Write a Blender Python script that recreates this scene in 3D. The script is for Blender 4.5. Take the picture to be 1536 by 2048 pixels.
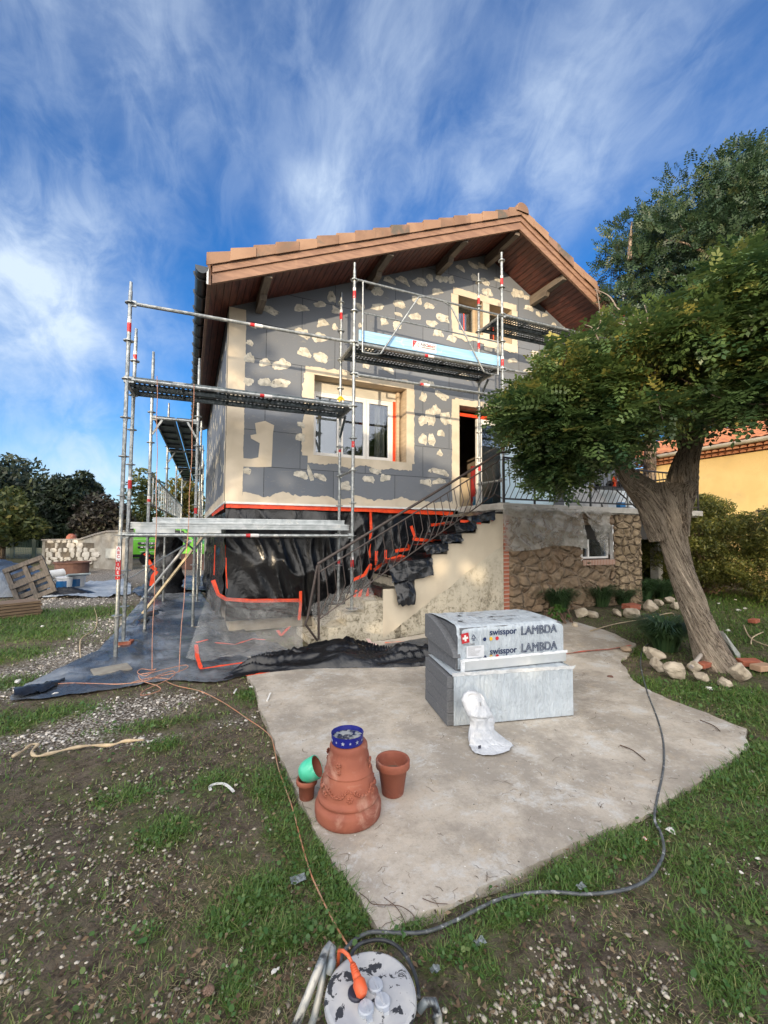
import bpy, bmesh, math, random
import numpy as np
from mathutils import Vector, Matrix, noise, Euler
for o in list(bpy.data.objects): bpy.data.objects.remove(o)
S = bpy.context.scene; COL = S.collection
random.seed(7); RG = np.random.default_rng(11)
PI = math.pi; rad = math.radians
# ---------------------------------------------------------------- camera
H = 1.6; FPX = 870.; YAW, PITCH, ROLL = .384, .049, .005
_f = np.array([math.sin(YAW)*math.cos(PITCH), math.cos(YAW)*math.cos(PITCH), math.sin(PITCH)])
_r = np.array([math.cos(YAW), -math.sin(YAW), 0.]); _u = np.cross(_r, _f)
CR = _r*math.cos(ROLL)+_u*math.sin(ROLL); CU = -_r*math.sin(ROLL)+_u*math.cos(ROLL); CF = _f
cam = bpy.data.cameras.new("camera"); cam.lens = 36*FPX/1536; cam.sensor_width = 36; cam.sensor_fit = 'HORIZONTAL'
cam.clip_start = .05; cam.clip_end = 3000
co = bpy.data.objects.new("camera", cam); COL.objects.link(co); S.camera = co
co.matrix_world = Matrix(((CR[0], CU[0], -CF[0], 0), (CR[1], CU[1], -CF[1], 0), (CR[2], CU[2], -CF[2], H), (0, 0, 0, 1)))
# ---------------------------------------------------------------- light
SUN_EL, SUN_AZ = 6.0, 35.0            # light travels towards heading 35 deg (from +Y to +X)
sl = bpy.data.lights.new("sun", 'SUN'); sl.energy = 2.0; sl.angle = rad(.6); sl.color = (1, .80, .55)
so = bpy.data.objects.new("sun", sl); COL.objects.link(so)
d = Vector((math.sin(rad(SUN_AZ))*math.cos(rad(SUN_EL)), math.cos(rad(SUN_AZ))*math.cos(rad(SUN_EL)), -math.sin(rad(SUN_EL))))
so.rotation_euler = d.to_track_quat('-Z', 'Y').to_euler(); so.location = (-20, -25, 10)
S.view_settings.view_transform = 'Standard'; S.view_settings.look = 'None'
S.view_settings.exposure = 1.30; S.view_settings.gamma = 1
S.render.resolution_x = 768; S.render.resolution_y = 1024
W = bpy.data.worlds.new("World"); S.world = W; W.use_nodes = True
nt = W.node_tree; N = nt.nodes; L = nt.links; N.clear()
def nn(t, **k):
    n = N.new(t)
    for a, b in k.items(): setattr(n, a, b)
    return n
def mth(op, a, b=None, c=None, clamp=False):
    n = nn('ShaderNodeMath', operation=op, use_clamp=clamp)
    for i, v in enumerate((a, b, c)):
        if v is None: continue
        if isinstance(v, (int, float)): n.inputs[i].default_value = v
        else: L.new(v, n.inputs[i])
    return n.outputs[0]
def ray(x, y): return CF+CR*(x-768)/FPX-CU*(y-1024)/FPX
sky = nn('ShaderNodeTexSky', sky_type='NISHITA'); sky.sun_disc = False
sky.sun_elevation = rad(14); sky.sun_rotation = rad(SUN_AZ+180)
sky.air_density = 1.0; sky.dust_density = .6; sky.ozone_density = 3.0
tc = nn('ShaderNodeTexCoord'); gen = tc.outputs['Generated']
sep = nn('ShaderNodeSeparateXYZ'); L.new(gen, sep.inputs[0])
hs = nn('ShaderNodeHueSaturation'); hs.inputs['Saturation'].default_value = 1.3; hs.inputs['Value'].default_value = 1.0
L.new(sky.outputs[0], hs.inputs['Color'])
# clouds live on a flat layer high above: project the direction on to it
zc = mth('MAXIMUM', sep.outputs[2], .04); zc = mth('ADD', zc, .16)
cx = mth('DIVIDE', sep.outputs[0], zc); cy = mth('DIVIDE', sep.outputs[1], zc)
cmb = nn('ShaderNodeCombineXYZ'); L.new(cx, cmb.inputs[0]); L.new(cy, cmb.inputs[1])
def cloudnoise(scale, rot, sc, det, dist, loc=(0, 0, 0), rough=.55, src=None):
    mp = nn('ShaderNodeMapping'); L.new(src or cmb.outputs[0], mp.inputs[0]); mp.inputs['Rotation'].default_value = (0, 0, rot)
    mp.inputs['Scale'].default_value = sc; mp.inputs['Location'].default_value = loc
    n = nn('ShaderNodeTexNoise'); n.inputs['Scale'].default_value = scale; n.inputs['Detail'].default_value = det
    n.inputs['Distortion'].default_value = dist; n.inputs['Roughness'].default_value = rough
    L.new(mp.outputs[0], n.inputs['Vector']); return n.outputs[0]
def sstep(v, a, b):
    n = nn('ShaderNodeMapRange', interpolation_type='SMOOTHSTEP'); n.inputs[1].default_value = a; n.inputs[2].default_value = b
    L.new(v, n.inputs[0]); return n.outputs[0]
big = cloudnoise(.55, .3, (1, 1, 1), 3, .5, (3.1, 1.2, 0))
wisp = cloudnoise(1.9, -.5, (1.4, .9, 1.9), 10, .45, (.4, 2.2, 0), .60, gen)
fine = cloudnoise(8.5, -.5, (1.9, .8, 1.5), 9, .5, (1.4, 0, 0), .6, gen)
def blob(px, py, w, amp):
    v = ray(px, py); v = v/np.linalg.norm(v)
    n = nn('ShaderNodeVectorMath', operation='DOT_PRODUCT'); L.new(gen, n.inputs[0]); n.inputs[1].default_value = tuple(v)
    return mth('MULTIPLY', sstep(n.outputs['Value'], math.cos(rad(w)), 1.0), amp)
tot = None
for b in ((30, 580, 13, .85), (180, 560, 12, .5), (630, 435, 6.5, .62), (690, 400, 6, .35), (120, 940, 11, .9), (250, 880, 9, .5), (60, 130, 20, .50), (480, 20, 22, .36), (1020, 30, 24, .42),
          (1060, 360, 10, .5), (860, 400, 7, .4), (700, 190, 12, .12), (40, 680, 9, .5), (340, 720, 7, .35), (1400, 120, 16, .3)):
    o = blob(*b); tot = o if tot is None else mth('ADD', tot, o)
base = mth('ADD', mth('MULTIPLY', sstep(big, .35, .75), .10), .07)
tot = mth('ADD', tot, base)
w2 = mth('ADD', .10, mth('ADD', mth('MULTIPLY', sstep(wisp, .34, .78), .46), mth('MULTIPLY', sstep(fine, .34, .72), .24)))
low = mth('SUBTRACT', 1., sstep(sep.outputs[2], .0, .22))
front = mth('ADD', mth('MULTIPLY', tot, w2), mth('MULTIPLY', low, .42))
# towards the sun, behind the viewer, the sky is a bright veil of cloud
n = nn('ShaderNodeVectorMath', operation='DOT_PRODUCT'); L.new(gen, n.inputs[0]); n.inputs[1].default_value = (-math.sin(rad(SUN_AZ)), -math.cos(rad(SUN_AZ)), .25)
veil = sstep(n.outputs['Value'], -.15, .9)
cov = mth('MINIMUM', mth('ADD', front, mth('MULTIPLY', veil, .9)), .93)
ccol = nn('ShaderNodeMix', data_type='RGBA'); L.new(veil, ccol.inputs[0])
ccol.inputs[6].default_value = (5.0, 5.9, 7.0, 1); ccol.inputs[7].default_value = (26, 24.6, 23.0, 1)
tint = nn('ShaderNodeMix', data_type='RGBA', blend_type='MULTIPLY'); tint.inputs[0].default_value = 1
L.new(hs.outputs[0], tint.inputs[6]); tint.inputs[7].default_value = (.70, 1.06, 1.36, 1)
mx = nn('ShaderNodeMix', data_type='RGBA'); L.new(cov, mx.inputs[0]); L.new(tint.outputs[2], mx.inputs[6]); L.new(ccol.outputs[2], mx.inputs[7])
bg = nn('ShaderNodeBackground'); bg.inputs[1].default_value = .065; L.new(mx.outputs[2], bg.inputs[0])
ow = nn('ShaderNodeOutputWorld'); L.new(bg.outputs[0], ow.inputs[0])
# ---------------------------------------------------------------- measuring helpers (pixels of the photograph to points in the place)
def ss(v, a, b):
    t = min(1, max(0, (v-a)/(b-a))); return t*t*(3-2*t)
def ground_z(X, Y): return .22*ss(X, 2.3, 5.0)*ss(Y, 3.6, 6.2)
def atY(x, y, Y): d = ray(x, y); return Vector(d*Y/d[1])+Vector((0, 0, H))
def atX(x, y, X): d = ray(x, y); return Vector(d*X/d[0])+Vector((0, 0, H))
def atT(x, y, t): d = ray(x, y); d = d/math.hypot(d[0], d[1]); return Vector(d*t)+Vector((0, 0, H))
def G(x, y, dz=0.):
    z = dz; d = ray(x, y)
    for _ in range(25):
        p = d*(z-H)/d[2]; z = .5*z+.5*(ground_z(p[0], p[1])+dz)
    return Vector((p[0], p[1], z))
PH = .038; PVX, PVY = .235, 7.35       # the house stands 2.2 degrees off the scaffold's axis
def F(x, y, v=0.):
    d = ray(x, y); c, s = math.cos(PH), math.sin(PH); dv = -s*d[0]+c*d[1]; v0 = s*PVX-c*PVY
    p = d*(v-v0)/dv; X, Y = p[0]-PVX, p[1]-PVY
    return c*X+s*Y, -s*X+c*Y, p[2]+H
def HW(u, v, z): c, s = math.cos(PH), math.sin(PH); return Vector((PVX+c*u-s*v, PVY+s*u+c*v, z))
# ---------------------------------------------------------------- object helpers
def props(o, label=None, cat=None, group=None, kind=None):
    if label: o['label'] = label
    if cat: o['category'] = cat
    if group: o['group'] = group
    if kind: o['kind'] = kind
    return o
def thing(name, loc, label, cat, group=None, rz=0.):
    o = bpy.data.objects.new(name, None); COL.objects.link(o); o.location = loc; o.rotation_euler = (0, 0, rz); o.empty_display_size = .2
    return props(o, label, cat, group)
def link(name, me, parent=None, mats=(), smooth=False):
    for m in mats: me.materials.append(m)
    if smooth: me.polygons.foreach_set('use_smooth', [True]*len(me.polygons))
    o = bpy.data.objects.new(name, me); COL.objects.link(o)
    if parent: o.parent = parent
    return o
class MB:
    """collects shapes; build() links them as one mesh object"""
    def __init__(s): s.v = []; s.f = []; s.mi = []; s.cur = 0
    def add(s, vs, fs):
        n = len(s.v); s.v += [Vector(p) for p in vs]
        for f in fs: s.f.append([i+n for i in f]); s.mi.append(s.cur)
        return s
    def box(s, a, b, M=None):
        x0, y0, z0 = a; x1, y1, z1 = b
        vs = [(x0, y0, z0), (x1, y0, z0), (x1, y1, z0), (x0, y1, z0), (x0, y0, z1), (x1, y0, z1), (x1, y1, z1), (x0, y1, z1)]
        if M is not None: vs = [M @ Vector(p) for p in vs]
        return s.add(vs, [(0, 3, 2, 1), (4, 5, 6, 7), (0, 1, 5, 4), (1, 2, 6, 5), (2, 3, 7, 6), (3, 0, 4, 7)])
    def bar(s, p, q, w, h, up=(0, 0, 1)):
        p, q = Vector(p), Vector(q); d = (q-p); l = d.length; d.normalize(); up = Vector(up)
        r = d.cross(up)
        if r.length < 1e-4: r = d.cross(Vector((1, 0, 0)))
        r.normalize(); u = r.cross(d)
        vs = [p+r*a*w/2+u*b*h/2+d*c*l for c in (0, 1) for a, b in ((-1, -1), (1, -1), (1, 1), (-1, 1))]
        return s.add(vs, [(0, 1, 2, 3), (7, 6, 5, 4), (0, 4, 5, 1), (1, 5, 6, 2), (2, 6, 7, 3), (3, 7, 4, 0)])
    def tube(s, pts, r, n=8, caps=True):
        pts = [Vector(p) for p in pts]; rs = r if isinstance(r, (list, tuple)) else [r]*len(pts); vs = []; fs = []
        ref = Vector((0, 0, 1))
        d0 = (pts[1]-pts[0]).normalized()
        if abs(d0.z) > .95: ref = Vector((1, 0, 0))
        x = d0.cross(ref).normalized()
        for i, p in enumerate(pts):
            a = pts[max(0, i-1)]; b = pts[min(len(pts)-1, i+1)]; d = (b-a).normalized()
            x = (x-d*x.dot(d)).normalized(); y = d.cross(x)
            for k in range(n):
                t = 2*PI*k/n; vs.append(p+(x*math.cos(t)+y*math.sin(t))*rs[i])
        for i in range(len(pts)-1):
            for k in range(n): fs.append((i*n+k, i*n+(k+1) % n, (i+1)*n+(k+1) % n, (i+1)*n+k))
        if caps: fs += [tuple(range(n))[::-1], tuple(range((len(pts)-1)*n, len(pts)*n))]
        return s.add(vs, fs)
    def lathe(s, prof, n=32, M=None, closed=False):
        vs = []; fs = []
        for r, z in prof:
            for k in range(n):
                t = 2*PI*k/n; p = Vector((r*math.cos(t), r*math.sin(t), z)); vs.append(M @ p if M is not None else p)
        for i in range(len(prof)-1):
            for k in range(n): fs.append((i*n+k, i*n+(k+1) % n, (i+1)*n+(k+1) % n, (i+1)*n+k))
        return s.add(vs, fs)
    def prism(s, poly, a, b, M=None):
        """poly: list of (p, q); extruded between a and b along the third axis; M maps (p, q, w)"""
        M = M or Matrix.Identity(4); n = len(poly)
        vs = [M @ Vector((p, q, a)) for p, q in poly]+[M @ Vector((p, q, b)) for p, q in poly]
        fs = [tuple(range(n))[::-1], tuple(range(n, 2*n))]+[(i, (i+1) % n, (i+1) % n+n, i+n) for i in range(n)]
        return s.add(vs, fs)
    def build(s, name, mats, parent=None, smooth=False, sub=None, bevel=0, world=True):
        if not isinstance(mats, (list, tuple)): mats = [mats]
        vs = s.v
        if parent is not None:
            if world:
                inv = MW(parent).inverted(); vs = [inv @ p for p in vs]
            loc = None
        else:
            xs = [p.x for p in vs]; ys = [p.y for p in vs]; loc = Vector(((min(xs)+max(xs))/2, (min(ys)+max(ys))/2, min(p.z for p in vs)))
            vs = [p-loc for p in vs]
        me = bpy.data.meshes.new(name); me.from_pydata(vs, [], s.f); me.validate()
        if len(me.polygons) == len(s.mi): me.polygons.foreach_set('material_index', s.mi)
        bm = bmesh.new(); bm.from_mesh(me); bmesh.ops.recalc_face_normals(bm, faces=bm.faces); bm.to_mesh(me); bm.free()
        o = link(name, me, parent, mats, smooth)
        if loc is not None: o.location = loc
        if bevel:
            m = o.modifiers.new('bevel', 'BEVEL'); m.width = bevel; m.segments = 2; m.limit_method = 'ANGLE'
        return o
def MW(o):
    m = Matrix.Translation(o.location) @ o.rotation_euler.to_matrix().to_4x4()
    return MW(o.parent) @ m if o.parent else m
def fast(name, V, Fc, mats, parent=None, attr=None, smooth=False, colattr=None):
    """numpy mesh; Fc (m,k) with uniform k"""
    V = np.asarray(V, np.float32); Fc = np.asarray(Fc, np.int32); k = Fc.shape[1]
    if parent is not None:
        inv = np.array(MW(parent).inverted()); V = V@inv[:3, :3].T+inv[:3, 3]; loc = None
    else:
        loc = np.array([(V[:, 0].min()+V[:, 0].max())/2, (V[:, 1].min()+V[:, 1].max())/2, V[:, 2].min()]); V = V-loc
    me = bpy.data.meshes.new(name); me.vertices.add(len(V)); me.vertices.foreach_set('co', V.astype(np.float32).ravel())
    me.loops.add(Fc.size); me.loops.foreach_set('vertex_index', Fc.ravel())
    me.polygons.add(len(Fc)); me.polygons.foreach_set('loop_start', np.arange(0, Fc.size, k, dtype=np.int32))
    me.polygons.foreach_set('loop_total', np.full(len(Fc), k, np.int32))
    if smooth: me.polygons.foreach_set('use_smooth', np.ones(len(Fc), bool))
    me.update(calc_edges=True)
    if attr is not None:
        a = me.attributes.new('lv', 'FLOAT', 'POINT'); a.data.foreach_set('value', np.asarray(attr, np.float32))
    if colattr is not None:
        a = me.attributes.new('mask', 'FLOAT_COLOR', 'POINT'); a.data.foreach_set('color', np.asarray(colattr, np.float32).ravel())
    o = link(name, me, parent, mats)
    if loc is not None: o.location = loc
    return o
def copy_tree(o, parent=None):
    c = o.copy(); COL.objects.link(c); c.parent = parent
    for ch in list(o.children): copy_tree(ch, c)
    return c
# ---------------------------------------------------------------- materials
class NT:
    def __init__(s, name):
        s.m = bpy.data.materials.new(name); s.m.use_nodes = True; s.t = s.m.node_tree; s.N = s.t.nodes; s.L = s.t.links
        s.b = s.N['Principled BSDF']; s.out = s.N['Material Output']; s.tc = s.N.new('ShaderNodeTexCoord')
    def n(s, t, ins=None, **k):
        n = s.N.new(t)
        for a, b in k.items(): setattr(n, a, b)
        for a, b in (ins or {}).items(): s.set(n.inputs[a], b)
        return n
    def set(s, i, v):
        if hasattr(v, 'is_output'): s.L.new(v, i)
        elif isinstance(v, tuple) and len(v) == 3 and i.type == 'RGBA': i.default_value = (*v, 1)
        else: i.default_value = v
    def noise(s, scale, det=5, dist=0, sc=(1, 1, 1), rough=.5, vec=None, rot=(0, 0, 0)):
        v = vec or s.tc.outputs['Object']
        if sc != (1, 1, 1) or rot != (0, 0, 0): v = s.n('ShaderNodeMapping', {'Vector': v, 'Scale': sc, 'Rotation': rot}).outputs[0]
        return s.n('ShaderNodeTexNoise', {'Vector': v, 'Scale': scale, 'Detail': det, 'Distortion': dist, 'Roughness': rough}).outputs[0]
    def ramp(s, v, a, b): return s.n('ShaderNodeMapRange', {0: v, 1: a, 2: b}, interpolation_type='SMOOTHSTEP').outputs[0]
    def mix(s, f, a, b, bt='MIX'):
        n = s.n('ShaderNodeMix', data_type='RGBA', blend_type=bt); s.set(n.inputs[0], f); s.set(n.inputs[6], a); s.set(n.inputs[7], b); return n.outputs[2]
    def mth(s, op, a, b=0., clamp=False):
        n = s.n('ShaderNodeMath', operation=op, use_clamp=clamp); s.set(n.inputs[0], a); s.set(n.inputs[1], b); return n.outputs[0]
    def bump(s, h, st, dist=.01, nrm=None):
        n = s.n('ShaderNodeBump', {'Height': h, 'Strength': st, 'Distance': dist})
        if nrm is not None: s.L.new(nrm, n.inputs['Normal'])
        return n.outputs[0]
    def done(s, col=None, rough=None, metal=None, nrm=None, **k):
        if col is not None: s.set(s.b.inputs['Base Color'], col)
        if rough is not None: s.set(s.b.inputs['Roughness'], rough)
        if metal is not None: s.set(s.b.inputs['Metallic'], metal)
        if nrm is not None: s.L.new(nrm, s.b.inputs['Normal'])
        for a, b in k.items(): s.set(s.b.inputs[a], b)
        return s.m
def mat(name, c1, c2=None, scale=6, rough=.8, metal=0., bump=0., bscale=40, bdist=.004, rng=(.35, .65), det=6, sc=(1, 1, 1), spec=.5, dirt=None, dscale=3, drng=(.55, .75)):
    t = NT(name); c2 = c2 or tuple(x*.8 for x in c1)
    col = t.mix(t.ramp(t.noise(scale, det, .3, sc), *rng), c1, c2)
    if dirt: col = t.mix(t.ramp(t.noise(dscale, 8, .5, rough=.65), *drng), col, dirt)
    nrm = t.bump(t.noise(bscale, 5, 0, sc), bump, bdist) if bump else None
    m = t.done(col, rough, metal, nrm); t.b.inputs['Specular IOR Level'].default_value = spec
    return m
def film(name, col, rough, alpha=1., bsc=4, bst=.6, col2=None, trans=0):
    """thin plastic sheet: long creases and small crumples"""
    t = NT(name)
    a = t.noise(bsc, 6, 1.6, (1, 1, .45), .6); b = t.noise(bsc*5, 4, .8)
    r = t.n('ShaderNodeTexVoronoi', {'Vector': t.tc.outputs['Object'], 'Scale': bsc*1.7}, feature='DISTANCE_TO_EDGE').outputs[0]
    h = t.mth('ADD', t.mth('MULTIPLY', a, 1.), t.mth('ADD', t.mth('MULTIPLY', b, .22), t.mth('MULTIPLY', r, .25)))
    nrm = t.bump(h, bst, .06)
    c = t.mix(t.ramp(t.noise(bsc*.6, 5), .4, .7), col, col2 or tuple(x*1.6 for x in col))
    m = t.done(c, rough, 0., nrm)
    if alpha < 1:
        al = t.ramp(t.noise(bsc*1.3, 6, 1.5, rough=.6), .15, .8)
        al = t.n('ShaderNodeMapRange', {0: al, 1: 0., 2: 1., 3: alpha*.62, 4: min(1., alpha*1.45)}).outputs[0]
        t.set(t.b.inputs['Alpha'], al)
    return m
def leafmat(name, c1, c2, c3, tr=.25, rough=.45):
    t = NT(name); at = t.n('ShaderNodeAttribute', attribute_name='lv').outputs['Fac']
    c = t.mix(t.ramp(at, 0., .5), c1, c2); c = t.mix(t.ramp(at, .55, 1.), c, c3)
    t.done(c, rough); tl = t.n('ShaderNodeBsdfTranslucent', {'Color': c}); ms = t.n('ShaderNodeMixShader', {0: tr})
    t.L.new(t.b.outputs[0], ms.inputs[1]); t.L.new(tl.outputs[0], ms.inputs[2]); t.L.new(ms.outputs[0], t.out.inputs[0]); return t.m
cream = mat('cream_render', (.64, .56, .44), (.55, .475, .365), 3, .9, bump=.35, bscale=9, bdist=.006, dirt=(.70, .60, .45), dscale=2.2)
daub = mat('skim_daub', (.66, .62, .53), (.42, .395, .33), 11, .9, bump=.5, bscale=30)
revealm = mat('reveal_render', (.53, .42, .29), (.44, .35, .25), 5, .9, sc=(1, 1, 5), bump=.2)
_t = daub.node_tree; _n = _t.nodes.new('ShaderNodeTexNoise'); _n.inputs['Scale'].default_value = 17; _n.inputs['Detail'].default_value = 8; _n.inputs['Roughness'].default_value = .7; _tc = _t.nodes.new('ShaderNodeTexCoord'); _t.links.new(_tc.outputs['Object'], _n.inputs['Vector'])
_r = _t.nodes.new('ShaderNodeMapRange'); _r.inputs[1].default_value = .33; _r.inputs[2].default_value = .43; _r.inputs[3].default_value = .15; _r.inputs[4].default_value = 1.; _t.links.new(_n.outputs[0], _r.inputs[0]); _t.links.new(_r.outputs[0], _t.nodes['Principled BSDF'].inputs['Alpha'])
white = mat('white_paint', (.78, .78, .75), (.7, .7, .67), 8, .4)
pvc = mat('white_pvc', (.80, .79, .76), (.74, .73, .70), 4, .3)
zinc = mat('galvanised', (.40, .42, .42), (.22, .24, .245), 22, .42, .75, bump=.15, dirt=(.62, .62, .58), dscale=9, drng=(.56, .7))
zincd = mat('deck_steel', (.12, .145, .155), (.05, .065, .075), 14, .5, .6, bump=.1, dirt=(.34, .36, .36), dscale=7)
orange = mat('orange_tape', (.95, .085, .012), (.75, .05, .01), 15, .45, bump=.4, bscale=30)
redm = mat('red_sticker', (.55, .015, .02), None, 20, .4, dirt=(.6, .55, .5), dscale=30, drng=(.6, .65))
dark = mat('dark_gap', (.012, .012, .012), None, 5, .9)
iron = mat('brown_iron', (.075, .055, .048), (.05, .04, .036), 30, .45, .2, bump=.2, dirt=(.16, .12, .1), dscale=20)
blackiron = mat('black_iron', (.03, .03, .032), (.02, .02, .022), 30, .45, .2)
blackfilm = film('black_film', (.006, .0065, .008), .26, 1, 1.6, .45, (.014, .016, .02))
groundfilm = film('slate_tarp', (.035, .043, .056), .27, 1, 1.7, 1., (.26, .28, .30))
greyfilm = film('dusty_film', (.26, .30, .35), .45, 1, 3.5, .8, (.42, .46, .50))
clearfilm = film('clear_film', (.50, .50, .48), .22, .22, 3.5, .9, (.75, .75, .73))
clearfilm2 = film('clear_film_hung', (.36, .34, .30), .20, .50, 3.0, 1., (.60, .58, .52))
woodm = mat('soffit_wood', (.17, .052, .034), (.075, .024, .018), 5, .42, sc=(6, .7, 1), bump=.2)
beam = mat('grey_brown_beam', (.20, .16, .125), (.13, .105, .085), 6, .7, sc=(5, .6, 5), bump=.2)
fascia = mat('fascia_paint', (.27, .155, .10), (.20, .11, .072), 4, .6, sc=(1, 6, 6), bump=.25, dirt=(.34, .20, .13), dscale=5)
tile = mat('terracotta_tile', (.235, .14, .092), (.17, .098, .064), 2.5, .8, bump=.4, bscale=60, dirt=(.13, .10, .075), dscale=3.4, drng=(.52, .72))
pot = mat('terracotta', (.30, .095, .055), (.215, .062, .038), 5, .78, bump=.3, bscale=50, dirt=(.40, .22, .16), dscale=7, drng=(.50, .72))
stonew = mat('pale_stone', (.50, .43, .33), (.30, .25, .185), 9, .9, bump=.8, bscale=14, bdist=.02, dirt=(.28, .25, .19), dscale=8)
# ================================================================= SETTING: ground
def ellmask(X, Y, pts):
    out = np.zeros_like(X)
    for px, py, rx, ry, w in pts:
        p = G(px, py); out = np.maximum(out, w*np.exp(-((X-p.x)/rx)**2-((Y-p.y)/ry)**2))
    return out
GREEN = [(60, 1235, 1.6, .9, 1.), (150, 1225, .8, .7, .9), (10, 1265, 1.2, .6, 1.), (90, 1270, .7, .4, .95), (20, 1310, .5, .4, .8), (125, 1425, .35, .22, .9), (20, 1445, .3, .25, .9), (15, 1365, .4, .3, .6), (235, 1225, .3, .6, .5), (300, 1450, .5, .12, .7), (330, 1488, .14, .1, .9), (250, 1590, .22, .14, .7),
         (340, 1665, .16, .14, .9), (495, 1390, .12, .25, .8), (430, 1560, .16, .12, .7), (545, 1580, .12, .25, 1.), (570, 1660, .13, .2, 1.), (620, 1720, .14, .14, 1.), (680, 1790, .1, .13, 1.), (520, 1790, .16, .15, .9), (450, 1850, .15, .12, .85), (560, 1870, .2, .1, .8), (470, 1975, .1, .1, .8), (330, 1950, .1, .1, .3), (160, 1830, .08, .08, .35), (60, 1870, .06, .05, .4), (300, 1870, .1, .08, .55), (700, 1850, .12, .07, 1.), (800, 1860, .1, .06, .9),
         (1330, 1590, .3, .25, 1.), (1440, 1550, .35, .3, 1.), (1530, 1520, .4, .35, 1.), (1380, 1640, .3, .18, .9), (1250, 1690, .25, .12, .8), (1150, 1760, .2, .1, .9), (1020, 1830, .2, .07, .9), (1400, 1740, .22, .18, .7), (1500, 1660, .3, .2, .85), (1420, 1890, .14, .16, .8), (1440, 1960, .14, .1, .9), (1510, 1820, .2, .14, .6), (930, 1900, .1, .08, .9), (980, 1950, .08, .06, .7), (880, 1920, .07, .05, .8),
         (1300, 1370, .3, .3, .8), (1400, 1385, .45, .3, 1.), (1500, 1400, .5, .35, 1.), (1520, 1330, .5, .6, .8), (1360, 1420, .3, .2, .6), (1290, 1310, .2, .3, .8), (1450, 1260, 2.5, 1.2, .55), (1500, 1210, 3, 1.5, .6), (1530, 1440, .4, .3, .9)]
BARE = [(450, 1690, .35, .25, .8), (100, 1900, .35, .2, .7), (280, 1930, .4, .15, .9), (1180, 1900, .3, .15, .8), (1300, 1960, .3, .12, 1.), (1180, 2000, .35, .12, 1.), (420, 2000, .3, .1, .9), (1010, 1990, .15, .06, .9), (60, 1640, .5, .2, .5), (1400, 1480, .35, .1, .5), (1480, 1640, .1, .1, .4)]
PEB = [(120, 1740, .55, .25, 1.), (60, 1820, .4, .2, 1.), (220, 1790, .18, .12, 1.), (240, 1860, .2, .1, .6), (60, 1700, .5, .3, .9), (250, 1600, .5, .4, .5), (1150, 1960, .22, .1, 1.), (1010, 2010, .15, .07, 1.), (1230, 2010, .3, .09, .8), (1120, 1900, .15, .06, .7), (300, 2010, .4, .1, .5), (400, 1700, .5, .3, .35), (30, 1960, .3, .1, .5)]
GRAV = [(235, 1420, .55, .35, 1.), (330, 1400, .35, .22, .8), (170, 1460, .45, .25, 1.), (90, 1470, .4, .2, .7), (60, 1340, .55, .4, .75), (150, 1310, .5, .6, 1.), (200, 1250, .45, 1.0, 1.), (180, 1195, 1.2, 1.6, 1.), (215, 1150, 2.5, 4.5, 1.), (30, 1385, .5, .3, .6), (280, 1480, .3, .1, .6), (380, 1150, 1.5, 4, 1.), (480, 1440, .3, .2, .35)]
def nz(X, Y, sc, oct=4, seed=0):
    out = np.zeros_like(X); a = 1.; tot = 0
    for o in range(oct):
        r = np.random.default_rng(seed+o*17); k = r.normal(size=(7, 2))*sc*(1.9**o); ph = r.uniform(0, 6.28, 7)
        out += a*sum(np.sin(X*k[i, 0]+Y*k[i, 1]+ph[i]+1.3*np.sin(X*k[i-1, 1]*.6-Y*k[i-1, 0]*.6)) for i in range(7))/3.2; tot += a; a *= .6
    return out/tot
def fields(X, Y):
    g = ellmask(X, Y, GREEN); b = ellmask(X, Y, BARE); p = ellmask(X, Y, PEB); v = ellmask(X, Y, GRAV)
    n1 = nz(X, Y, 2.2, 4, 3); n2 = nz(X, Y, 5., 3, 9); n3 = nz(X, Y, 1.1, 3, 21)
    green = np.clip(g*1.35+.16*n1+.12*n2-.08-.5*b+np.clip((Y-14)*.05, 0, .5)*(X < -5), 0, 1)
    grav = np.clip(v*1.7+.25*n1-.12-green*.5, 0, 1); peb = np.clip(p*1.1+.25*n2-.05, 0, 1)
    dry = np.clip(.35+.5*n3+.3*n2-green*.5-grav*.8, 0, 1)
    return green, grav, peb, dry
def gzv(X, Y):
    a = np.clip((X-2.3)/2.7, 0, 1); b = np.clip((Y-3.6)/2.6, 0, 1); return .22*a*a*(3-2*a)*b*b*(3-2*b)
def axis(lo, hi, st, far):
    a = list(np.arange(lo, hi+1e-6, st)); s = st; x = hi
    up = []; 
    while x < far: s *= 1.35; x += s; up.append(x)
    dn = []; s = st; x = lo
    while x > -far: s *= 1.35; x -= s; dn.append(x)
    return np.array(dn[::-1]+a+up)
PATIO = [(750, 1862), (716, 1800), (672, 1735), (630, 1668), (600, 1605), (572, 1545), (545, 1478), (520, 1410), (495, 1355), (470, 1310), (640, 1296), (1020, 1232), (1130, 1240), (1210, 1262), (1275, 1290), (1240, 1322), (1262, 1362), (1340, 1402), (1440, 1440), (1500, 1462), (1498, 1490), (1450, 1530), (1405, 1568), (1330, 1610), (1230, 1660), (1110, 1712), (1000, 1765), (900, 1812), (820, 1850), (780, 1868)]
PP = [G(*p) for p in PATIO]; PPn = np.array([(p.x, p.y) for p in PP])
def inpoly(X, Y, P):
    c = np.zeros(X.shape, bool); n = len(P); j = n-1
    for i in range(n):
        xi, yi = P[i]; xj, yj = P[j]
        m = ((yi > Y) != (yj > Y)) & (X < (xj-xi)*(Y-yi)/(yj-yi+1e-12)+xi); c ^= m; j = i
    return c
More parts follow.
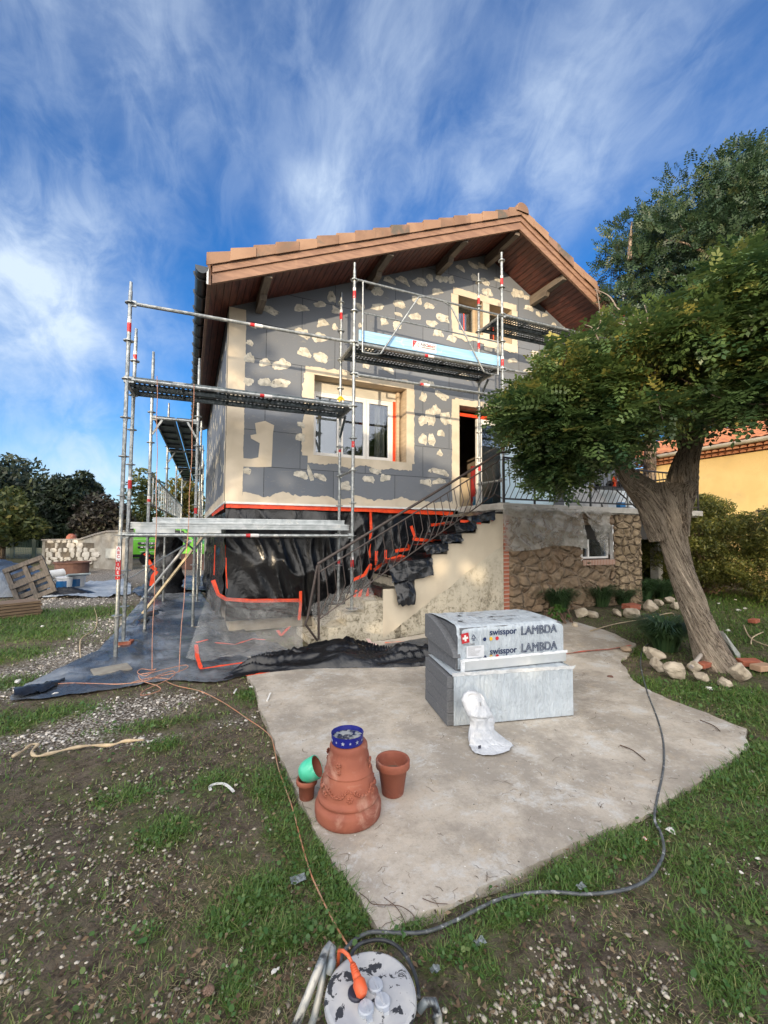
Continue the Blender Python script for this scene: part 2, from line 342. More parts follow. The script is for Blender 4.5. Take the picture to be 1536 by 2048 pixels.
def build_ground():
    xs = axis(-3.5, 6.5, .05, 900); ys = axis(-.2, 8.0, .05, 900)
    X, Y = np.meshgrid(xs, ys); ins = inpoly(X, Y, PPn)
    near = np.exp(-((X-1)/9)**2-((Y-3)/9)**2)
    g, v, p, d = fields(X, Y)
    Z = gzv(X, Y)+near*(.018*nz(X, Y, 3.5, 4, 5)+.008*nz(X, Y, 16, 3, 8)+.012*g)-.012-ins*.05
    V = np.c_[X.ravel(), Y.ravel(), Z.ravel()]; nx, ny = len(xs), len(ys)
    i = np.arange((ny-1)*(nx-1)); r = i//(nx-1); c = i % (nx-1); a = r*nx+c
    t = NT('soil'); at = t.n('ShaderNodeAttribute', attribute_name='mask'); sp = t.n('ShaderNodeSeparateColor', {0: at.outputs['Color']})
    P = t.n('ShaderNodeNewGeometry').outputs['Position']
    soil = t.mix(t.ramp(t.noise(11, 9, .4, vec=P, rough=.78), .38, .62), (.050, .038, .029), (.15, .122, .094))
    soil = t.mix(t.mth('MULTIPLY', sp.outputs[2], t.ramp(t.noise(30, 6, 1.5, vec=P), .4, .6)), soil, (.19, .155, .10))
    gr = t.mix(t.ramp(t.noise(45, 5, .4, vec=P), .35, .65), (.055, .085, .022), (.14, .16, .05))
    soil = t.mix(t.mth('ADD', t.mth('MULTIPLY', sp.outputs[0], t.ramp(t.noise(22, 6, .5, vec=P), .25, .6)), t.mth('MULTIPLY', t.ramp(t.noise(3.5, 8, .8, vec=P, rough=.7), .46, .66), .5), True), soil, gr)
    vo = t.n('ShaderNodeTexVoronoi', {'Vector': P, 'Scale': 48.}); vc = t.n('ShaderNodeSeparateColor', {0: vo.outputs['Color']})
    gv = t.mix(vc.outputs[0], (.30, .275, .24), (.62, .58, .52)); gv = t.mix(t.ramp(vo.outputs['Distance'], .3, .65), gv, (.10, .08, .06))
    gm = t.mth('MULTIPLY', sp.outputs[1], t.ramp(t.noise(14, 7, .4, vec=P, rough=.7), .25, .5), True)
    col = t.mix(gm, soil, gv)
    soil = soil; h = t.mth('ADD', t.noise(60, 8, .3, vec=P, rough=.75), t.mth('MULTIPLY', t.mth('SUBTRACT', 1., vo.outputs['Distance']), gm))
    m = t.done(col, .95, 0., t.bump(h, .9, .02)); t.b.inputs['Specular IOR Level'].default_value = .2
    o = fast('ground', V, np.c_[a, a+1, a+nx+1, a+nx], [m], colattr=np.c_[g.ravel(), np.maximum(v, 0*p).ravel(), d.ravel(), np.ones(g.size)], smooth=True)
    props(o, kind='structure')
build_ground()
def build_patio():
    lo = PPn.min(0); hi = PPn.max(0); st = .035
    # ragged outline, then a fine grid clipped to it
    pts = []
    for i in range(len(PP)):
        a, b = PP[i], PP[(i+1) % len(PP)]; n = max(1, int((b-a).length/.05))
        for k in range(n):
            p = a.lerp(b, k/n); q = noise.noise(Vector((p.x*3, p.y*3, 0)))*.035+noise.noise(Vector((p.x*14, p.y*14, 4)))*.016; pts.append(Vector((p.x+q, p.y-q, 0)))
    bm = bmesh.new(); vs = [bm.verts.new(p) for p in pts]; f = bm.faces.new(vs)
    bmesh.ops.triangulate(bm, faces=[f])
    for _ in range(4):
        es = [e for e in bm.edges if e.calc_length() > .35]
        if es: bmesh.ops.subdivide_edges(bm, edges=es, cuts=1)
        bmesh.ops.triangulate(bm, faces=[f for f in bm.faces if len(f.verts) > 3])
    for v in bm.verts: v.co.z = ground_z(v.co.x, v.co.y)+.014
    r = bmesh.ops.extrude_face_region(bm, geom=bm.faces[:]); 
    for v in r['geom']:
        if isinstance(v, bmesh.types.BMVert): v.co.z -= .07
    bmesh.ops.recalc_face_normals(bm, faces=bm.faces)
    me = bpy.data.meshes.new('patio'); bm.to_mesh(me); bm.free()
    t = NT('old_concrete'); P = t.n('ShaderNodeNewGeometry').outputs['Position']
    c = t.mix(t.ramp(t.noise(1.3, 12, .15, vec=P, rough=.74), .40, .60), (.31, .275, .23), (.50, .445, .37))
    c = t.mix(t.mth('MULTIPLY', t.ramp(t.noise(2.6, 12, .3, vec=P, rough=.78), .53, .62), .7), c, (.54, .54, .52))
    c = t.mix(t.mth('MULTIPLY', t.ramp(t.noise(2.1, 12, .2, vec=P, rough=.78, sc=(1, 1.7, 1)), .53, .66), .5), c, (.25, .215, .17))
    c = t.mix(t.mth('MULTIPLY', t.ramp(t.noise(5, 10, .2, vec=P, rough=.78), .53, .64), .45), c, (.47, .385, .28))
    c = t.mix(t.mth('MULTIPLY', t.ramp(t.noise(48, 8, .3, vec=P, rough=.8), .50, .68), .45), c, (.20, .175, .145))
    sp = t.n('ShaderNodeTexVoronoi', {'Vector': P, 'Scale': 16.}); c = t.mix(t.mth('LESS_THAN', sp.outputs['Distance'], .06), c, (.72, .70, .66))
    sp2 = t.n('ShaderNodeTexVoronoi', {'Vector': P, 'Scale': 9.3}); c = t.mix(t.mth('LESS_THAN', sp2.outputs['Distance'], .045), c, (.06, .05, .04))
    c = t.mix(t.mth('MULTIPLY', t.ramp(t.noise(14, 9, .4, vec=P, rough=.8), .54, .62), .4), c, (.56, .55, .52))
    h = t.mth('ADD', t.mth('MULTIPLY', t.noise(5, 8, vec=P, rough=.7), 1.), t.mth('MULTIPLY', t.noise(80, 6, vec=P, rough=.8), .18))
    m = t.done(c, t.n('ShaderNodeMapRange', {0: t.noise(2, 5, vec=P), 1: .3, 2: .7, 3: .62, 4: .9}).outputs[0], 0., t.bump(h, .35, .02))
    o = link('patio', me, None, [m]); props(o, kind='structure')
build_patio()
# ---- vegetation scatter
def sample(n, rmin, rmax, a0=-62, a1=62, pw=1.0):
    u = RG.uniform(0, 1, n); r = rmin*(rmax/rmin)**(u**pw); a = np.radians(RG.uniform(a0, a1, n))+YAW
    return r*np.sin(a), r*np.cos(a), r
def off_things(X, Y):
    k = ~inpoly(X, Y, PPn)
    k &= ~((X > .1) & (X < 9) & (Y > 7.3)); k &= ~((X > 1.3) & (X < 8.4) & (Y > 6.1))
    k &= ~inpoly(X, Y, TARPP)
    return k
TARP_BACK = [(18, 1398), (70, 1362), (140, 1330), (200, 1300), (232, 1265), (262, 1225), (285, 1200), (300, 1190), (340, 1184), (400, 1182), (415, 1215), (440, 1260), (480, 1290), (540, 1305), (600, 1318), (720, 1298), (872, 1276)]
TARP_FRONT = [(22, 1404), (80, 1401), (130, 1392), (190, 1386), (250, 1377), (300, 1368), (345, 1362), (390, 1366), (430, 1368), (470, 1358), (495, 1351), (530, 1348), (570, 1343), (620, 1340), (680, 1339), (780, 1338), (876, 1334)]
TARPP = np.array([(G(*p).x, G(*p).y) for p in TARP_BACK+TARP_FRONT[::-1]])
def blades(name, n, rmin, rmax, hgt, wid, mats, dens, lean=.5, lvf=None, label=None, flat=0.):
    X, Y, r = sample(n, rmin, rmax); g, v, p, d = fields(X, Y)
    k = off_things(X, Y) & (RG.uniform(0, 1, n) < dens(g, v, p, d)); X, Y, r, g = X[k], Y[k], r[k], g[k]; n = len(X)
    h = hgt*(.45+.75*RG.uniform(0, 1, n))*(1+.12*np.maximum(r-2, 0))**.5*(.6+.7*np.clip(g, 0, 1)); w = wid*(.7+.6*RG.uniform(0, 1, n))*(1+.3*np.maximum(r-1.5, 0))
    a = RG.uniform(0, 2*PI, n); ln = h*lean*RG.uniform(.2, 1.4, n); dx, dy = np.cos(a), np.sin(a); px, py = -dy, dx
    if flat: b_ = RG.uniform(0, 6.28, n); px, py = -np.sin(a+b_*0), np.cos(a)
    Z = gzv(X, Y)-.012
    hh = h*(1-flat)
    def P(s, t, q): return np.c_[X+dx*ln*t+px*w*s, Y+dy*ln*t+py*w*s, Z+hh*q]
    f0 = 1. if not flat else 2.5
    V = np.stack([P(-.5, 0, 0.01), P(.5, 0, .01), P(-.42, .3*f0, .55), P(.42, .3*f0, .55), P(0, 1.*f0, 1. if not flat else .4)], 1).reshape(-1, 3)
    i = np.arange(n)[:, None]*5; T = np.concatenate([i+[0, 1, 3], i+[0, 3, 2], i+[2, 3, 4]], 0)
    lv = np.repeat(np.clip(RG.normal(.45, .25, n)-.25*g+.1, 0, 1), 5)
    o = fast(name, V, T, mats, attr=lv); return props(o, label, None, None, 'stuff')
grassm = leafmat('grass_blade', (.055, .13, .022), (.11, .20, .035), (.28, .28, .11), .3, .5)
strawm = leafmat('straw', (.16, .12, .07), (.30, .24, .14), (.45, .37, .23), .1, .7)
cloverm = leafmat('clover', (.05, .13, .03), (.085, .17, .045), (.16, .22, .07), .3, .5)
blades('grass', 480000, .75, 15, .038, .0032, [grassm], lambda g, v, p, d: np.clip((g-.08)*1.3, 0, .9)+.17*(1-v), 1.5, label='green lawn grass in patches on bare soil')
blades('dry_grass', 260000, .75, 12, .026, .0017, [strawm], lambda g, v, p, d: np.clip(d*.8+.22-g*.3, 0, 1), 1.2, label='dry straw littering the soil', flat=.8)
def clover():
    n = 80000; X, Y, r = sample(n, .75, 6); g, v, p, d = fields(X, Y)
    k = off_things(X, Y) & (RG.uniform(0, 1, n) < np.clip(g*.8-.04+.15*nz(X, Y, 4, 2, 77), 0, 1)); X, Y, r = X[k], Y[k], r[k]; n = len(X)
    s = (.0028+.0045*RG.uniform(0, 1, n)**2)*(1+.28*r); z = gzv(X, Y)+RG.uniform(.0, .03, n); t = RG.uniform(0, 6.28, n); tx, ty = RG.normal(0, .35, n), RG.normal(0, .35, n)
    V = []
    for q in range(6):
        c, s_ = np.cos(t+q*PI/3), np.sin(t+q*PI/3); V.append(np.c_[X+c*s, Y+s_*s, z+s*(c*tx+s_*ty)])
    V = np.stack(V, 1).reshape(-1, 3); props(fast('clover', V, np.arange(n)[:, None]*6+np.arange(6), [cloverm], attr=np.repeat(RG.uniform(0, 1, n), 6)), 'low round leaved weeds between the grass', None, None, 'stuff')
clover()
def ico():
    bm = bmesh.new(); bmesh.ops.create_icosphere(bm, subdivisions=1, radius=1); v = np.array([x.co[:] for x in bm.verts]); f = np.array([[q.index for q in x.verts] for x in bm.faces]); bm.free(); return v, f
ICV, ICF = ico()
def stones(name, n, rmin, rmax, size, dens, mats, label, grow=.16, pw=1.):
    X, Y, r = sample(n, rmin, rmax, pw=pw); g, v, p, d = fields(X, Y)
    k = off_things(X, Y) & (RG.uniform(0, 1, n) < dens(g, v, p, d)); X, Y, r = X[k], Y[k], r[k]; n = len(X)
    s = size*np.clip(np.exp(RG.normal(0, .42, n)), .4, 1.9)*(1+grow*np.maximum(r-1.3, 0)); a = RG.uniform(0, 6.28, n); c, q = np.cos(a), np.sin(a)
    sx, sy, sz = s, s*RG.uniform(.6, .95, n), s*RG.uniform(.35, .6, n)
    U = ICV[None]*(1+.12*RG.normal(size=(n, len(ICV), 1)))
    x = U[..., 0]*sx[:, None]; y = U[..., 1]*sy[:, None]; z = U[..., 2]*sz[:, None]
    V = np.stack([x*c[:, None]-y*q[:, None]+X[:, None], x*q[:, None]+y*c[:, None]+Y[:, None], z+(gzv(X, Y)-.008+sz*.3)[:, None]], -1).reshape(-1, 3)
    Fc = (np.arange(n)[:, None, None]*len(ICV)+ICF[None]).reshape(-1, 3)
    props(fast(name, V, Fc, mats, attr=np.repeat(RG.uniform(0, 1, n), len(ICV)), smooth=True), label, None, None, 'stuff')
pebm = leafmat('pebble', (.18, .15, .12), (.33, .29, .23), (.58, .53, .44), 0., .75)
gravm = leafmat('gravel_stone', (.28, .26, .23), (.45, .42, .38), (.66, .63, .58), 0., .85)
stones('pebbles', 46000, .72, 6, .0062, lambda g, v, p, d: np.clip(p*1.0-.08, 0, 1)+.06, [pebm], 'rounded pale pebbles in the bare soil')
stones('gravel', 60000, 2.5, 16, .0072, lambda g, v, p, d: np.clip(v*1.2-.15, 0, 1)*.9, [gravm], 'pale grey gravel of the drive beside the house', .14)
def litter():
    n = 9000; X, Y, r = sample(n, .8, 7); k = off_things(X, Y); 
    e = np.min(np.hypot(X[:, None]-PPn[None, :, 0], Y[:, None]-PPn[None, :, 1]), 1)
    X, Y = X[k], Y[k]; n = len(X); s = RG.uniform(.006, .016, n); a = RG.uniform(0, 6.28, n); z = gzv(X, Y)+.004
    V = [];
    for u_, w_ in ((-1, 0), (0, -.45), (1, 0), (0, .45)):
        V.append(np.c_[X+s*(u_*np.cos(a)-w_*np.sin(a)), Y+s*(u_*np.sin(a)+w_*np.cos(a)), z+RG.uniform(0, .012, n)])
    m = leafmat('dead_leaf', (.06, .04, .025), (.14, .09, .05), (.24, .18, .11), .1, .8)
    props(fast('leaf_litter', np.stack(V, 1).reshape(-1, 3), np.arange(n)[:, None]*4+np.arange(4), [m], attr=np.repeat(RG.uniform(0, 1, n), 4)), 'small brown dead leaves and bits scattered on the soil', None, None, 'stuff')
litter()

def patio_litter():
    mb = MB(); r = random.Random(17); n = 0
    while n < 260:
        i = r.randrange(len(PP)); a, b = PP[i], PP[(i+1) % len(PP)]; t = r.random(); p = a.lerp(b, t); q = Vector((2.0, 3.2, 0)); k = r.random()**2.2*.55 if r.random() < .8 else r.random(); p = p.lerp(q, k)
        if not inpoly(np.array([p.x]), np.array([p.y]), PPn)[0] or (k > .15 and p.x < 1.6 and r.random() < .8): continue
        l = r.uniform(.015, .07)*(1 if p.y < 2.4 else 1.5); g = r.uniform(0, 6.28); w_ = r.uniform(.0004, .0010)*(1+.25*p.length); pts = []; z = ground_z(p.x, p.y)+.0165
        for j in range(4): pts.append(Vector((p.x+math.cos(g)*l*j/3, p.y+math.sin(g)*l*j/3, z+.004*(j % 2)))); g += r.uniform(-.5, .5)
        vs = []
        for j, c in enumerate(pts): nx_, ny_ = -math.sin(g), math.cos(g); vs += [c+Vector((nx_, ny_, 0))*w_, c-Vector((nx_, ny_, 0))*w_]
        mb.add(vs, [(0, 2, 3, 1), (2, 4, 5, 3), (4, 6, 7, 5)]); n += 1
    props(mb.build('patio_litter', mat('dark_litter', (.07, .045, .03), (.14, .10, .07), 9, .9)), 'fine dark twigs and stalks strewn along the rim of the patio', kind='stuff')
patio_litter()
# ================================================================= THE HOUSE (local axes: u along the gable front, v into the depth, z up)
house = thing('house', (PVX, PVY, 0), 'two storey gabled house being clad in dark grey insulation boards behind the scaffold', 'house', rz=PH)
def hp(mb, name, mats, parent=None, **k): return mb.build(name, mats, parent or house, world=False, **k)
WID, LEN = 9.7, 9.0; ZD = 2.085
def zs(u): return 5.28+.443*u if u < 5.15 else 7.56-.509*(u-5.15)
OPEN = [(1.43, 3.24, 2.95, 4.37), (4.44, 6.55, 2.09, 4.21), (4.43, 5.04, 5.77, 6.50), (5.21, 5.81, 5.72, 6.49)]   # main window, terrace door, two attic windows
def panelmat():
    t = NT('insulation_board'); tc_ = t.tc.outputs['Object']; s = t.n('ShaderNodeSeparateXYZ', {0: tc_})
    h = t.mth('ADD', s.outputs[0], s.outputs[1]); v = t.n('ShaderNodeCombineXYZ', {0: h, 1: t.mth('ADD', s.outputs[2], .31)}).outputs[0]
    def brick(ms, c1, c2, mo):
        n = t.n('ShaderNodeTexBrick', {'Vector': v, 'Color1': c1, 'Color2': c2, 'Mortar': mo, 'Scale': 1., 'Mortar Size': ms, 'Mortar Smooth': .2, 'Brick Width': 1.2, 'Row Height': .6}); return n
    b = brick(.0045, (.140, .158, .188), (.175, .193, .222), (.022, .022, .025))
    c = t.mix(t.mth('MULTIPLY', t.ramp(t.noise(130, 3, 0, rough=.7), .45, .75), .5), b.outputs['Color'], (.22, .23, .245))
    c = t.mix(t.mth('MULTIPLY', t.ramp(t.noise(3, 8, .6, rough=.7), .5, .75), .45), c, (.17, .17, .17))
    c = t.mix(t.mth('MULTIPLY', t.ramp(t.noise(6, 6, 2., (1, 1, 3)), .62, .72), .35), c, (.33, .31, .27))
    hgt = t.mth('SUBTRACT', t.mth('MULTIPLY', t.noise(150, 3), .25), b.outputs['Fac'])
    return t.done(c, .85, 0., t.bump(hgt, .6, .008))
panel = panelmat()
# upper storey walls with their openings
w = MB()
us = sorted({0, 5.15, WID} | {o[0] for o in OPEN} | {o[1] for o in OPEN})
for a, b in zip(us[:-1], us[1:]):
    cuts = sorted([(o[2], o[3]) for o in OPEN if o[0] <= a+1e-6 and o[1] >= b-1e-6]); z = ZD
    for lo, hi in cuts:
        if lo > z+1e-4: w.add([(a, 0, z), (b, 0, z), (b, 0, lo), (a, 0, lo)], [(0, 1, 2, 3)])
        z = hi
    w.add([(a, 0, z), (b, 0, z), (b, 0, zs(b)), (a, 0, zs(a))], [(0, 1, 2, 3)])
w.add([(0, 0, ZD), (0, LEN, ZD), (0, LEN, zs(0)), (0, 0, zs(0))], [(0, 1, 2, 3)])
w.add([(WID, 0, ZD), (WID, LEN, ZD), (WID, LEN, zs(WID)), (WID, 0, zs(WID))], [(3, 2, 1, 0)])
w.add([(0, LEN, 0), (WID, LEN, 0), (WID, LEN, zs(WID)), (5.15, LEN, 7.56), (0, LEN, zs(0))], [(0, 1, 2, 3, 4)])
hp(w, 'upper_wall', panel)
# inner room shell so that openings look into something
roomm = mat('room_wall', (.20, .16, .12), None, 3, .9)
w = MB(); w.box((.3, .32, 2.02), (4.3, 4, 4.9)); w.box((4.32, .32, 2.0), (7.0, 4, 4.9)); w.box((4.2, .32, 5.5), (6.2, 2.5, 6.6)); 
# open the front faces: rebuild as inward shells
w = MB()
for x0, x1, z0, z1, y1 in ((.3, 4.3, 2.5, 4.9, 4.), (4.34, 7.0, 2.0, 4.9, 4.), (4.2, 6.2, 5.4, 6.7, 2.)):
    y0 = .36
    w.add([(x0, y0, z0), (x1, y0, z0), (x1, y0, z1), (x0, y0, z1), (x0, y1, z0), (x1, y1, z0), (x1, y1, z1), (x0, y1, z1)], [(4, 5, 6, 7), (0, 4, 7, 3), (1, 2, 6, 5), (0, 1, 5, 4), (3, 7, 6, 2)])
hp(w, 'room', roomm)
# lower walls, set back under the insulation
w = MB(); w.box((.12, .14, 0), (WID-.1, .3, ZD-.01)); w.box((.12, .3, 0), (.3, LEN-.02, ZD-.01)); w.box((WID-.3, .3, 0), (WID-.1, LEN-.02, ZD-.01))
w.box((.01, .01, ZD-.02), (WID-.01, .31, ZD+.0)); w.box((.01, .31, ZD-.02), (.31, LEN-.01, ZD))
hp(w, 'lower_wall', mat('lower_wall_render', (.42, .36, .27), None, 4, .9))
w = MB(); w.box((-.006, -.012, ZD-.022), (4.42, .02, ZD+.012)); w.box((-.012, -.012, ZD-.022), (.02, LEN, ZD+.012)); hp(w, 'base_rail', white)
# cream render: corner strips, bottom strips, window surrounds (ragged outer edges)
def rag(t, s, a): return (noise.noise(Vector((t*3.1, s, 0)))*1.2+noise.noise(Vector((t*11, s, 3)))*.7+noise.noise(Vector((t*31, s, 9)))*.4)*a
def ragstrip(mb, p, q, wid, nrm_out, seed, amp=.035, off=.006, dome=0., step=.025):
    """strip in the wall plane from p to q (u,z); outer edge offset by wid along nrm_out, ragged"""
    p, q = Vector(p), Vector(q); n = max(2, int((q-p).length/step)); vs = []
    for i in range(n+1):
        t = i/n; a = p.lerp(q, t); w_ = wid+rag((q-p).length*t+seed*7, seed, amp)
        if dome: w_ += dome*max(0, math.sin(t*(q-p).length*9+seed)+.6*math.sin(t*23+seed*2)-.3)
        b = a+Vector(nrm_out)*max(.01, w_); vs += [(a.x, -off, a.y), (b.x, -off+.0015, b.y)]
    mb.add(vs, [(2*i, 2*i+2, 2*i+3, 2*i+1) for i in range(n)])
w = MB()
ragstrip(w, (0, ZD+.012), (0, 5.27), .27, (1, 0), 1, .012)
ragstrip(w, (.27, ZD+.012), (4.27, ZD+.012), .13, (0, 1), 2, .05, .005, .03)
u0, u1, z0, z1 = OPEN[0]; ragstrip(w, (u0, z0-.02), (u0, z1), .19, (-1, 0), 3, .05); ragstrip(w, (u1, z0-.02), (u1, z1), .17, (1, 0), 4, .02)
ragstrip(w, (u0-.16, z1), (u1+.16, z1), .14, (0, 1), 5, .05, .0075); ragstrip(w, (u0-.1, z0), (u1+.12, z0), .15, (0, -1), 6, .05, .0075)
u0, u1, z0, z1 = OPEN[1]; ragstrip(w, (u0, ZD), (u0, z1+.1), .18, (-1, 0), 7, .02, .007); ragstrip(w, (u0-.1, z1), (u1+.2, z1), .13, (0, 1), 8, .03, .0085); ragstrip(w, (u1, ZD), (u1, z1), .18, (1, 0), 17, .03)
for k, (u0, u1, z0, z1) in enumerate(OPEN[2:]):
    ragstrip(w, (u0, z0), (u0, z1), .17 if k == 0 else .09, (-1, 0), 9+k, .02, .006+k*.001); ragstrip(w, (u1, z0), (u1, z1), .15 if k else .085, (1, 0), 11+k, .02, .0085+k*.001)
    ragstrip(w, (u0-.13, z1), (u1+.13, z1), .14, (0, 1), 13+k, .025, .0105+k*.001); ragstrip(w, (u0-.15, z0), (u1+.15, z0), .17, (0, -1), 15+k, .06, .013+k*.001)
# the L-shaped skimmed patch low on the left
L1 = [F(x/2.743+200, y/2.743+500) for x, y in ((850, 950), (905, 938), (955, 962), (948, 1010), (945, 1100), (940, 1190), (860, 1192), (783, 1188), (783, 1142), (830, 1146), (868, 1138), (876, 1060), (828, 1034), (826, 1016), (858, 1010))]
vs = [(p[0], -.0065, p[2]) for p in L1]; w.add(vs, [(0, 1, 2, 3), (0, 3, 13, 14), (3, 4, 11, 13), (13, 11, 12), (4, 5, 10, 11), (5, 6, 7, 10), (10, 7, 8, 9)])
def sidestrip(mb, v0, v1, z0, wid, seed):
    n = int(abs(v1-v0)/.06)+2; vs = []
    for i in range(n+1):
        v = v0+(v1-v0)*i/n; vs += [(-.006, v, z0), (-.0045, v, z0+max(.03, wid+rag(v, seed, .06)))]
    mb.add(vs, [(2*i, 2*i+2, 2*i+3, 2*i+1) for i in range(n)])
sidestrip(w, .16, LEN, ZD+.013, .16, 21)
vs = []
for i in range(41):
    z = ZD+.013+(5.2-ZD)*i/40; vs += [(-.0075, 0, z), (-.006, .2+rag(z, 23, .02), z)]
w.add(vs, [(2*i, 2*i+2, 2*i+3, 2*i+1) for i in range(40)])
hp(w, 'render_trim', cream)
# skim-coat daubs over every fixing, measured one by one off the gable
Z2 = """243,590,60,40;303,470,60,38;370,470,60,45;465,480,60,50;550,530,60,45;355,590,60,45;443,570,50,45;508,600,50,35;440,655,50,40;575,645,60,50;518,675,50,45;280,685,40,55;345,700,45,50;555,740,50,45;620,770,40,45;155,590,35,45;30,625,35,40;240,510,60,50;665,405,45,35;735,380,50,40;783,400,45,35;740,455,35,40;790,475,50,40;805,530,50,40;860,465,40,25;960,540,60,50;1020,610,40,35;1005,555,30,30;1065,640,25,30;1100,645,30,20;1030,690,35,35;1065,708,35,25;1105,715,40,35;1145,700,25,35;860,825,40,45;935,880,45,35;1025,880,50,45;1050,850,40,45;1075,885,25,35;1012,937,40,30;1070,950,25,40;810,820,40,45;555,825,50,35;510,455,35,40;560,458,40,35;590,450,35,40;622,468,30,40;575,410,30,25;720,838,45,30;185,905,35,40;295,925,60,40;475,1070,35,50;540,1140,50,60;585,1155,50,70;500,1165,30,80;475,1190,40,60;518,1190,35,70;567,1255,35,50;473,1290,45,65;520,1290,35,70;561,1355,30,35;615,1190,20,50;515,1005,45,35;570,1045,70,40;490,985,60,40;510,1442,15,25;565,1450,80,35;230,1435,60,30;195,1485,55,30;285,1480,55,35;490,1505,60,35;560,1500,70,35;75,1520,50,40;155,700,20,30;200,820,50,40;350,640,40,20;690,960,50,40;1160,640,30,20;1210,700,25,30;1180,760,40,30"""
Z1 = """935,340,80,50;1108,330,75,55;1210,305,60,35;1270,270,40,70;1225,410,60,55;1105,465,80,55;1210,490,80,55;1115,570,65,60;1210,600,70,60;820,605,60,60;905,625,60,45;995,640,95,55;820,515,40,35;815,715,55,50;905,735,70,50;990,740,100,50;1295,340,40,40;1290,430,30,40;1430,300,40,50;830,420,50,20;1100,1240,80,45;1205,1250,65,35;1160,1250,22,120;1345,1310,60,70;1475,1265,60,40;805,1220,40,50;1100,1035,50,50;1105,965,50,30;1510,1212,60,25"""
DL = []
def daubs(mb, lst, sc, ox, oy):
    for it in lst.split(';'):
        x, y, w_, h_ = map(float, it.split(',')); px, py = x/sc+ox, y/sc+oy; u, _, z = F(px, py)
        ua, ub = F(px-w_/sc/2, py)[0], F(px+w_/sc/2, py)[0]; za, zb = F(px, py+h_/sc/2)[2], F(px, py-h_/sc/2)[2]
        a, b = (ub-ua)/2, (zb-za)/2; r = random.Random(int(x*7+y)); rot = r.uniform(-.4, .4)+(PI if r.random() < .18 else 0); n = 40; sp_ = r.randrange(40); sa_ = r.uniform(.0, .55); vs = [(u, -.011, z)]
        cut = r.uniform(-.75, -.25)
        for k in range(n):
            t = 2*PI*k/n; ca, sa = math.cos(t), math.sin(t); q = 1+.28*noise.noise(Vector((ca*1.3+x, sa*1.3, y)))+.16*noise.noise(Vector((ca*4, sa*4+y, x)))+r.uniform(-.03, .03)+sa_*max(0, 1-abs((k-sp_+20) % 40-20)/3.)
            if sa < cut: sa = cut
            ca *= q; sa *= q; uu, zz = ca*a*1.08, (sa-cut*.3)*b*1.1
            vs.append((u+.97*(uu*math.cos(rot)-zz*math.sin(rot)), -.004, z+.95*(uu*math.sin(rot)+zz*math.cos(rot))))
        DL.append((a*b, vs, n))
w = MB(); daubs(w, Z2, 2.56, 660, 380); daubs(w, Z1, 2.743, 200, 500); DL.sort(key=lambda q: -q[0])
for q_, (ar, vs, n) in enumerate(DL):
    m1 = MB() if q_ < 100 else w; m1.add(vs, [(0, 1+k, 1+(k+1) % n) for k in range(n)])
    if q_ < 100: hp(m1, 'filler_patch', daub)
r = random.Random(5)
for i in range(150):       # flank wall and hidden right end of the gable
    if i < 120: v, z = r.uniform(.3, 8.8), r.uniform(2.3, 5.1); put = lambda a, b, o: (-.004-o, v+a, z+b)
    else: v, z = r.uniform(6.7, 9.5), r.uniform(2.3, 5.2); put = lambda a, b, o: (v+a, -.004-o, z+b)
    n = 10; a, b = r.uniform(.06, .12), r.uniform(.07, .13); vs = [put(0, 0, .006)]
    for k in range(n): t = 2*PI*k/n; vs.append(put(a*math.cos(t)*r.uniform(.85, 1.1), max(-.5, math.sin(t))*b*r.uniform(.85, 1.1), 0))
    w.add(vs, [(0, 1+k, 1+(k+1) % n) for k in range(n)])
props(hp(w, 'filler_patches', daub), kind='stuff')
# reveals
def reveal(mb, o, d, sill=True):
    u0, u1, z0, z1 = o
    mb.add([(u0, -.002, z0), (u0, d, z0), (u0, d, z1), (u0, -.002, z1)], [(0, 1, 2, 3)]); mb.add([(u1, -.002, z0), (u1, d, z0), (u1, d, z1), (u1, -.002, z1)], [(3, 2, 1, 0)])
    mb.add([(u0, -.002, z1), (u1, -.002, z1), (u1, d, z1), (u0, d, z1)], [(0, 1, 2, 3)])
    if sill: mb.add([(u0, -.002, z0), (u1, -.002, z0), (u1, d, z0), (u0, d, z0)], [(3, 2, 1, 0)])
for o in OPEN: w = MB(); reveal(w, o, .33); hp(w, 'reveal', revealm)
# roof
RV0, RV1 = -1.0, LEN+.4; EL, ER = -.36, 10.1
def roofpoly(d0, d1, ul=EL, ur=ER): return [(ul, zs(ul)+d0), (5.15, 7.56+d0), (ur, zs(ur)+d0), (ur, zs(ur)+d1), (5.15, 7.56+d1), (ul, zs(ul)+d1)]
MV = Matrix(((1, 0, 0, 0), (0, 0, 1, 0), (0, 1, 0, 0), (0, 0, 0, 1)))
def split(mb, d0, d1, v0, v1, ul=EL, ur=ER):
    P = roofpoly(d0, d1, ul, ur); mb.prism([P[0], P[1], P[4], P[5]], v0, v1, MV); mb.prism([P[1], P[2], P[3], P[4]], v0, v1, MV)
w = MB(); split(w, .03, .235, RV0+.02, RV1, EL+.02, ER-.02)
def tilemat():
    t = NT('roof_tiles'); s = t.n('ShaderNodeSeparateXYZ', {0: t.tc.outputs['Object']}); v = t.n('ShaderNodeCombineXYZ', {0: s.outputs[1], 1: s.outputs[0]}).outputs[0]
    b = t.n('ShaderNodeTexBrick', {'Vector': v, 'Color1': (.42, .20, .115), 'Color2': (.34, .15, .085), 'Mortar': (.10, .05, .03), 'Scale': 1., 'Mortar Size': .012, 'Brick Width': .24, 'Row Height': .33}, offset=0.)
    return t.done(b.outputs['Color'], .85, 0., t.bump(b.outputs['Fac'], -1., .03))
rooftile = tilemat()
roof = hp(w, 'roof', rooftile)
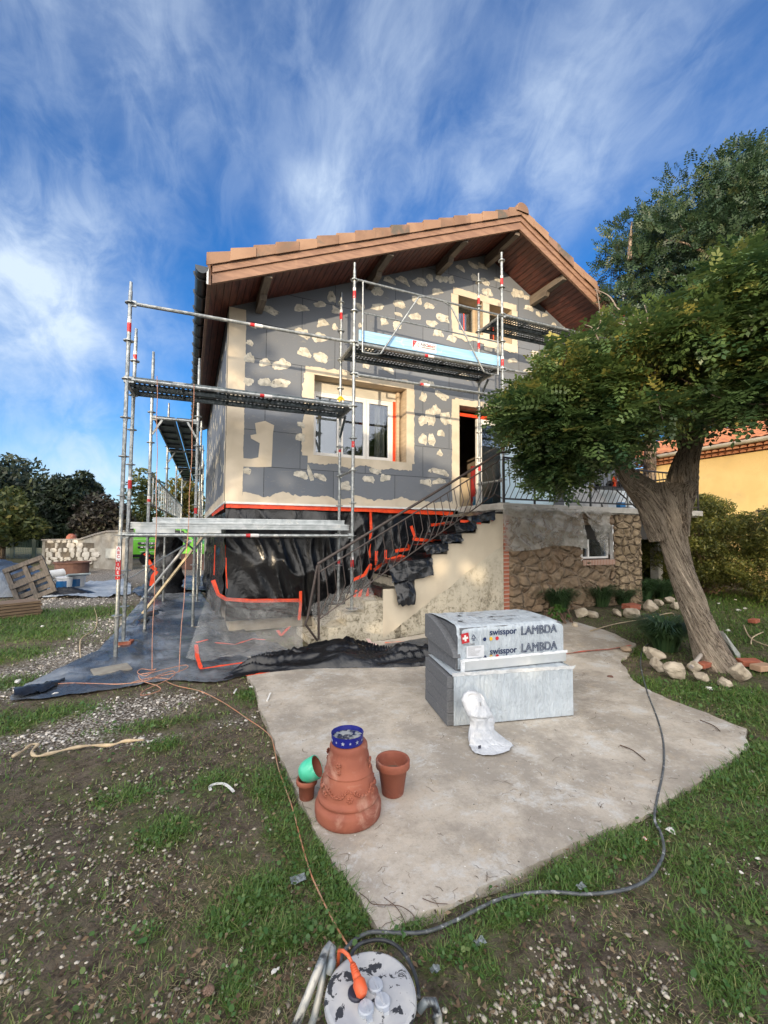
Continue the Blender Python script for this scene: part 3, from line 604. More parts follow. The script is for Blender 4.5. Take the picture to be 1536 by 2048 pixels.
# soffit: separate boards running into the depth
w = MB(); split(w, .0, .028, RV0+.035, .0, EL+.03, ER-.03)
u = EL+.03
w2 = MB()
while u < ER-.05:
    un = min(u+.105, ER-.03)
    if u < 5.15 < un: un = 5.15
    w2.add([(u+.004, RV0+.04, zs(u+.004)-.012), (un-.004, RV0+.04, zs(un-.004)-.012), (un-.004, 0 if un > 0 else LEN, zs(un-.004)-.012), (u+.004, 0 if un > 0 else LEN, zs(u+.004)-.012)], [(0, 1, 2, 3)])
    w2.add([(u+.004, RV0+.04, zs(u)-.012), (u+.004, RV0+.04, zs(u)+.0), (u+.004, 0, zs(u)), (u+.004, 0, zs(u)-.012)], [(0, 1, 2, 3)]); u = un
w.add([(EL+.03, 0, zs(EL+.03)), (.0, 0, zs(0)), (0, LEN, zs(0)), (EL+.03, LEN, zs(EL+.03))], [(0, 1, 2, 3)])
hp(w, 'soffit_backing', mat('soffit_gap', (.03, .012, .01), None, 4, .8)); hp(w2, 'soffit', woodm)
# barge boards (two stepped boards each side) and verge tiles
w = MB(); P = lambda d0, d1, a, b: [(a, zs(a)+d0), (b, zs(b)+d0), (b, zs(b)+d1), (a, zs(a)+d1)]
for a, b in ((EL+.06, 5.15), (5.15, ER-.03)):
    w.prism(P(-.115, .045, a, b), RV0-.028, RV0+.02, MV); w.prism(P(.03, .155, a, b), RV0-.055, RV0-.005, MV); w.prism(P(.045, .06, a, b), RV0-.036, RV0-.029, MV)
hp(w, 'barge_board', fascia, bevel=.004)
w = MB(); k = 0; tiles3 = [tile, mat('terracotta_tile_dark', (.23, .135, .095), (.17, .095, .066), 2.5, .85, bump=.4, bscale=60, dirt=(.10, .085, .07), dscale=3., drng=(.42, .6)), mat('terracotta_tile_pale', (.30, .185, .12), (.24, .14, .09), 2.5, .8, bump=.4, bscale=60, dirt=(.20, .15, .11), dscale=4)]
for side in (0, 1):
    a0, a1 = (EL-.02, 5.15) if side == 0 else (ER+.02, 5.15); n = 18 if side == 0 else 15; r = random.Random(3+side)
    for i in range(n):
        a = a0+(a1-a0)*i/n; b = a0+(a1-a0)*(i+1.12)/n
        if i == n-1: b = a1
        w.cur = r.choice((0, 0, 1, 2)); lo = .128+r.uniform(-.006, .006); za, zb = zs(min(max(a, -.6), 10.3)), zs(b); e = r.uniform(-.004, .004); tl = .0
        # cover flange (hangs over the barge board) and top
        q0, q1 = RV0-.085+e-.012*(i % 2), RV0+.17; s_ = .042
        pts = [(a, q0, za+lo), (b, q0, zb+lo-.0), (b, q0, zb+lo+.14), (a, q0, za+lo+.14+s_), (a, q0+.018, za+lo), (b, q0+.018, zb+lo), (b, q0+.018, zb+lo+.12), (a, q0+.018, za+lo+.12+s_),
               (a, q1, za+lo+.115+s_), (b, q1, zb+lo+.14), (a, q1, za+lo+.115+s_), (b, q1, zb+lo+.115)]
        w.add(pts, [(0, 1, 2, 3), (4, 7, 6, 5), (0, 4, 5, 1), (3, 2, 9, 8), (7, 10, 11, 6), (0, 3, 7, 4), (1, 5, 6, 2), (8, 9, 11, 10), (3, 8, 10, 7), (2, 6, 11, 9)])
w.cur = 0; hp(w, 'verge_tiles', tiles3, roof, bevel=.004)
w = MB()
for i in range(20):
    v0 = RV0-.12+i*.5; zc = 7.56+.235; pr = []
    for rr, vv in ((.135, v0), (.150, v0+.01), (.150, v0+.08), (.125, v0+.10), (.12, v0+.55)): pr.append((rr, vv))
    vs = []; m = 12
    for rr, vv in pr:
        for q in range(m+1): t = -.25+(PI+.5)*q/m; vs.append((5.15+rr*math.cos(t), vv, zc-.03+rr*1.0*math.sin(t)))
    w.add(vs, [(a*(m+1)+q, a*(m+1)+q+1, (a+1)*(m+1)+q+1, (a+1)*(m+1)+q) for a in range(len(pr)-1) for q in range(m)])
    if i == 0: w.add([vs[q] for q in range(m+1)], [tuple(range(m+1))])
hp(w, 'ridge_caps', tile, roof)
# gutter
gut = mat('dark_zinc', (.075, .085, .095), (.055, .062, .07), 5, .4, .7)
w = MB(); gx, gz_ = EL-.075, zs(EL)+.115; vs = []; m = 10
for vv in (RV0-.05, LEN+.4):
    for q in range(m+1): t = PI+PI*q/m; vs.append((gx+.085*math.cos(t), vv, gz_+.1*math.sin(t)))
    for q in range(m+1): t = 2*PI-PI*q/m; vs.append((gx+.078*math.cos(t), vv, gz_+.093*math.sin(t)))
K = 2*(m+1); w.add(vs, [(q, (q+1) % K, (q+1) % K+K, q+K) for q in range(K)]); w.add([vs[q] for q in range(m+1)], [tuple(range(m+1))])
g = hp(w, 'gutter', gut, smooth=True)
for i in range(19):
    w = MB(); vv = RV0+.12+i*.5; pts = [(gx+.094*math.cos(PI+PI*q/8), vv, gz_+.11*math.sin(PI+PI*q/8)) for q in range(9)]
    for a, b in zip(pts[:-1], pts[1:]): w.bar(a, b, .03, .006, (0, 1, 0))
    hp(w, 'gutter_bracket', gut, g)
w = MB(); w.tube([(.5, LEN-.1, 0), (.5, LEN-.1, 1)], .04)  # rain pipe at the back corner
w = MB(); w.prism([(EL+.0, -.10), (EL+.045, -.10), (EL+.045, .2), (EL, .2)], RV0-.0, LEN+.4, Matrix(((1, 0, 0, 0), (0, 0, 1, 0), (0, 1, 0, zs(EL)), (0, 0, 0, 1)))); hp(w, 'eaves_board', fascia)
w = MB(); w.bar((EL+.0, RV0-.04, zs(EL)-.12), (EL+.0, RV0-.04, zs(EL)+.12), .025, .012, (0, 1, 0)); hp(w, 'verge_stop', white)
# purlins carrying the overhang
for uc in (.47, 2.45, 3.95, 5.15, 6.38, 8.3):
    w = MB(); zz = zs(uc)-.02 if uc != 5.15 else 7.49
    w.prism([(RV0+.04, zz), (0.1, zz), (.1, zz-.21), (RV0+.55, zz-.21), (RV0+.50, zz-.13), (RV0+.04, zz-.12)], uc-.055, uc+.055, Matrix(((0, 0, 1, 0), (1, 0, 0, 0), (0, 1, 0, 0), (0, 0, 0, 1))))
    hp(w, 'purlin', beam, bevel=.004)
# ---- windows and door
def glass():
    t = NT('glass'); g_ = t.n('ShaderNodeBsdfGlossy', {'Roughness': .02, 'Color': (.85, .9, 1.)}); tr = t.n('ShaderNodeBsdfTransparent', {'Color': (.75, .78, .78)})
    fr = t.n('ShaderNodeFresnel', {'IOR': 1.5}).outputs[0]; k = t.n('ShaderNodeMapRange', {0: fr, 1: .0, 2: 1., 3: .075, 4: .9}).outputs[0]
    ms = t.n('ShaderNodeMixShader', {0: k}); t.L.new(tr.outputs[0], ms.inputs[1]); t.L.new(g_.outputs[0], ms.inputs[2]); t.L.new(ms.outputs[0], t.out.inputs[0]); return t.m
gl = glass()
def frame(u0, u1, z0, z1, v, fw=.05, d=.05):
    w = MB(); w.box((u0, v, z0), (u0+fw, v+d, z1)); w.box((u1-fw, v, z0), (u1, v+d, z1)); w.box((u0+fw, v+.001, z0), (u1-fw, v+d-.001, z0+fw)); w.box((u0+fw, v+.001, z1-fw), (u1-fw, v+d-.001, z1)); return w
def pane(u0, u1, z0, z1, v, parent): w = MB(); w.box((u0, v, z0), (u1, v+.008, z1)); return hp(w, 'pane', gl, parent)
u0, u1, z0, z1 = OPEN[0]
w = MB(); w.box((u0+.002, .27, z1-.19), (u1-.002, .36, z1-.002)); w.box((u0+.002, .262, z1-.20), (u1-.1, .30, z1-.185)); hp(w, 'shutter_box', mat('shutter_box', (.66, .62, .53), None, 3, .5), bevel=.004)
fr = hp(frame(u0+.002, u1-.16, z0+.002, z1-.19, .27, .045, .07), 'window_frame', pvc, bevel=.004)
a, b, c = u0+.05, u1-.205, (u1-.205-u0-.05)/3
greypvc = mat('shaded_sash', (.50, .48, .43), None, 3, .5)
for i in range(3):
    x0, x1 = a+c*i+.003, a+c*(i+1)-.003; s_ = hp(frame(x0, x1, z0+.05, z1-.24, .255, .055, .055), 'sash', pvc, fr, bevel=.004)
    w = MB(); w.box((x0+.056, .28, z0+.107), (x1-.056, .288, z1-.297)); hp(w, 'pane', gl, fr)
w = MB(); w.box((a+.06, .34, z0+.1), (a+c-.05, .345, z1-.3)); hp(w, 'blind', mat('roller_blind', (.34, .33, .33), (.30, .29, .29), 2, .8), fr)
w = MB(); n = 26; vs = []
for i in range(n+1):
    t = i/n; uu = a+2*c+.24+t*(c-.30); vv = .42+.025*math.sin(t*26)+.01*math.sin(t*57); vs += [(uu, vv, z0+.0), (uu-.02*math.sin(t*9), vv, z1-.2)]
w.add(vs, [(2*i, 2*i+2, 2*i+3, 2*i+1) for i in range(n)]); hp(w, 'curtain', mat('grey_curtain', (.30, .28, .27), (.24, .23, .22), 3, .9, sc=(20, 20, 1)), smooth=True)
w = MB(); w.box((u1-.158, .262, z0+.004), (u1-.105, .36, z1-.19)); hp(w, 'masking_tape', orange)
w = MB(); w.box((u1-.104, .20, z0+.003), (u1-.05, .36, z1-.003)); hp(w, 'insulated_jamb', revealm)
for u0, u1, z0, z1 in OPEN[2:]:
    fr = hp(frame(u0+.003, u1-.003, z0+.003, z1-.003, .26, .05, .06), 'window_frame', revealm); pane(u0+.05, u1-.05, z0+.05, z1-.05, .29, fr)
    w = MB(); w.box((u0+.30, .25, z0+.06), (u0+.318, .262, z1-.2)); hp(w, 'masking_tape', orange, fr)
    w = MB(); w.box((u0+.06, .32, z0+.05), (u1-.06, .33, z1-.05)); hp(w, 'inner_shutter', mat('inner_shutter', (.38, .34, .26), None, 3, .8), fr)
# terrace door: open on the left, glazed leaves on the right
u0, u1, z0, z1 = OPEN[1]
w = MB(); w.box((u0+.003, .24, z1-.14), (u1-.003, .262, z1-.075)); hp(w, 'masking_tape', orange)
fr = hp(frame(u0+.62, u1-.01, z0+.003, z1-.15, .24, .05, .07), 'door_frame', pvc, bevel=.004)
for i in range(2):
    x0 = u0+.665+i*.70; x1 = x0+.69; s_ = hp(frame(x0, x1, z0+.05, z1-.2, .225, .065, .055), 'door_leaf', pvc, fr, bevel=.004)
    w = MB(); w.box((x0+.066, .25, z0+.117), (x1-.066, .258, z1-.267)); hp(w, 'pane', gl, fr)
w = MB(); w.box((u0+.01, .50, z0), (u0+.60, .52, z0+.72)); hp(w, 'inner_panel', mat('beige_panel', (.46, .37, .25), (.40, .32, .21), 3, .8, sc=(9, 1, 1)))
w = MB(); w.box((u0+.18, 1.2, z0), (u0+.60, 1.22, z0+1.35)); hp(w, 'inner_door', mat('pale_inner_door', (.42, .33, .2), None, 3, .7))
w = MB(); vs = []; n = 14
for i in range(11):
    t = i/10; zz = z0+1.25-t*.95; rr = .03+.15*min(1, t*2.2)+.02*math.sin(t*17); 
    for k in range(n): q = 2*PI*k/n; vs.append((u0+.38+rr*math.cos(q)*(1+.15*math.sin(q*3+t*9)), .95+rr*.5*math.sin(q), zz))
w.add(vs, [(i*n+k, i*n+(k+1) % n, (i+1)*n+(k+1) % n, (i+1)*n+k) for i in range(10) for k in range(n)]); o = w.build('coat', mat('black_cloth', (.012, .012, .014), None, 6, .9), None, smooth=True)
o.data.transform(Matrix.Rotation(PH, 4, 'Z')); o.location = HW(u0+.38, .95, z0+.30)
props(o, 'black coat hanging inside the open terrace door', 'coat')
w = MB(); w.box((u0+.70, .55, z0+.1), (u0+.95, .60, z0+1.0)); o = hp(w, 'red_curtain', mat('red_cloth', (.30, .02, .02), None, 5, .9))
w = MB(); w.box((u0+.70, .48, z0+.0), (u0+1.2, .52, z0+.32)); hp(w, 'blue_skirting', mat('blue_cloth', (.04, .22, .42), None, 5, .8))
# ---- stone basement, terrace, outside stair (v = -1.27 is their front face)
FV = -1.27
def stonemat(name, base, hi, mort, sc, edge=.05):
    t = NT(name); V0 = t.tc.outputs['Object']
    V = t.n('ShaderNodeMapping', {'Vector': t.n('ShaderNodeMixRGB', {0: .10, 1: V0, 2: t.n('ShaderNodeTexNoise', {'Vector': V0, 'Scale': 4., 'Detail': 4.}).outputs[1]}).outputs[0], 'Scale': (1, 1, 1.55)}).outputs[0]
    e = t.n('ShaderNodeTexVoronoi', {'Vector': V, 'Scale': sc}, feature='DISTANCE_TO_EDGE').outputs[0]; c = t.n('ShaderNodeTexVoronoi', {'Vector': V, 'Scale': sc})
    cs = t.n('ShaderNodeSeparateColor', {0: c.outputs['Color']})
    col = t.mix(cs.outputs[0], base, hi); col = t.mix(t.mth('MULTIPLY', t.ramp(t.noise(9, 8, .6, rough=.7), .4, .7), .55), col, tuple(x*.5 for x in base))
    col = t.mix(t.ramp(t.mth('ADD', e, t.mth('MULTIPLY', t.noise(16, 6, rough=.7), .06)), edge+.05, edge), col, mort)
    h = t.mth('ADD', t.ramp(e, 0., .16), t.mth('MULTIPLY', t.noise(20, 8, rough=.7), .45))
    return t.done(col, .95, 0., t.bump(h, 1., .05))
rubble = stonemat('rubble_masonry', (.21, .14, .085), (.29, .215, .14), (.21, .165, .115), 3.6, .02)
crazy = stonemat('crazy_pier', (.27, .20, .12), (.37, .28, .18), (.10, .07, .045), 5.0, .035)
def bumpwall(u0, u1, z0, z1, v, holes, step, amp, sc):
    """masonry front with real relief, holes left open"""
    mb = MB(); nu = int((u1-u0)/step)+1; nz_ = int((z1-z0)/step)+1; idx = {}
    for j in range(nz_+1):
        for i in range(nu+1):
            u = u0+(u1-u0)*i/nu; z = z0+(z1-z0)*j/nz_; q = noise.voronoi(Vector((u*sc, z*sc*1.5, 2.2)))[0]; dd = min(.22, q[1]-q[0]); e = min(i, nu-i)/2
            idx[i, j] = len(mb.v); mb.v.append(Vector((u, v-amp*(dd/.22)**.6*min(1, e)-amp*.4*noise.noise(Vector((u*7, z*7, 0))), z)))
    for j in range(nz_):
        for i in range(nu):
            uc, zc = u0+(u1-u0)*(i+.5)/nu, z0+(z1-z0)*(j+.5)/nz_
            if any(a < uc < b and c_ < zc < d_ for a, b, c_, d_ in holes): continue
            mb.f.append([idx[i, j], idx[i+1, j], idx[i+1, j+1], idx[i, j+1]]); mb.mi.append(0)
    return mb
STW = [F(1160, 1118, FV), F(1222, 1050, FV)]
wu0, wu1, wz0, wz1 = STW[0][0]+.02, STW[1][0]-.02, STW[0][2]-.02, STW[1][2]
mb = bumpwall(4.6, 7.25, -.02, 2.0, FV, [(wu0, wu1, wz0, wz1)], .022, .06, 3.0); hp(mb, 'stone_wall', rubble, smooth=True)
mb = bumpwall(7.25, 8.03, -.02, 2.0, FV-.02, [(wu0, wu1, wz0, wz1)], .025, .05, 4.4); hp(mb, 'stone_pier', crazy, smooth=True)
w = MB(); w.box((8.0, FV+.02, -.02), (8.04, .1, 2.0)); w.box((4.62, FV+.3, 0), (8.0, FV+.32, 1.0)); hp(w, 'stone_return', rubble)
t_ = NT('brick_quoin'); s_ = t_.n('ShaderNodeSeparateXYZ', {0: t_.tc.outputs['Object']}); fz = t_.mth('FRACT', t_.mth('MULTIPLY', s_.outputs[2], 14.5))
bq = t_.done(t_.mix(t_.mth('GREATER_THAN', fz, .22), (.42, .36, .3), t_.mix(t_.noise(12, 4), (.30, .085, .05), (.40, .14, .08))), .9)
w = MB(); w.box((4.49, FV-.012, -.02), (4.60, FV+.1, 1.95)); hp(w, 'brick_quoin', bq)
# cellar window
fr = hp(frame(wu0, wu1, wz0+.02, wz1-.02, FV+.06, .035, .05), 'cellar_window', pvc)
w = MB(); w.box((wu0-.03, FV-.045, wz0-.02), (wu0, FV+.02, wz1)); hp(w, 'window_surround', pvc, fr); w = MB(); w.box((wu1, FV-.045, wz0-.02), (wu1+.03, FV+.02, wz1)); hp(w, 'window_surround', pvc, fr)
w = MB(); w.box((wu0+.25, FV+.055, wz0+.05), (wu0+.29, FV+.10, wz1-.05)); hp(w, 'mullion', pvc, fr)
w = MB(); w.box((wu0+.04, FV+.10, wz0+.05), (wu0+.25, FV+.11, wz1-.05)); hp(w, 'inner_shutter', mat('ochre_board', (.36, .16, .05), None, 3, .7), fr)
pane(wu0+.03, wu1-.03, wz0+.05, wz1-.05, FV+.085, fr)
w = MB(); w.box((wu0+.3, FV+.14, wz0+.04), (wu1-.02, FV+.15, wz1-.05)); hp(w, 'inner_curtain', mat('olive_curtain', (.22, .21, .14), None, 3, .9), fr)
t_ = NT('tiled_sill'); s_ = t_.n('ShaderNodeSeparateXYZ', {0: t_.tc.outputs['Object']}); fz = t_.mth('FRACT', t_.mth('MULTIPLY', s_.outputs[0], 24.))
w = MB(); w.box((wu0-.02, FV-.07, wz0-.10), (wu1+.03, FV+.05, wz0+.0)); hp(w, 'tiled_sill', t_.done(t_.mix(t_.mth('GREATER_THAN', fz, .22), (.55, .50, .44), (.33, .16, .10)), .7), fr)
# terrace slab
slabm = mat('slab_concrete', (.50, .48, .44), (.38, .36, .32), 5, .85, bump=.2, dirt=(.24, .21, .17))
w = MB(); w.box((4.40, FV-.10, 2.02), (10.02, -.013, 2.135)); w.box((4.44, FV-.02, 1.99), (10.0, -.02, 2.021)); hp(w, 'terrace_slab', slabm, bevel=.008)
w = MB(); w.box((4.5, FV+.05, 1.5), (9.6, .12, 1.988)); hp(w, 'terrace_beam', mat('dark_beam', (.05, .045, .04), None, 3, .9))
w = MB(); w.box((9.6, -.6, 0), (9.75, -.4, 2.0)); hp(w, 'terrace_post', slabm)
# stair block with stepped top edge
def nose(i): return 1.34+.286*(i-1), .07+.1708*i
t = NT('stained_render'); n1 = t.noise(2.2, 9, 1., (1, 1, .5), rough=.7); n2 = t.noise(14, 8, .6, rough=.75); s_ = t.n('ShaderNodeSeparateXYZ', {0: t.tc.outputs['Object']})
c = t.mix(t.ramp(n1, .3, .7), (.58, .53, .42), (.47, .42, .325)); lowz = t.ramp(s_.outputs[2], 1.3, .1)
c = t.mix(t.mth('MULTIPLY', t.ramp(t.mth('ADD', n2, t.mth('MULTIPLY', n1, .5)), .70, .95), t.mth('ADD', t.mth('MULTIPLY', lowz, .8), .25)), c, (.10, .085, .05))
c = t.mix(t.mth('MULTIPLY', t.ramp(t.noise(5, 8, .5, rough=.7), .55, .75), .5), c, (.63, .58, .46))
stain = t.done(c, .92, 0., t.bump(t.mth('ADD', n2, t.mth('MULTIPLY', t.noise(50, 6), .4)), .5, .02))
poly = [(1.13, -.03), (4.49, -.03), (4.49, 2.019), (4.40, 2.019)]
pts = []
for i in range(11, 0, -1):
    ui, zi = nose(i); un = nose(i+1)[0]; pts += [(un+.0, zi), (ui, zi)]
poly = [(1.10, -.03), (4.488, -.03), (4.488, 2.018), (nose(12)[0]-.0, 2.018)]+pts
poly = [p for k, p in enumerate(poly) if k == 0 or p != poly[k-1]]
# front wall with two vent slots: strips between slots
vents = [(3.96, 1.29, .05, .10), (2.46, .30, .05, .13)]
w = MB(); M_ = Matrix(((1, 0, 0, 0), (0, 0, 1, 0), (0, 1, 0, 0), (0, 0, 0, 1)))
for i in range(1, 12):
    (a, z), b = nose(i), nose(i+1)[0]; b = min(b, 4.488)
    segs = [(a, b)]
    for vu, vz, hw, hh in vents:
        if a < vu < b or a < vu+hw < b: segs = [(a, vu-hw), (vu+hw, b)]; w.box((vu-hw, FV, -.03), (vu+hw, -.36, vz-hh)); w.box((vu-hw, FV, vz+hh), (vu+hw, -.36, z)); w.box((vu-hw, FV+.1, vz-hh), (vu+hw, -.36, vz+hh))
    for x0, x1 in segs:
        if x1 > x0: w.box((x0, FV, -.03), (x1, -.36, z))
w.box((1.10, FV+.02, -.03), (1.34, -.36, .10))
stair = hp(w, 'staircase', stain)
w = MB()      # clean cream band of new render under the steps
for i in range(4, 12):
    a, z = nose(i); b = min(nose(i+1)[0], 4.488); n = 6
    for q in range(n):
        x0, x1 = a+(b-a)*q/n, a+(b-a)*(q+1)/n; f0 = .62*(x0-2.1)-.05+rag(x0, 40, .03); f1 = .62*(x1-2.1)-.05+rag(x1, 40, .03); w.add([(x0, FV-.004, min(z, f0+.0)), (x1, FV-.004, min(z, f1)), (x1, FV-.004, z), (x0, FV-.004, z)], [(0, 1, 2, 3)])
hp(w, 'fresh_render', mat('fresh_render', (.60, .53, .41), (.54, .47, .36), 3, .9), stair)
# railing
w = MB(); hr0, hr1 = Vector((1.17, FV-.02, 1.16)), Vector((4.42, FV-.02, 3.02))
RZ = lambda u: 1.16+(3.02-1.16)*(u-1.17)/(4.42-1.17)
w.tube([hr0, hr1, (4.62, FV-.02, 3.04)], .021, 8); rl = hp(w, 'stair_railing', iron)
w = MB(); w.tube([(1.20, FV-.02, RZ(1.2)-.13), (4.42, FV-.02, RZ(4.42)-.13), (4.60, FV-.02, 2.91)], .011, 6); hp(w, 'mid_bar', iron, rl)
w = MB(); w.tube([(1.20, FV-.02, .38), (1.6, FV-.02, .38+.4*.62), (4.3, FV-.02, .38+3.1*.615), (4.45, FV-.02, 2.22)], .010, 6); hp(w, 'bottom_bar', iron, rl)
w = MB(); w.bar((1.20, FV-.02, .10), (1.185, FV-.02, 1.16), .028, .028, (0, 1, 0)); hp(w, 'post', iron, rl)
w = MB(); w.tube([(1.17, FV-.02, 1.15), (1.02, FV-.08, .42), (.99, FV-.08, .34), (1.18, FV-.02, .09)], .018, 6); hp(w, 'bowed_post', iron, rl)
for i in range(25):
    u = 1.30+i*.128; lo = .38+(u-1.2)*.617; w = MB(); w.tube([(u-.02, FV-.02, RZ(u)-.13), (u+.02, FV-.06, lo+.27), (u-.10, FV-.02, lo-.06)], .0075, 5); hp(w, 'baluster', iron, rl)
RT = 2.93; w = MB(); w.tube([(4.45, FV-.06, RT), (9.92, FV-.06, RT-.0), (9.95, FV+1.0, RT)], .018, 8); br = hp(w, 'balcony_railing', blackiron)
w = MB(); w.bar((4.45, FV-.06, 2.21), (9.92, FV-.06, 2.21), .012, .03, (0, 0, 1)); hp(w, 'bottom_bar', blackiron, br)
for u in (4.46, 5.15, 6.55, 7.9, 9.3, 9.92): w = MB(); w.box((u-.014, FV-.074, 2.13), (u+.014, FV-.046, RT)); hp(w, 'post', blackiron, br)
for i in range(44):
    u = 4.56+i*.122; w = MB(); w.tube([(u, FV-.06, RT), (u, FV-.10, 2.45), (u-.10, FV-.06, 2.215)], .0075, 5); hp(w, 'baluster', blackiron, br)
# ================================================================= text helper
def text(name, s, M, size, m, parent, ext=.0006, outline=False, ax='CENTER', sx=1.):
    cu = bpy.data.curves.new(name, 'FONT'); cu.body = s; cu.size = size; cu.align_x = ax; cu.align_y = 'CENTER'
    if outline: cu.fill_mode = 'NONE'; cu.bevel_depth = size*.022; cu.bevel_resolution = 1
    else: cu.extrude = ext; cu.offset = size*.014
    ob = bpy.data.objects.new(name+'_tmp', cu); COL.objects.link(ob); bpy.context.view_layer.update()
    me = bpy.data.meshes.new_from_object(ob.evaluated_get(bpy.context.evaluated_depsgraph_get())); bpy.data.objects.remove(ob)
    me.name = name; me.transform(MW(parent).inverted() @ M @ Matrix.Diagonal((sx, 1, 1, 1))); me.materials.clear()
    return link(name, me, parent, [m])
def wallM(p, ang=0., yaw=0.):     # text plane standing upright, reading along +X turned by yaw, facing -Y
    return Matrix.Translation(p) @ Matrix.Rotation(yaw, 4, 'Z') @ Matrix.Rotation(PI/2, 4, 'X') @ Matrix.Rotation(ang, 4, 'Z')
# ================================================================= SCAFFOLD
YF, YR = 6.33, 7.06; XA, XB, XC, XD = -1.03, 2.04, 4.84, 7.91; Z0 = 1.56
fs = thing('facade_scaffold', (XA, YF, 0), 'galvanised tube scaffold with steel decks standing in front of the gable', 'scaffold')
whitem = mat('sticker_white', (.75, .73, .72), None, 5, .4)
def standard(par, x, y, z0, z1, stick=(), lean=(0, 0), r0=Z0):
    w = MB(); w.tube([(x, y, z0), (x+lean[0], y+lean[1], z1)], .0242, 10)
    k = math.ceil((z0+.12-r0)/.5); 
    while r0+k*.5 < z1-.02:
        z = r0+k*.5; t = (z-z0)/(z1-z0); c = Vector((x+lean[0]*t, y+lean[1]*t, z)); w.lathe([(.024, -.006), (.062, -.005), (.062, .005), (.024, .006)], 10, Matrix.Translation(c)); k += 1
        w.tube([c+Vector((0, 0, -.05)), c+Vector((0, 0, .03))], .027, 8)
    w.tube([(x+lean[0], y+lean[1], z1-.01), (x+lean[0], y+lean[1], z1+.12)], .019, 8)
    o = w.build('standard', zinc, par)
    w = MB(); w.box((x-.075, y-.075, z0-.012), (x+.075, y+.075, z0-.002)); w.tube([(x, y, z0-.01), (x, y, z0+.10)], .019, 8); w.build('base_plate', zinc, o)
    for z in stick:
        t = (z-z0)/(z1-z0); q = Vector((x+lean[0]*t, y+lean[1]*t, 0)); w = MB(); w.tube([q+Vector((0, 0, z-.085)), q+Vector((0, 0, z+.035))], .0252, 12); w.build('sticker', redm, o)
        w = MB(); w.tube([q+Vector((0, 0, z+.0352)), q+Vector((0, 0, z+.085))], .0253, 12); w.build('sticker', whitem, o)
    return o
sA = standard(fs, XA, YF, .05, 4.72, (4.26,), (.03, 0)); standard(fs, XA-.03, YR, .10, 4.42, (4.12, 2.3), (.03, 0))
standard(fs, XB, YF, .47, 5.72, (5.35, 3.0, 1.16)); standard(fs, XB, YR, .46, 5.62, (5.35, 3.05, 1.12)); standard(fs, XC, YF, 2.16, 6.6, (6.2, 4.7, 3.1)); standard(fs, XC, YR, 2.16, 6.62, (6.2, 5.3, 2.9)); standard(fs, XD, YF, 2.16, 6.6, (6.2,)); standard(fs, XD, YR, 2.16, 6.6)
# the stacked lettering on the near standard
w = MB(); w.box((XA-.027, YF-.031, 1.01), (XA+.027, YF-.0262, 1.25)); w.build('label_red', redm, sA); w = MB(); w.box((XA-.027, YF-.031, 1.2502), (XA+.027, YF-.0262, 1.42)); w.build('label_white', whitem, sA)
for i, ch in enumerate('ABCMINET'):
    text('letter', ch, wallM((XA, YF-.033, 1.392-i*.0495)), .052, redm if i < 3 else whitem, sA, sx=1.0)
def ledger(par, p, q, r=.0242, stick=None, nm='ledger'):
    p, q = Vector(p), Vector(q); w = MB(); w.tube([p, q], r, 10); d = (q-p).normalized()
    for c, s_ in ((p, 1), (q, -1)): w.bar(c-d*.01*s_, c+d*.07*s_, .03, .075)
    o = w.build(nm, zinc, par)
    if stick is not None:
        c = p.lerp(q, stick); w = MB(); w.tube([c-d*.03, c+d*.03], r+.001, 12); w.build('sticker', redm, o); w = MB(); w.tube([c+d*.031, c+d*.14], r+.001, 12); w.build('sticker', whitem, o)
    return o
for y in (YF,):
    ledger(fs, (XA+.03, y, 4.56), (XB, y, 4.56), stick=.5); ledger(fs, (XA+.03, y, Z0), (XB, y, Z0), stick=.5); ledger(fs, (XA+.03, y, 3.555), (XB, y, 3.555), stick=.55)
ledger(fs, (XA, YR, Z0), (XB, YR, Z0)); ledger(fs, (XB, YF, 4.06), (XC, YF, 4.06), stick=.42); ledger(fs, (XB, YF, 4.555), (XC, YF, 4.555), stick=.45); ledger(fs, (XC, YF, 5.555), (XD, YF, 5.555)); ledger(fs, (XC, YF, 4.56), (XD, YF, 4.56)); ledger(fs, (XC, YF, 4.06), (XD, YF, 4.06))
for x in (XA, XB): ledger(fs, (x, YF, Z0), (x, YR, Z0), nm='transom'); ledger(fs, (x, YF, 3.56), (x, YR, 3.56), nm='transom')
for x in (XB, XC): ledger(fs, (x, YF, 4.56), (x, YR, 4.56), nm='transom')
for x in (XB, XC): ledger(fs, (x, YF, 2.56), (x, YR, 2.56), .02, nm='transom')
for x in (XC, XD): ledger(fs, (x, YF, 5.56), (x, YR, 5.56), nm='transom')
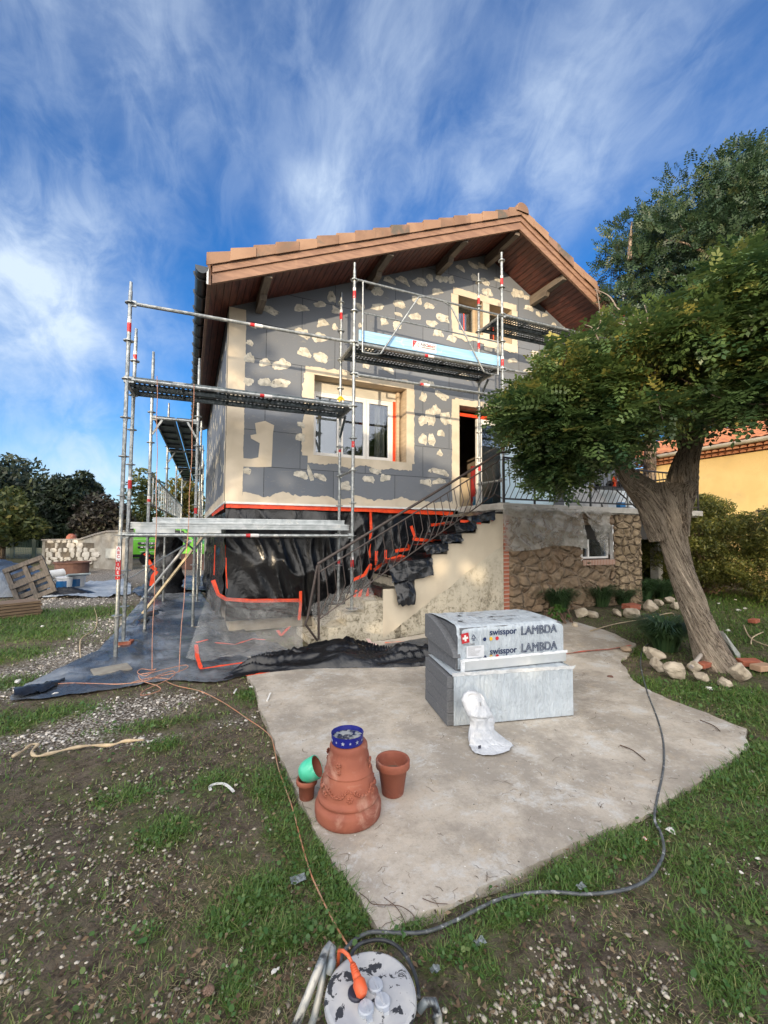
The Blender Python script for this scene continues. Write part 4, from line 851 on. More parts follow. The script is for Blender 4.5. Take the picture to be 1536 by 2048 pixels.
def deck(par, p, q, wdt, side, z, holes=True, th=.065):
    """steel plank from p to q (xy) with folded edges and a perforated top; side = unit vector across"""
    p, q = Vector((*p, 0)), Vector((*q, 0)); d = (q-p).normalized(); l = (q-p).length; s_ = Vector((*side, 0)); w = MB()
    def P(a, b, c): v = p+d*a+s_*b; return Vector((v.x, v.y, z+c))
    def bx(a0, a1, b0, b1, c0, c1):
        w.add([P(a0, b0, c0), P(a1, b0, c0), P(a1, b1, c0), P(a0, b1, c0), P(a0, b0, c1), P(a1, b0, c1), P(a1, b1, c1), P(a0, b1, c1)], [(0, 3, 2, 1), (4, 5, 6, 7), (0, 1, 5, 4), (1, 2, 6, 5), (2, 3, 7, 6), (3, 0, 4, 7)])
    # perforated sheet
    na = int(l/.03); nb = 9; st = l/na; sb = wdt/nb
    for j in range(nb):
        i = 0
        while i < na:
            if holes and j % 2 == 1 and i % 2 == 1: i += 1; continue
            i0 = i
            while i < na and not (holes and j % 2 == 1 and i % 2 == 1): i += 1
            w.add([P(i0*st, j*sb, 0), P(i*st, j*sb, 0), P(i*st, (j+1)*sb, 0), P(i0*st, (j+1)*sb, 0)], [(0, 1, 2, 3)])
    bx(0, l, 0, .004, -th, .002); bx(0, l, wdt-.004, wdt, -th, .002); bx(0, l, .004, .03, -th, -th+.004); bx(0, l, wdt-.03, wdt-.004, -th, -th+.004)
    k = 0.
    while k < l: bx(k, k+.02, .004, wdt-.004, -.03, -.002); k += l/5
    bx(-.03, .03, .02, wdt-.02, -.05, -.01); bx(l-.03, l+.03, .02, wdt-.02, -.05, -.01)
    return w.build('deck', zincd, par)
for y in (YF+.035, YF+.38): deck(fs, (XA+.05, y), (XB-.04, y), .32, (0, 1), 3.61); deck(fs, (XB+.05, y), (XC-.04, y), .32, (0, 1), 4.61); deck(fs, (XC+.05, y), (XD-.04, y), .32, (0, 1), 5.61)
# lower deck boards laid flat with their edge to the viewer
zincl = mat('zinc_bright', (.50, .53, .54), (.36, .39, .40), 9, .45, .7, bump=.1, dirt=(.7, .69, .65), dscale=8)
def channel(par, x0, x1, y, z, h=.085, dp=.32):
    w = MB(); w.box((x0, y, z), (x1, y+.005, z+h)); w.box((x0, y+.005, z+h-.005), (x1, y+dp, z+h)); w.box((x0, y-.012, z), (x1, y-.0005, z+.014)); w.box((x0, y-.014, z+h-.018), (x1, y-.0005, z+h)); w.box((x0, y-.010, z+h*.42), (x1, y-.0005, z+h*.55)); w.box((x0+.002, y+dp-.005, z), (x1-.002, y+dp, z+h-.006)); return w.build('deck', zincl, par)
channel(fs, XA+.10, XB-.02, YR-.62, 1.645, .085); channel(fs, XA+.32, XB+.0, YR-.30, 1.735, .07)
w = MB(); w.box((XA+.16, YR-.64, 1.59), (XA+.62, YR-.62, 1.643)); w.box((XA+.78, YR-.64, 1.59), (XA+1.2, YR-.62, 1.643)); w.build('hook_plate', zincl, fs)
# guard frame and blue toe board of the middle bay
w = MB(); y = YF-.03; gz0, gz1 = 4.42, 5.50; a, b = XB+.13, XC-.12
w.tube([(XB+.02, y, gz1+.06), (XC+.0, y, gz1+.02)], .017, 8); w.tube([(a, y, gz1+.05), (a, y, gz0)], .014, 8); w.tube([(b, y, gz1+.02), (b, y, gz0)], .014, 8); w.tube([(a, y, 5.05), (b, y, 5.02)], .013, 8)
w.tube([(XB+1.22, y, gz1+.04), (XB+1.10, y, gz1-.0), (a+.30, y, gz0+.02), (a+.2, y, gz0), (a, y, gz0)], .014, 8); w.tube([(XB+1.58, y, gz1+.03), (XB+1.72, y, gz1-.02), (b-.30, y, gz0+.02), (b-.2, y, gz0), (b, y, gz0)], .014, 8); w.build('guardrail', zinc, fs)
w = MB(); w.box((XB+.09, YF+.028, 4.62), (XC-.03, YF+.05, 4.80)); tb = w.build('toe_board', mat('blue_board', (.22, .44, .68), (.30, .50, .70), 5, .6, sc=(.5, 4, 9), dirt=(.5, .6, .68), dscale=6), fs)
w = MB(); w.box((XB+1.02, YF+.020, 4.635), (XB+1.46, YF+.0275, 4.79)); w.build('sign_plate', whitem, tb)
w = MB(); w.add([(XB+1.022, YF+.0185, 4.787), (XB+1.022, YF+.0185, 4.66), (XB+1.10, YF+.0185, 4.787)], [(0, 1, 2)]); w.build('sign_corner', redm, tb)
inkm = mat('ink', (.03, .03, .05), None, 5, .5)
text('sign_text', 'ABC', wallM((XB+1.235, YF+.018, 4.74)), .075, inkm, tb); text('sign_text', 'MINET', wallM((XB+1.37, YF+.018, 4.735)), .062, redm, tb, sx=.85)
w = MB(); w.box((XB+1.18, YF+.0175, 4.69), (XB+1.44, YF+.0195, 4.70)); w.tube([(XB+1.125, YF+.018, 4.76), (XB+1.115, YF+.018, 4.72), (XB+1.13, YF+.018, 4.69)], .006, 6); w.build('sign_line', inkm, tb)
# cantilever brackets, clamps
for x, z in ((XC, 4.56), (XB, 3.56)): w = MB(); w.bar((x, YR, z-.35), (x-.0, YR-.3, z-.05), .03, .03); w.tube([(x, YR, z-.05), (x, YR, z-.4)], .02, 8); w.build('bracket', zincd, fs)
w = MB(); p = Vector((XB, YR, 3.88)); w.tube([p+Vector((0, 0, -.03)), p+Vector((0, 0, .03))], .034, 10); w.tube([p+Vector((-.06, -.03, -.02)), p+Vector((0, -.03, .04)), p+Vector((.06, -.03, -.02))], .014, 6); w.tube([p+Vector((-.02, -.035, 0)), p+Vector((-.03, -.035, -.13))], .010, 6); w.build('yellow_clamp', mat('yellow_plastic', (.85, .55, .01), None, 5, .4), fs)
# ---- flank scaffold
fk = thing('flank_scaffold', (-.6, 7.95, 0), 'narrow tube scaffold running back along the left flank of the house', 'scaffold')
XO, XI = -.90, -.20; YS = [7.95, 11.02, 14.09, 17.16]
for k, y in enumerate(YS):
    standard(fk, XO, y, .02, 4.45-.0*k, (2.1,) if k == 0 else (), (-.0, 0)); standard(fk, XI, y, .02, 4.45 if k == 0 else 4.1, (2.0,) if k == 0 else ())
    ledger(fk, (XO, y, 3.47), (XI, y, 3.47), nm='transom'); ledger(fk, (XO, y, 1.56), (XI, y, 1.56), nm='transom')
    w = MB(); w.bar((XO+.02, y, 3.2), (XO+.16, y, 3.45), .03, .03); w.bar((XI-.02, y, 3.2), (XI-.16, y, 3.45), .03, .03); w.build('brace', zinc, fk)
for y0, y1 in zip(YS[:-1], YS[1:]):
    for x in (XO+.03, XO+.37): deck(fk, (x, y0+.04), (x, y1-.04), .31, (1, 0), 3.52, holes=False)
    for z in (2.56, 2.06): ledger(fk, (XO, y0, z), (XO, y1, z), .018, nm='guardrail')
    for k in range(1, 6): w = MB(); y = y0+k*.5; w.box((XO-.012, y-.012, 2.06), (XO+.012, y+.012, 2.56)); w.build('guard_post', zinc, fk)
    ledger(fk, (XO, y0, 1.56), (XO, y1, 1.56))
w = MB(); w.tube([G(283, 1200), (-.28, 8.4, 1.45)], .028, 6); w.build('diagonal', mat('white_tube', (.7, .7, .7), None, 5, .5), fk)
w = MB(); w.tube([G(253, 1160), (-.3, 8.3, 1.42)], .016, 6); w.build('diagonal', zinc, fk)
w = MB(); w.bar((XI, 7.95, 1.3), (XI-.25, 7.95, 1.53), .03, .03); w.bar((XI, 7.95, 1.3), (XI+.15, 7.95, 1.53), .03, .03); w.build('brace', zincd, fk)
pale = mat('pale_timber', (.62, .52, .34), (.50, .40, .25), 6, .8, sc=(1, 1, 8), dirt=(.3, .25, .18), dscale=14)
w = MB(); w.bar(G(284, 1229), atT(418, 1058, 9.0), .055, .04); props(w.build('timber_batten', pale), 'long pale timber batten leaning diagonally through the flank scaffold', 'timber')
# pads under the near standards
w = MB(); w.box((-.20, -.15, 0), (.17, .13, .035)); o = w.build('paving_slab', mat('old_slab', (.30, .28, .23), (.22, .2, .17), 8, .9, bump=.3), None, bevel=.006); o.location = G(223, 1343); o.rotation_euler = (0, 0, .35); props(o, 'grey slab under the base plate of the nearest scaffold tube', 'slab')
w = MB(); w.box((-.11, -.09, 0), (.11, .09, .03)); o = w.build('stone_pad', stonew, None, bevel=.005); o.location = Vector((XA+.02, YF, .008)); o.location.z = .018; props(o, 'small pale stone pad right under the nearest scaffold foot', 'stone')
bm_ = mat('red_brick', (.36, .11, .06), (.28, .08, .045), 8, .85, bump=.3, dirt=(.45, .38, .32), dscale=10)
w = MB(); w.box((-.11, -.075, 0), (.11, .055, .055)); o = w.build('brick', bm_, None, bevel=.005); o.location = (XA-.02, YR+.0, .035); o.rotation_euler = (0, 0, -.2); props(o, 'red brick under the second scaffold foot', 'brick')
w = MB(); w.box((-.16, -.11, 0), (.16, .10, .03)); o = w.build('paving_slab', mat('buff_slab', (.40, .34, .24), None, 8, .9, bump=.3), None, bevel=.005); o.location = (XA+.04, YR-.01, .004); props(o, 'buff slab beneath the red brick of the scaffold foot', 'slab')
w = MB(); w.box((-.10, -.10, 0), (.10, .10, .02)); o = w.build('foot_pad', stonew, None); o.location = (XI, 7.95, .0); props(o, 'thin pale pad under the inner foot of the flank scaffold', 'pad')
# ================================================================= SHEETS
def bez(pts, t):
    """polyline sampled by arc length, gently smoothed"""
    P = [Vector(p) for p in pts]; L_ = [0]
    for a, b in zip(P[:-1], P[1:]): L_.append(L_[-1]+(b-a).length)
    s_ = t*L_[-1]
    for i in range(len(P)-1):
        if s_ <= L_[i+1] or i == len(P)-2:
            k = (s_-L_[i])/max(1e-9, L_[i+1]-L_[i]); return P[i].lerp(P[i+1], min(1, max(0, k)))
def loft(name, A, B, nu, nv, m, disp, parent=None, nrm=None, seed=0, edge=.0, build=True):
    vs = []
    for j in range(nv+1):
        for i in range(nu+1):
            t, s_ = i/nu, j/nv; a, b = bez(A, t), bez(B, t); p = a.lerp(b, s_)
            q = disp(t, s_, p)
            if isinstance(q, Vector): p = p+q
            else: p = p+Vector(nrm or (0, 0, 1))*q
            if edge: p = p+Vector((noise.noise(p*6+Vector((seed, 0, 0))), noise.noise(p*6+Vector((0, seed, 5))), 0))*edge*(1 if j in (0, nv) else .3)
            vs.append(p)
    fs_ = [(j*(nu+1)+i, j*(nu+1)+i+1, (j+1)*(nu+1)+i+1, (j+1)*(nu+1)+i) for j in range(nv) for i in range(nu)]
    mb = MB(); mb.add(vs, fs_); return mb.build(name, m, parent, smooth=True)
def ridged(p, sc, seed, oct=3):
    out = 0; a = 1
    for o in range(oct):
        q = 1-abs(noise.noise(Vector((p.x*sc+seed, p.y*sc*1.3, p.z*sc+o*7)))*2); out += a*q*q*q; sc *= 2.1; a *= .5
    return out
def gset(pts): return [G(*p) for p in pts]
tp = loft('ground_tarp', gset(TARP_BACK), gset(TARP_FRONT), 170, 46, groundfilm, lambda t, s_, p: .008+.045*ridged(p, 1.1, 3, 2)*(math.sin(PI*s_)**.5+.1)+.010*ridged(p, 4, 9, 2), edge=.02)
props(tp, 'wrinkled slate coloured tarpaulin spread on the ground at the scaffold feet', 'tarpaulin')
w = MB(); pts = [G(x, y)+Vector((0, 0, .03)) for x, y in ((120, 1380), (90, 1385), (50, 1398), (25, 1400))]
o = loft('turned_corner', [G(25, 1385), G(70, 1378), G(130, 1368)], [G(28, 1402), G(90, 1390), G(128, 1374)], 16, 6, blackfilm, lambda t, s_, p: .03+.035*math.sin(PI*s_)+.02*ridged(p, 6, 2), tp)
o = loft('turned_flap', [G(285, 1232), G(265, 1248), G(258, 1260)], [G(330, 1226), G(300, 1240), G(280, 1262)], 14, 6, blackfilm, lambda t, s_, p: .03+.04*math.sin(PI*s_)+.02*ridged(p, 6, 5), tp)
# dark film lying behind, along the flank
t2 = loft('flank_tarp', gset([(262, 1185), (300, 1165), (350, 1155), (412, 1150)]), gset([(290, 1200), (320, 1190), (370, 1186), (418, 1184)]), 60, 24, groundfilm, lambda t, s_, p: .01+.05*ridged(p, 1.2, 6), edge=.03)
props(t2, 'slate coloured sheet on the ground under the flank scaffold', 'tarpaulin')
t3 = loft('dust_sheet', gset([(95, 1181), (160, 1168), (250, 1160), (262, 1172)]), gset([(85, 1197), (150, 1197), (215, 1196), (262, 1190)]), 70, 22, greyfilm, lambda t, s_, p: .01+.05*ridged(p, 1., 16), edge=.04)
props(t3, 'pale dusty plastic sheet spread beside the two buckets', 'plastic sheet')
# black film masking the lower front
def plane_pts(pts, v): out = []; [out.append(HW(*F(x, y, v))) for x, y in pts]; return out
def fold(t, s_, p, k=1.): q = p.x*1.5+.8*(p.z-2)*math.sin(p.x*1.3+.6); return k*(.12*ridged(Vector((q*.8, p.z*.5+p.x*.2, 0)), 1.0, 4, 2)+.02*noise.noise(Vector((q*5, p.z*1.5, 1))))
NV = Vector((math.sin(PH), -math.cos(PH), 0))
bf = loft('masking_film', [HW(.02, .10, 2.05), HW(2.2, .10, 2.05), HW(4.44, .10, 2.05)], [HW(.05, .06, .20), HW(2.2, .04, .18), HW(4.4, .06, .25)], 150, 60, blackfilm, lambda t, s_, p: NV*(fold(t, s_, p, .75)*min(1, s_*4+.1)), seed=1)
props(bf, 'black plastic film masking the lower front wall behind the stair', 'plastic film')
def ribbon(pts, wd, nrm, m, name, parent, lift=.004):
    mb = MB(); P = [Vector(p)+Vector(nrm)*lift for p in pts]; vs = []; N_ = Vector(nrm)
    Q = []
    for a, b in zip(P[:-1], P[1:]):
        n = max(2, int((b-a).length/.06))
        for k in range(n): Q.append(a.lerp(b, k/n))
    Q.append(P[-1])
    for i, p in enumerate(Q):
        d = (Q[min(i+1, len(Q)-1)]-Q[max(i-1, 0)]).normalized(); s_ = d.cross(N_).normalized(); j = N_*.006*noise.noise(p*9); k = 1+.25*noise.noise(p*5+Vector((3, 0, 0)))
        vs += [p-s_*wd/2*k+j, p+s_*wd/2*k-j]
    mb.add(vs, [(2*i, 2*i+2, 2*i+3, 2*i+1) for i in range(len(Q)-1)]); return mb.build(name, m, parent, smooth=True)
ribbon([HW(.02, .02, 2.035), HW(2.4, .02, 2.03), HW(4.3, .02, 2.0)], .075, NV, orange, 'masking_tape', bf)
o = ribbon(plane_pts([(741, 1024), (742, 1060), (738, 1100), (741, 1140)], .03), .05, NV, orange, 'masking_tape', bf)
o = ribbon(plane_pts([(452, 1090), (452, 1140), (455, 1190)], .02), .02, NV, orange, 'masking_tape', bf)
o = ribbon(plane_pts([(430, 1090), (428, 1150)], .02), .012, NV, orange, 'masking_tape', bf)
o = ribbon([HW(.0, .06, 2.02), HW(.0, 1.5, 2.02), HW(.0, 4, 2.02)], .07, Vector((-1, 0, 0)), orange, 'masking_tape', bf)
bs = loft('flank_film', [HW(.09, .0, 2.03), HW(.06, 3, 2.03), HW(.06, 6.5, 2.03)], [HW(.02, .0, .22), HW(.02, 3, .05), HW(-.05, 6.5, .02)], 60, 40, blackfilm, lambda t, s_, p: Vector((-1, 0, 0))*.06*ridged(Vector((p.y*1.2, p.z*.5, 0)), 1.5, 8)*min(1, s_*4+.1))
props(bs, 'black plastic film hung along the lower flank wall', 'plastic film')
# clear film over the foot of the wall and the lower steps
q = [(426, 1160), (436, 1188), (452, 1198), (500, 1201), (602, 1200)]
cA = plane_pts(q, -.02); cB = gset([(372, 1318), (400, 1330), (470, 1318), (540, 1312), (606, 1300)])
cf = loft('clear_sheet', cA, cB, 70, 40, clearfilm, lambda t, s_, p: Vector((0, -.03, .045))*ridged(p, 1.6, 12)*math.sin(PI*min(1, s_+.12))+Vector((0, 0, .012)), edge=.01)
props(cf, 'crumpled clear plastic sheet draped from the wall foot over the ground', 'plastic sheet')
ribbon([cA[0]+NV*.02, cA[1]+NV*.03, cA[2]+NV*.03, cA[3]+NV*.03, cA[4]+NV*.03], .055, NV, orange, 'masking_tape', cf)
ribbon(plane_pts([(601, 1182), (601, 1210), (598, 1240)], -.1), .045, NV, orange, 'masking_tape', cf)
for pl in ([(392, 1300), (394, 1325), (402, 1351), (440, 1345), (500, 1336), (545, 1326)], [(555, 1270), (562, 1282), (572, 1270), (580, 1262)], [(430, 1296), (470, 1300), (505, 1288), (530, 1290)], [(392, 1296), (415, 1290)]):
    ribbon([G(*p)+Vector((0, 0, .075)) for p in pl], .045, (0, 0, 1), orange, 'masking_tape', cf, .0)
cs = loft('step_film', [HW(1.30, -.42, .33), HW(1.9, -.42, .62), HW(2.25, -.45, .85)], [HW(1.22, FV+.12, .14), HW(1.75, FV-.01, .34), HW(2.1, FV-.015, .44)], 30, 20, clearfilm, lambda t, s_, p: Vector((0, -.01, .05))*ridged(p, 3, 22)+Vector((0, 0, .07)))
props(cs, 'clear film thrown over the bottom steps of the outside stair', 'plastic film')
# black film bags and flaps over the treads
def flap(name, u0, u1, zt, zb, seed, lab, dz=0., bag=0., ur=None):
    A = [HW(u0, -.40, zt+.02), HW(u1, -.40, zt+.02+dz)]; B = [HW(u0, FV-.0, zt), HW(u1, FV-.0, zt+dz)]; C_ = [HW(u0+.03, FV-.03-bag, zb), HW(ur or u1, FV-.03-bag, zb+dz)]
    mb = MB(); vs = []; nu, nv = 22, 26
    for j in range(nv+1):
        for i in range(nu+1):
            t, s_ = i/nu, j/nv
            p = bez(A, t).lerp(bez(B, t), min(1, s_*2)) if s_ < .5 else bez(B, t).lerp(bez(C_, t), s_*2-1)
            p = p+Vector((.2, -1, .55)).normalized()*(.035*ridged(p, 3.2, seed)+bag*math.sin(PI*t)*max(0, math.sin(PI*(s_*2-1))) if s_ > .5 else .03*ridged(p, 3, seed)); p.z += noise.noise(Vector((t*5, seed, 0)))*.035*(1 if s_ > .9 else 0); vs.append(p)
    mb.add(vs, [(j*(nu+1)+i, j*(nu+1)+i+1, (j+1)*(nu+1)+i+1, (j+1)*(nu+1)+i) for j in range(nv) for i in range(nu)]); o = mb.build(name, blackfilm, smooth=True)
    return props(o, lab, 'plastic film')
mb = MB(); prof_ = []
for i in range(4, 12):
    a_, z_ = nose(i); zl = nose(i-1)[1]; prof_ += [(a_-.012, zl+.03), (a_-.014, z_+.004), (a_+.01, z_+.016), (nose(i+1)[0]-.03, z_+.014)]
vs = []; nv = 16; P2 = []
for (u0_, z0_), (u1_, z1_) in zip(prof_[:-1], prof_[1:]):
    for k in range(5): P2.append((u0_+(u1_-u0_)*k/5, z0_+(z1_-z0_)*k/5))
P2.append(prof_[-1])
for (u_, z_) in P2:
    for j in range(nv+1):
        v_ = FV-.012+(-.13-FV)*j/nv; q_ = .022*ridged(Vector((u_*2, v_*2, z_)), 2.2, 6, 2); vs.append(HW(u_-q_*.7, v_, z_+q_))
mb.add(vs, [(i*(nv+1)+j, i*(nv+1)+j+1, (i+1)*(nv+1)+j+1, (i+1)*(nv+1)+j) for i in range(len(P2)-1) for j in range(nv)]); o = mb.build('stair_film', blackfilm, smooth=True); props(o, 'black film laid over the treads and risers of the outside stair', 'plastic film')
sf = [flap('tread_film', 2.36, 2.74, .90, .50, 1, 'black film bunched into a bag, lowest of the tread covers', bag=.08, ur=2.68), flap('tread_film', 2.28, 3.03, 1.13, .84, 2, 'wide black film flap hanging over the stair side below the middle step', .08, .03), flap('tread_film', 2.88, 3.33, 1.40, 1.26, 3, 'black film on the middle step of the outside stair', .04, .02),
      flap('tread_film', 3.18, 3.60, 1.56, 1.43, 4, 'black film on the step above the middle of the stair', .04, .02), flap('tread_film', 3.45, 3.90, 1.74, 1.60, 5, 'short black film flap on an upper step of the stair', .06, .02), flap('tread_film', 3.72, 4.28, 1.88, 1.75, 6, 'black film on the topmost covered step of the stair', .10, .02)]
for k, pl in enumerate([[(706, 1160), (728, 1150), (742, 1128)], [(748, 1140), (775, 1120), (800, 1112), (850, 1128)], [(790, 1102), (817, 1098), (818, 1088)], [(825, 1078), (870, 1082), (908, 1082)], [(862, 1050), (890, 1048)], [(752, 1130), (753, 1102)], [(771, 1118), (771, 1100)], [(830, 1075), (822, 1052)], [(712, 1180), (706, 1205)], [(722, 1178), (716, 1206)], [(738, 1176), (732, 1200)], [(920, 1042), (962, 1046)], [(984, 1028), (985, 1042)]]):
    ribbon(plane_pts(pl, -.75 if k not in (11, 12) else FV-.01), .05, NV, orange, 'masking_tape', sf[min(5, k//2)] if k < 11 else sf[5])
# heap of black film along the stair foot
hb = loft('film_heap', gset([(455, 1345), (540, 1318), (620, 1304), (700, 1296), (730, 1296), (780, 1308), (872, 1306)]), gset([(445, 1362), (520, 1349), (600, 1341), (690, 1338), (780, 1338), (830, 1336), (874, 1334)]), 150, 30, blackfilm,
          lambda t, s_, p: .015+math.sin(PI*s_)**.7*(.03+.10*math.exp(-((t-.55)/.14)**2)+.05*math.exp(-((t-.85)/.1)**2)*1+.10*ridged(Vector((p.x*.55-p.y*.4, p.y*3.2+p.x*.5, 0)), 1.5, 5, 2))*min(1, t*8), edge=.015)
props(hb, 'long heap of black plastic film gathered at the foot of the stair wall', 'plastic film')
ribbon([G(x, y)+Vector((0, 0, .05)) for x, y in ((596, 1326), (620, 1326), (660, 1318))], .06, (0, 0, 1), orange, 'masking_tape', hb)
ribbon([G(x, y)+Vector((0, 0, .012)) for x, y in ((492, 1354), (540, 1346))], .035, (0, 0, 1), orange, 'masking_tape', hb)
ribbon([G(x, y)+Vector((0, 0, .03)) for x, y in ((770, 1290), (830, 1286), (872, 1280))], .03, (0, 0, 1), orange, 'masking_tape', hb)
ribbon([G(x, y)+Vector((0, 0, .10)) for x, y in ((735, 1292), (740, 1300), (752, 1306))], .05, (0, -.3, 1), mat('pinkish_rag', (.7, .5, .45), None, 8, .8), 'pale_rag', hb)
# red strap lying on the patio
o = ribbon([G(x, y)+Vector((0, 0, .022)) for x, y in ((1120, 1313), (1170, 1306), (1220, 1302), (1262, 1294))], .03, (0, 0, 1), mat('faded_red', (.42, .07, .035), (.5, .12, .08), 9, .6), 'red_strap', None); props(o, 'faded red strap lying across the far end of the patio', 'strap')
# film hung from the terrace edge
A_ = plane_pts([(1003, 1010), (1060, 1014), (1120, 1017), (1160, 1019)], FV-.14); B_ = plane_pts([(1008, 1103), (1040, 1102), (1075, 1098), (1105, 1091), (1140, 1092), (1175, 1098)], FV-.10)
hf = loft('hung_film', A_, B_, 70, 40, clearfilm2, lambda t, s_, p: NV*.05*ridged(Vector((p.x*1.3+p.z*.8, p.z*1.2, 0)), 1.6, 31)); props(hf, 'large translucent grey film hanging from the terrace edge over the stone wall', 'plastic film')
A_ = plane_pts([(1164, 1020), (1190, 1022), (1219, 1024)], FV-.14); B_ = plane_pts([(1201, 1096), (1210, 1106), (1219, 1110)], FV-.10)
hf = loft('hung_film', A_, B_, 24, 36, clearfilm2, lambda t, s_, p: NV*.04*ridged(Vector((p.x*1.3+p.z*.8, p.z*1.2, 0)), 2.2, 35)); props(hf, 'narrow translucent film strip hanging in front of the cellar window', 'plastic film')
# ================================================================= INSULATION PACKS
eps = mat('grey_eps', (.105, .11, .12), (.14, .145, .155), 60, .85, bump=.3, bscale=120, dirt=(.23, .235, .24), dscale=7, drng=(.6, .8))
def wrapmat():
    t = NT('white_wrap'); a = t.noise(3, 6, 2.5, (8, 1, 1.3), .6); b = t.noise(7, 5, 1.2)
    c = t.mix(t.ramp(a, .3, .7), (.43, .49, .545), (.50, .555, .60)); return t.done(c, .33, 0., t.bump(t.mth('ADD', t.mth('MULTIPLY', a, .7), t.mth('ADD', t.mth('MULTIPLY', b, .5), t.mth('MULTIPLY', t.noise(2.2, 7, 2.5, rough=.6), .9))), .7, .04))
wrap = wrapmat(); edgew = film('wrap_edge', (.70, .73, .76), .3, 1, 6, .7, (.78, .80, .82))
def wavy(mb, fn, nu, nv, amp, seed, ax):
    vs = []
    for j in range(nv+1):
        for i in range(nu+1):
            p = Vector(fn(i/nu, j/nv)); e = min(1, 6*min(j, nv-j)/nv+.25); vs.append(p+Vector(ax)*amp*e*(noise.noise(Vector((p.x*22, p.z*2.2, seed)))+.5*noise.noise(Vector((p.x*5, p.z*6, seed+4)))))
    mb.add(vs, [(j*(nu+1)+i, j*(nu+1)+i+1, (j+1)*(nu+1)+i+1, (j+1)*(nu+1)+i) for j in range(nv) for i in range(nu)])
zp = .02; yaw1 = math.radians(-10.2)
p1 = thing('insulation_pack', (1.855, 3.19, zp), 'lower pack of grey insulation boards, plain pale blue wrap, standing on the patio', 'insulation pack', rz=yaw1)
w = MB(); LX, DY, HZ = 1.15, .6, .40
for k in range(4): w.box((0.0+.002*(k % 2), .0, k*HZ/4+.0012), (LX, DY, (k+1)*HZ/4-.0012))
w.build('boards', eps, p1, world=False, bevel=.004)
w = MB(); x0 = .055; wavy(w, lambda a, b: (x0+a*(LX+.01-x0), -.012, .004+b*(HZ+.012)), 90, 14, .0035, 2, (0, -1, 0)); wavy(w, lambda a, b: (x0-.02+a*(LX+.01-x0), -.012+b*(DY+.02), HZ+.016), 60, 10, .004, 5, (0, 0, 1)); wavy(w, lambda a, b: (LX+.01, -.012+a*(DY+.02), .004+b*(HZ+.012)), 20, 10, .003, 8, (1, 0, 0))
w.build('wrap', wrap, p1, world=False, smooth=True)
w = MB(); n = 60; vs = []
for i in range(n+1): a = i/n; q = .012*noise.noise(Vector((a*14, 2, 0))); vs += [(x0-.01+a*(LX+.03-x0), -.016, HZ+.015-.012+q*.5), (x0-.02+a*(LX+.05-x0), -.026-q*.6, HZ+.036+q)]
w.add(vs, [(2*i, 2*i+2, 2*i+3, 2*i+1) for i in range(n)]); w.build('wrap_lip', edgew, p1, world=False, smooth=True)
yaw2 = math.radians(-4.5)
p2 = thing('insulation_pack', (1.945, 3.25, zp+HZ+.022), 'upper opened pack of grey insulation boards with printed wrap, lying on the plain pack', 'insulation pack', rz=yaw2)
LX2, HZ2 = 1.12, .365
w = MB(); MX = Matrix(((0, 0, 1, 0), (1, 0, 0, 0), (0, 1, 0, 0), (0, 0, 0, 1)))
w.prism([(-.0, .0), (.585, .0), (.59, .15), (-.0, .10)], .03, LX2-.01, MX)
w.prism([(-.02, .105), (.60, .155), (.60, .375), (.50, .372), (.38, .345), (.22, .285), (.08, .21), (-.005, .15)], .0, .07, MX)
w.prism([(.0, .11), (.59, .15), (.59, .36), (.0, .35)], .07, LX2-.01, MX); w.build('boards', eps, p2, world=False, bevel=.005)
w = MB(); K = 34
def wrapfn(a, b):      # b: 0 bottom front .. 1 back top, a along
    x = .045+a*(LX2-.035)
    if b < .55: y, z = -.012, b/.55*(HZ2-.05)
    elif b < .7: q = (b-.55)/.15*PI/2; y, z = -.012+.05-.05*math.cos(q), HZ2-.05+.05*math.sin(q)
    else: q = (b-.7)/.3; y, z = .038+q*.57, HZ2+.01*math.sin(q*PI)
    if a > .93: e = (a-.93)/.07; z -= .03*e*e; x -= .006*e
    if a < .10: e = (.10-a)/.10; z += .01*e; y += (0. if b < .5 else .02*e)
    return (x, y, z)
vs = []; nu = 100; nv = 36
for j in range(nv+1):
    for i in range(nu+1):
        a, b = i/nu, j/nv; p = Vector(wrapfn(a, b)); q = noise.noise(Vector((p.x*20, p.z*2, 3)))*.6+noise.noise(Vector((p.x*6, p.z*5+p.y*5, 9)))
        p += (Vector((0, -1, 0)) if b < .6 else Vector((0, 0, 1)))*(.0035 if b < .6 else .009)*q; vs.append(p)
w.add(vs, [(j*(nu+1)+i, j*(nu+1)+i+1, (j+1)*(nu+1)+i+1, (j+1)*(nu+1)+i) for j in range(nv) for i in range(nu)])
vs = []                                   # right end
for j in range(nv+1):
    p = Vector(wrapfn(1, j/nv)); vs += [p, Vector((p.x+.004, p.y*.2+.3*.8, p.z*.5+.1))]
w.add(vs, [(2*j, 2*j+1, 2*j+3, 2*j+2) for j in range(nv)]); w.build('wrap', wrap, p2, world=False, smooth=True)
w = MB(); w.prism([(-.05, .0), (-.02, -.0), (-.02, .072), (-.058, .086)], .07, LX2+.0, MX); w.build('wrap_fold', mat('grey_fold', (.42, .45, .46), (.50, .52, .53), 6, .5, bump=.2), p2, world=False, bevel=.006)
w = MB(); vs = []; n = 60
for i in range(n+1): a = i/n; q = noise.noise(Vector((a*17, 5, 0))); vs += [(.06+a*1.07, -.057, .08+.004*q), (.06+a*1.075, -.052-.012*abs(q), .102+.010*q)]
w.add(vs, [(2*i, 2*i+2, 2*i+3, 2*i+1) for i in range(n)])
w.box((.048, -.060, .0), (.085, -.054, .10)); w.build('wrap_lip', edgew, p2, world=False, smooth=False)
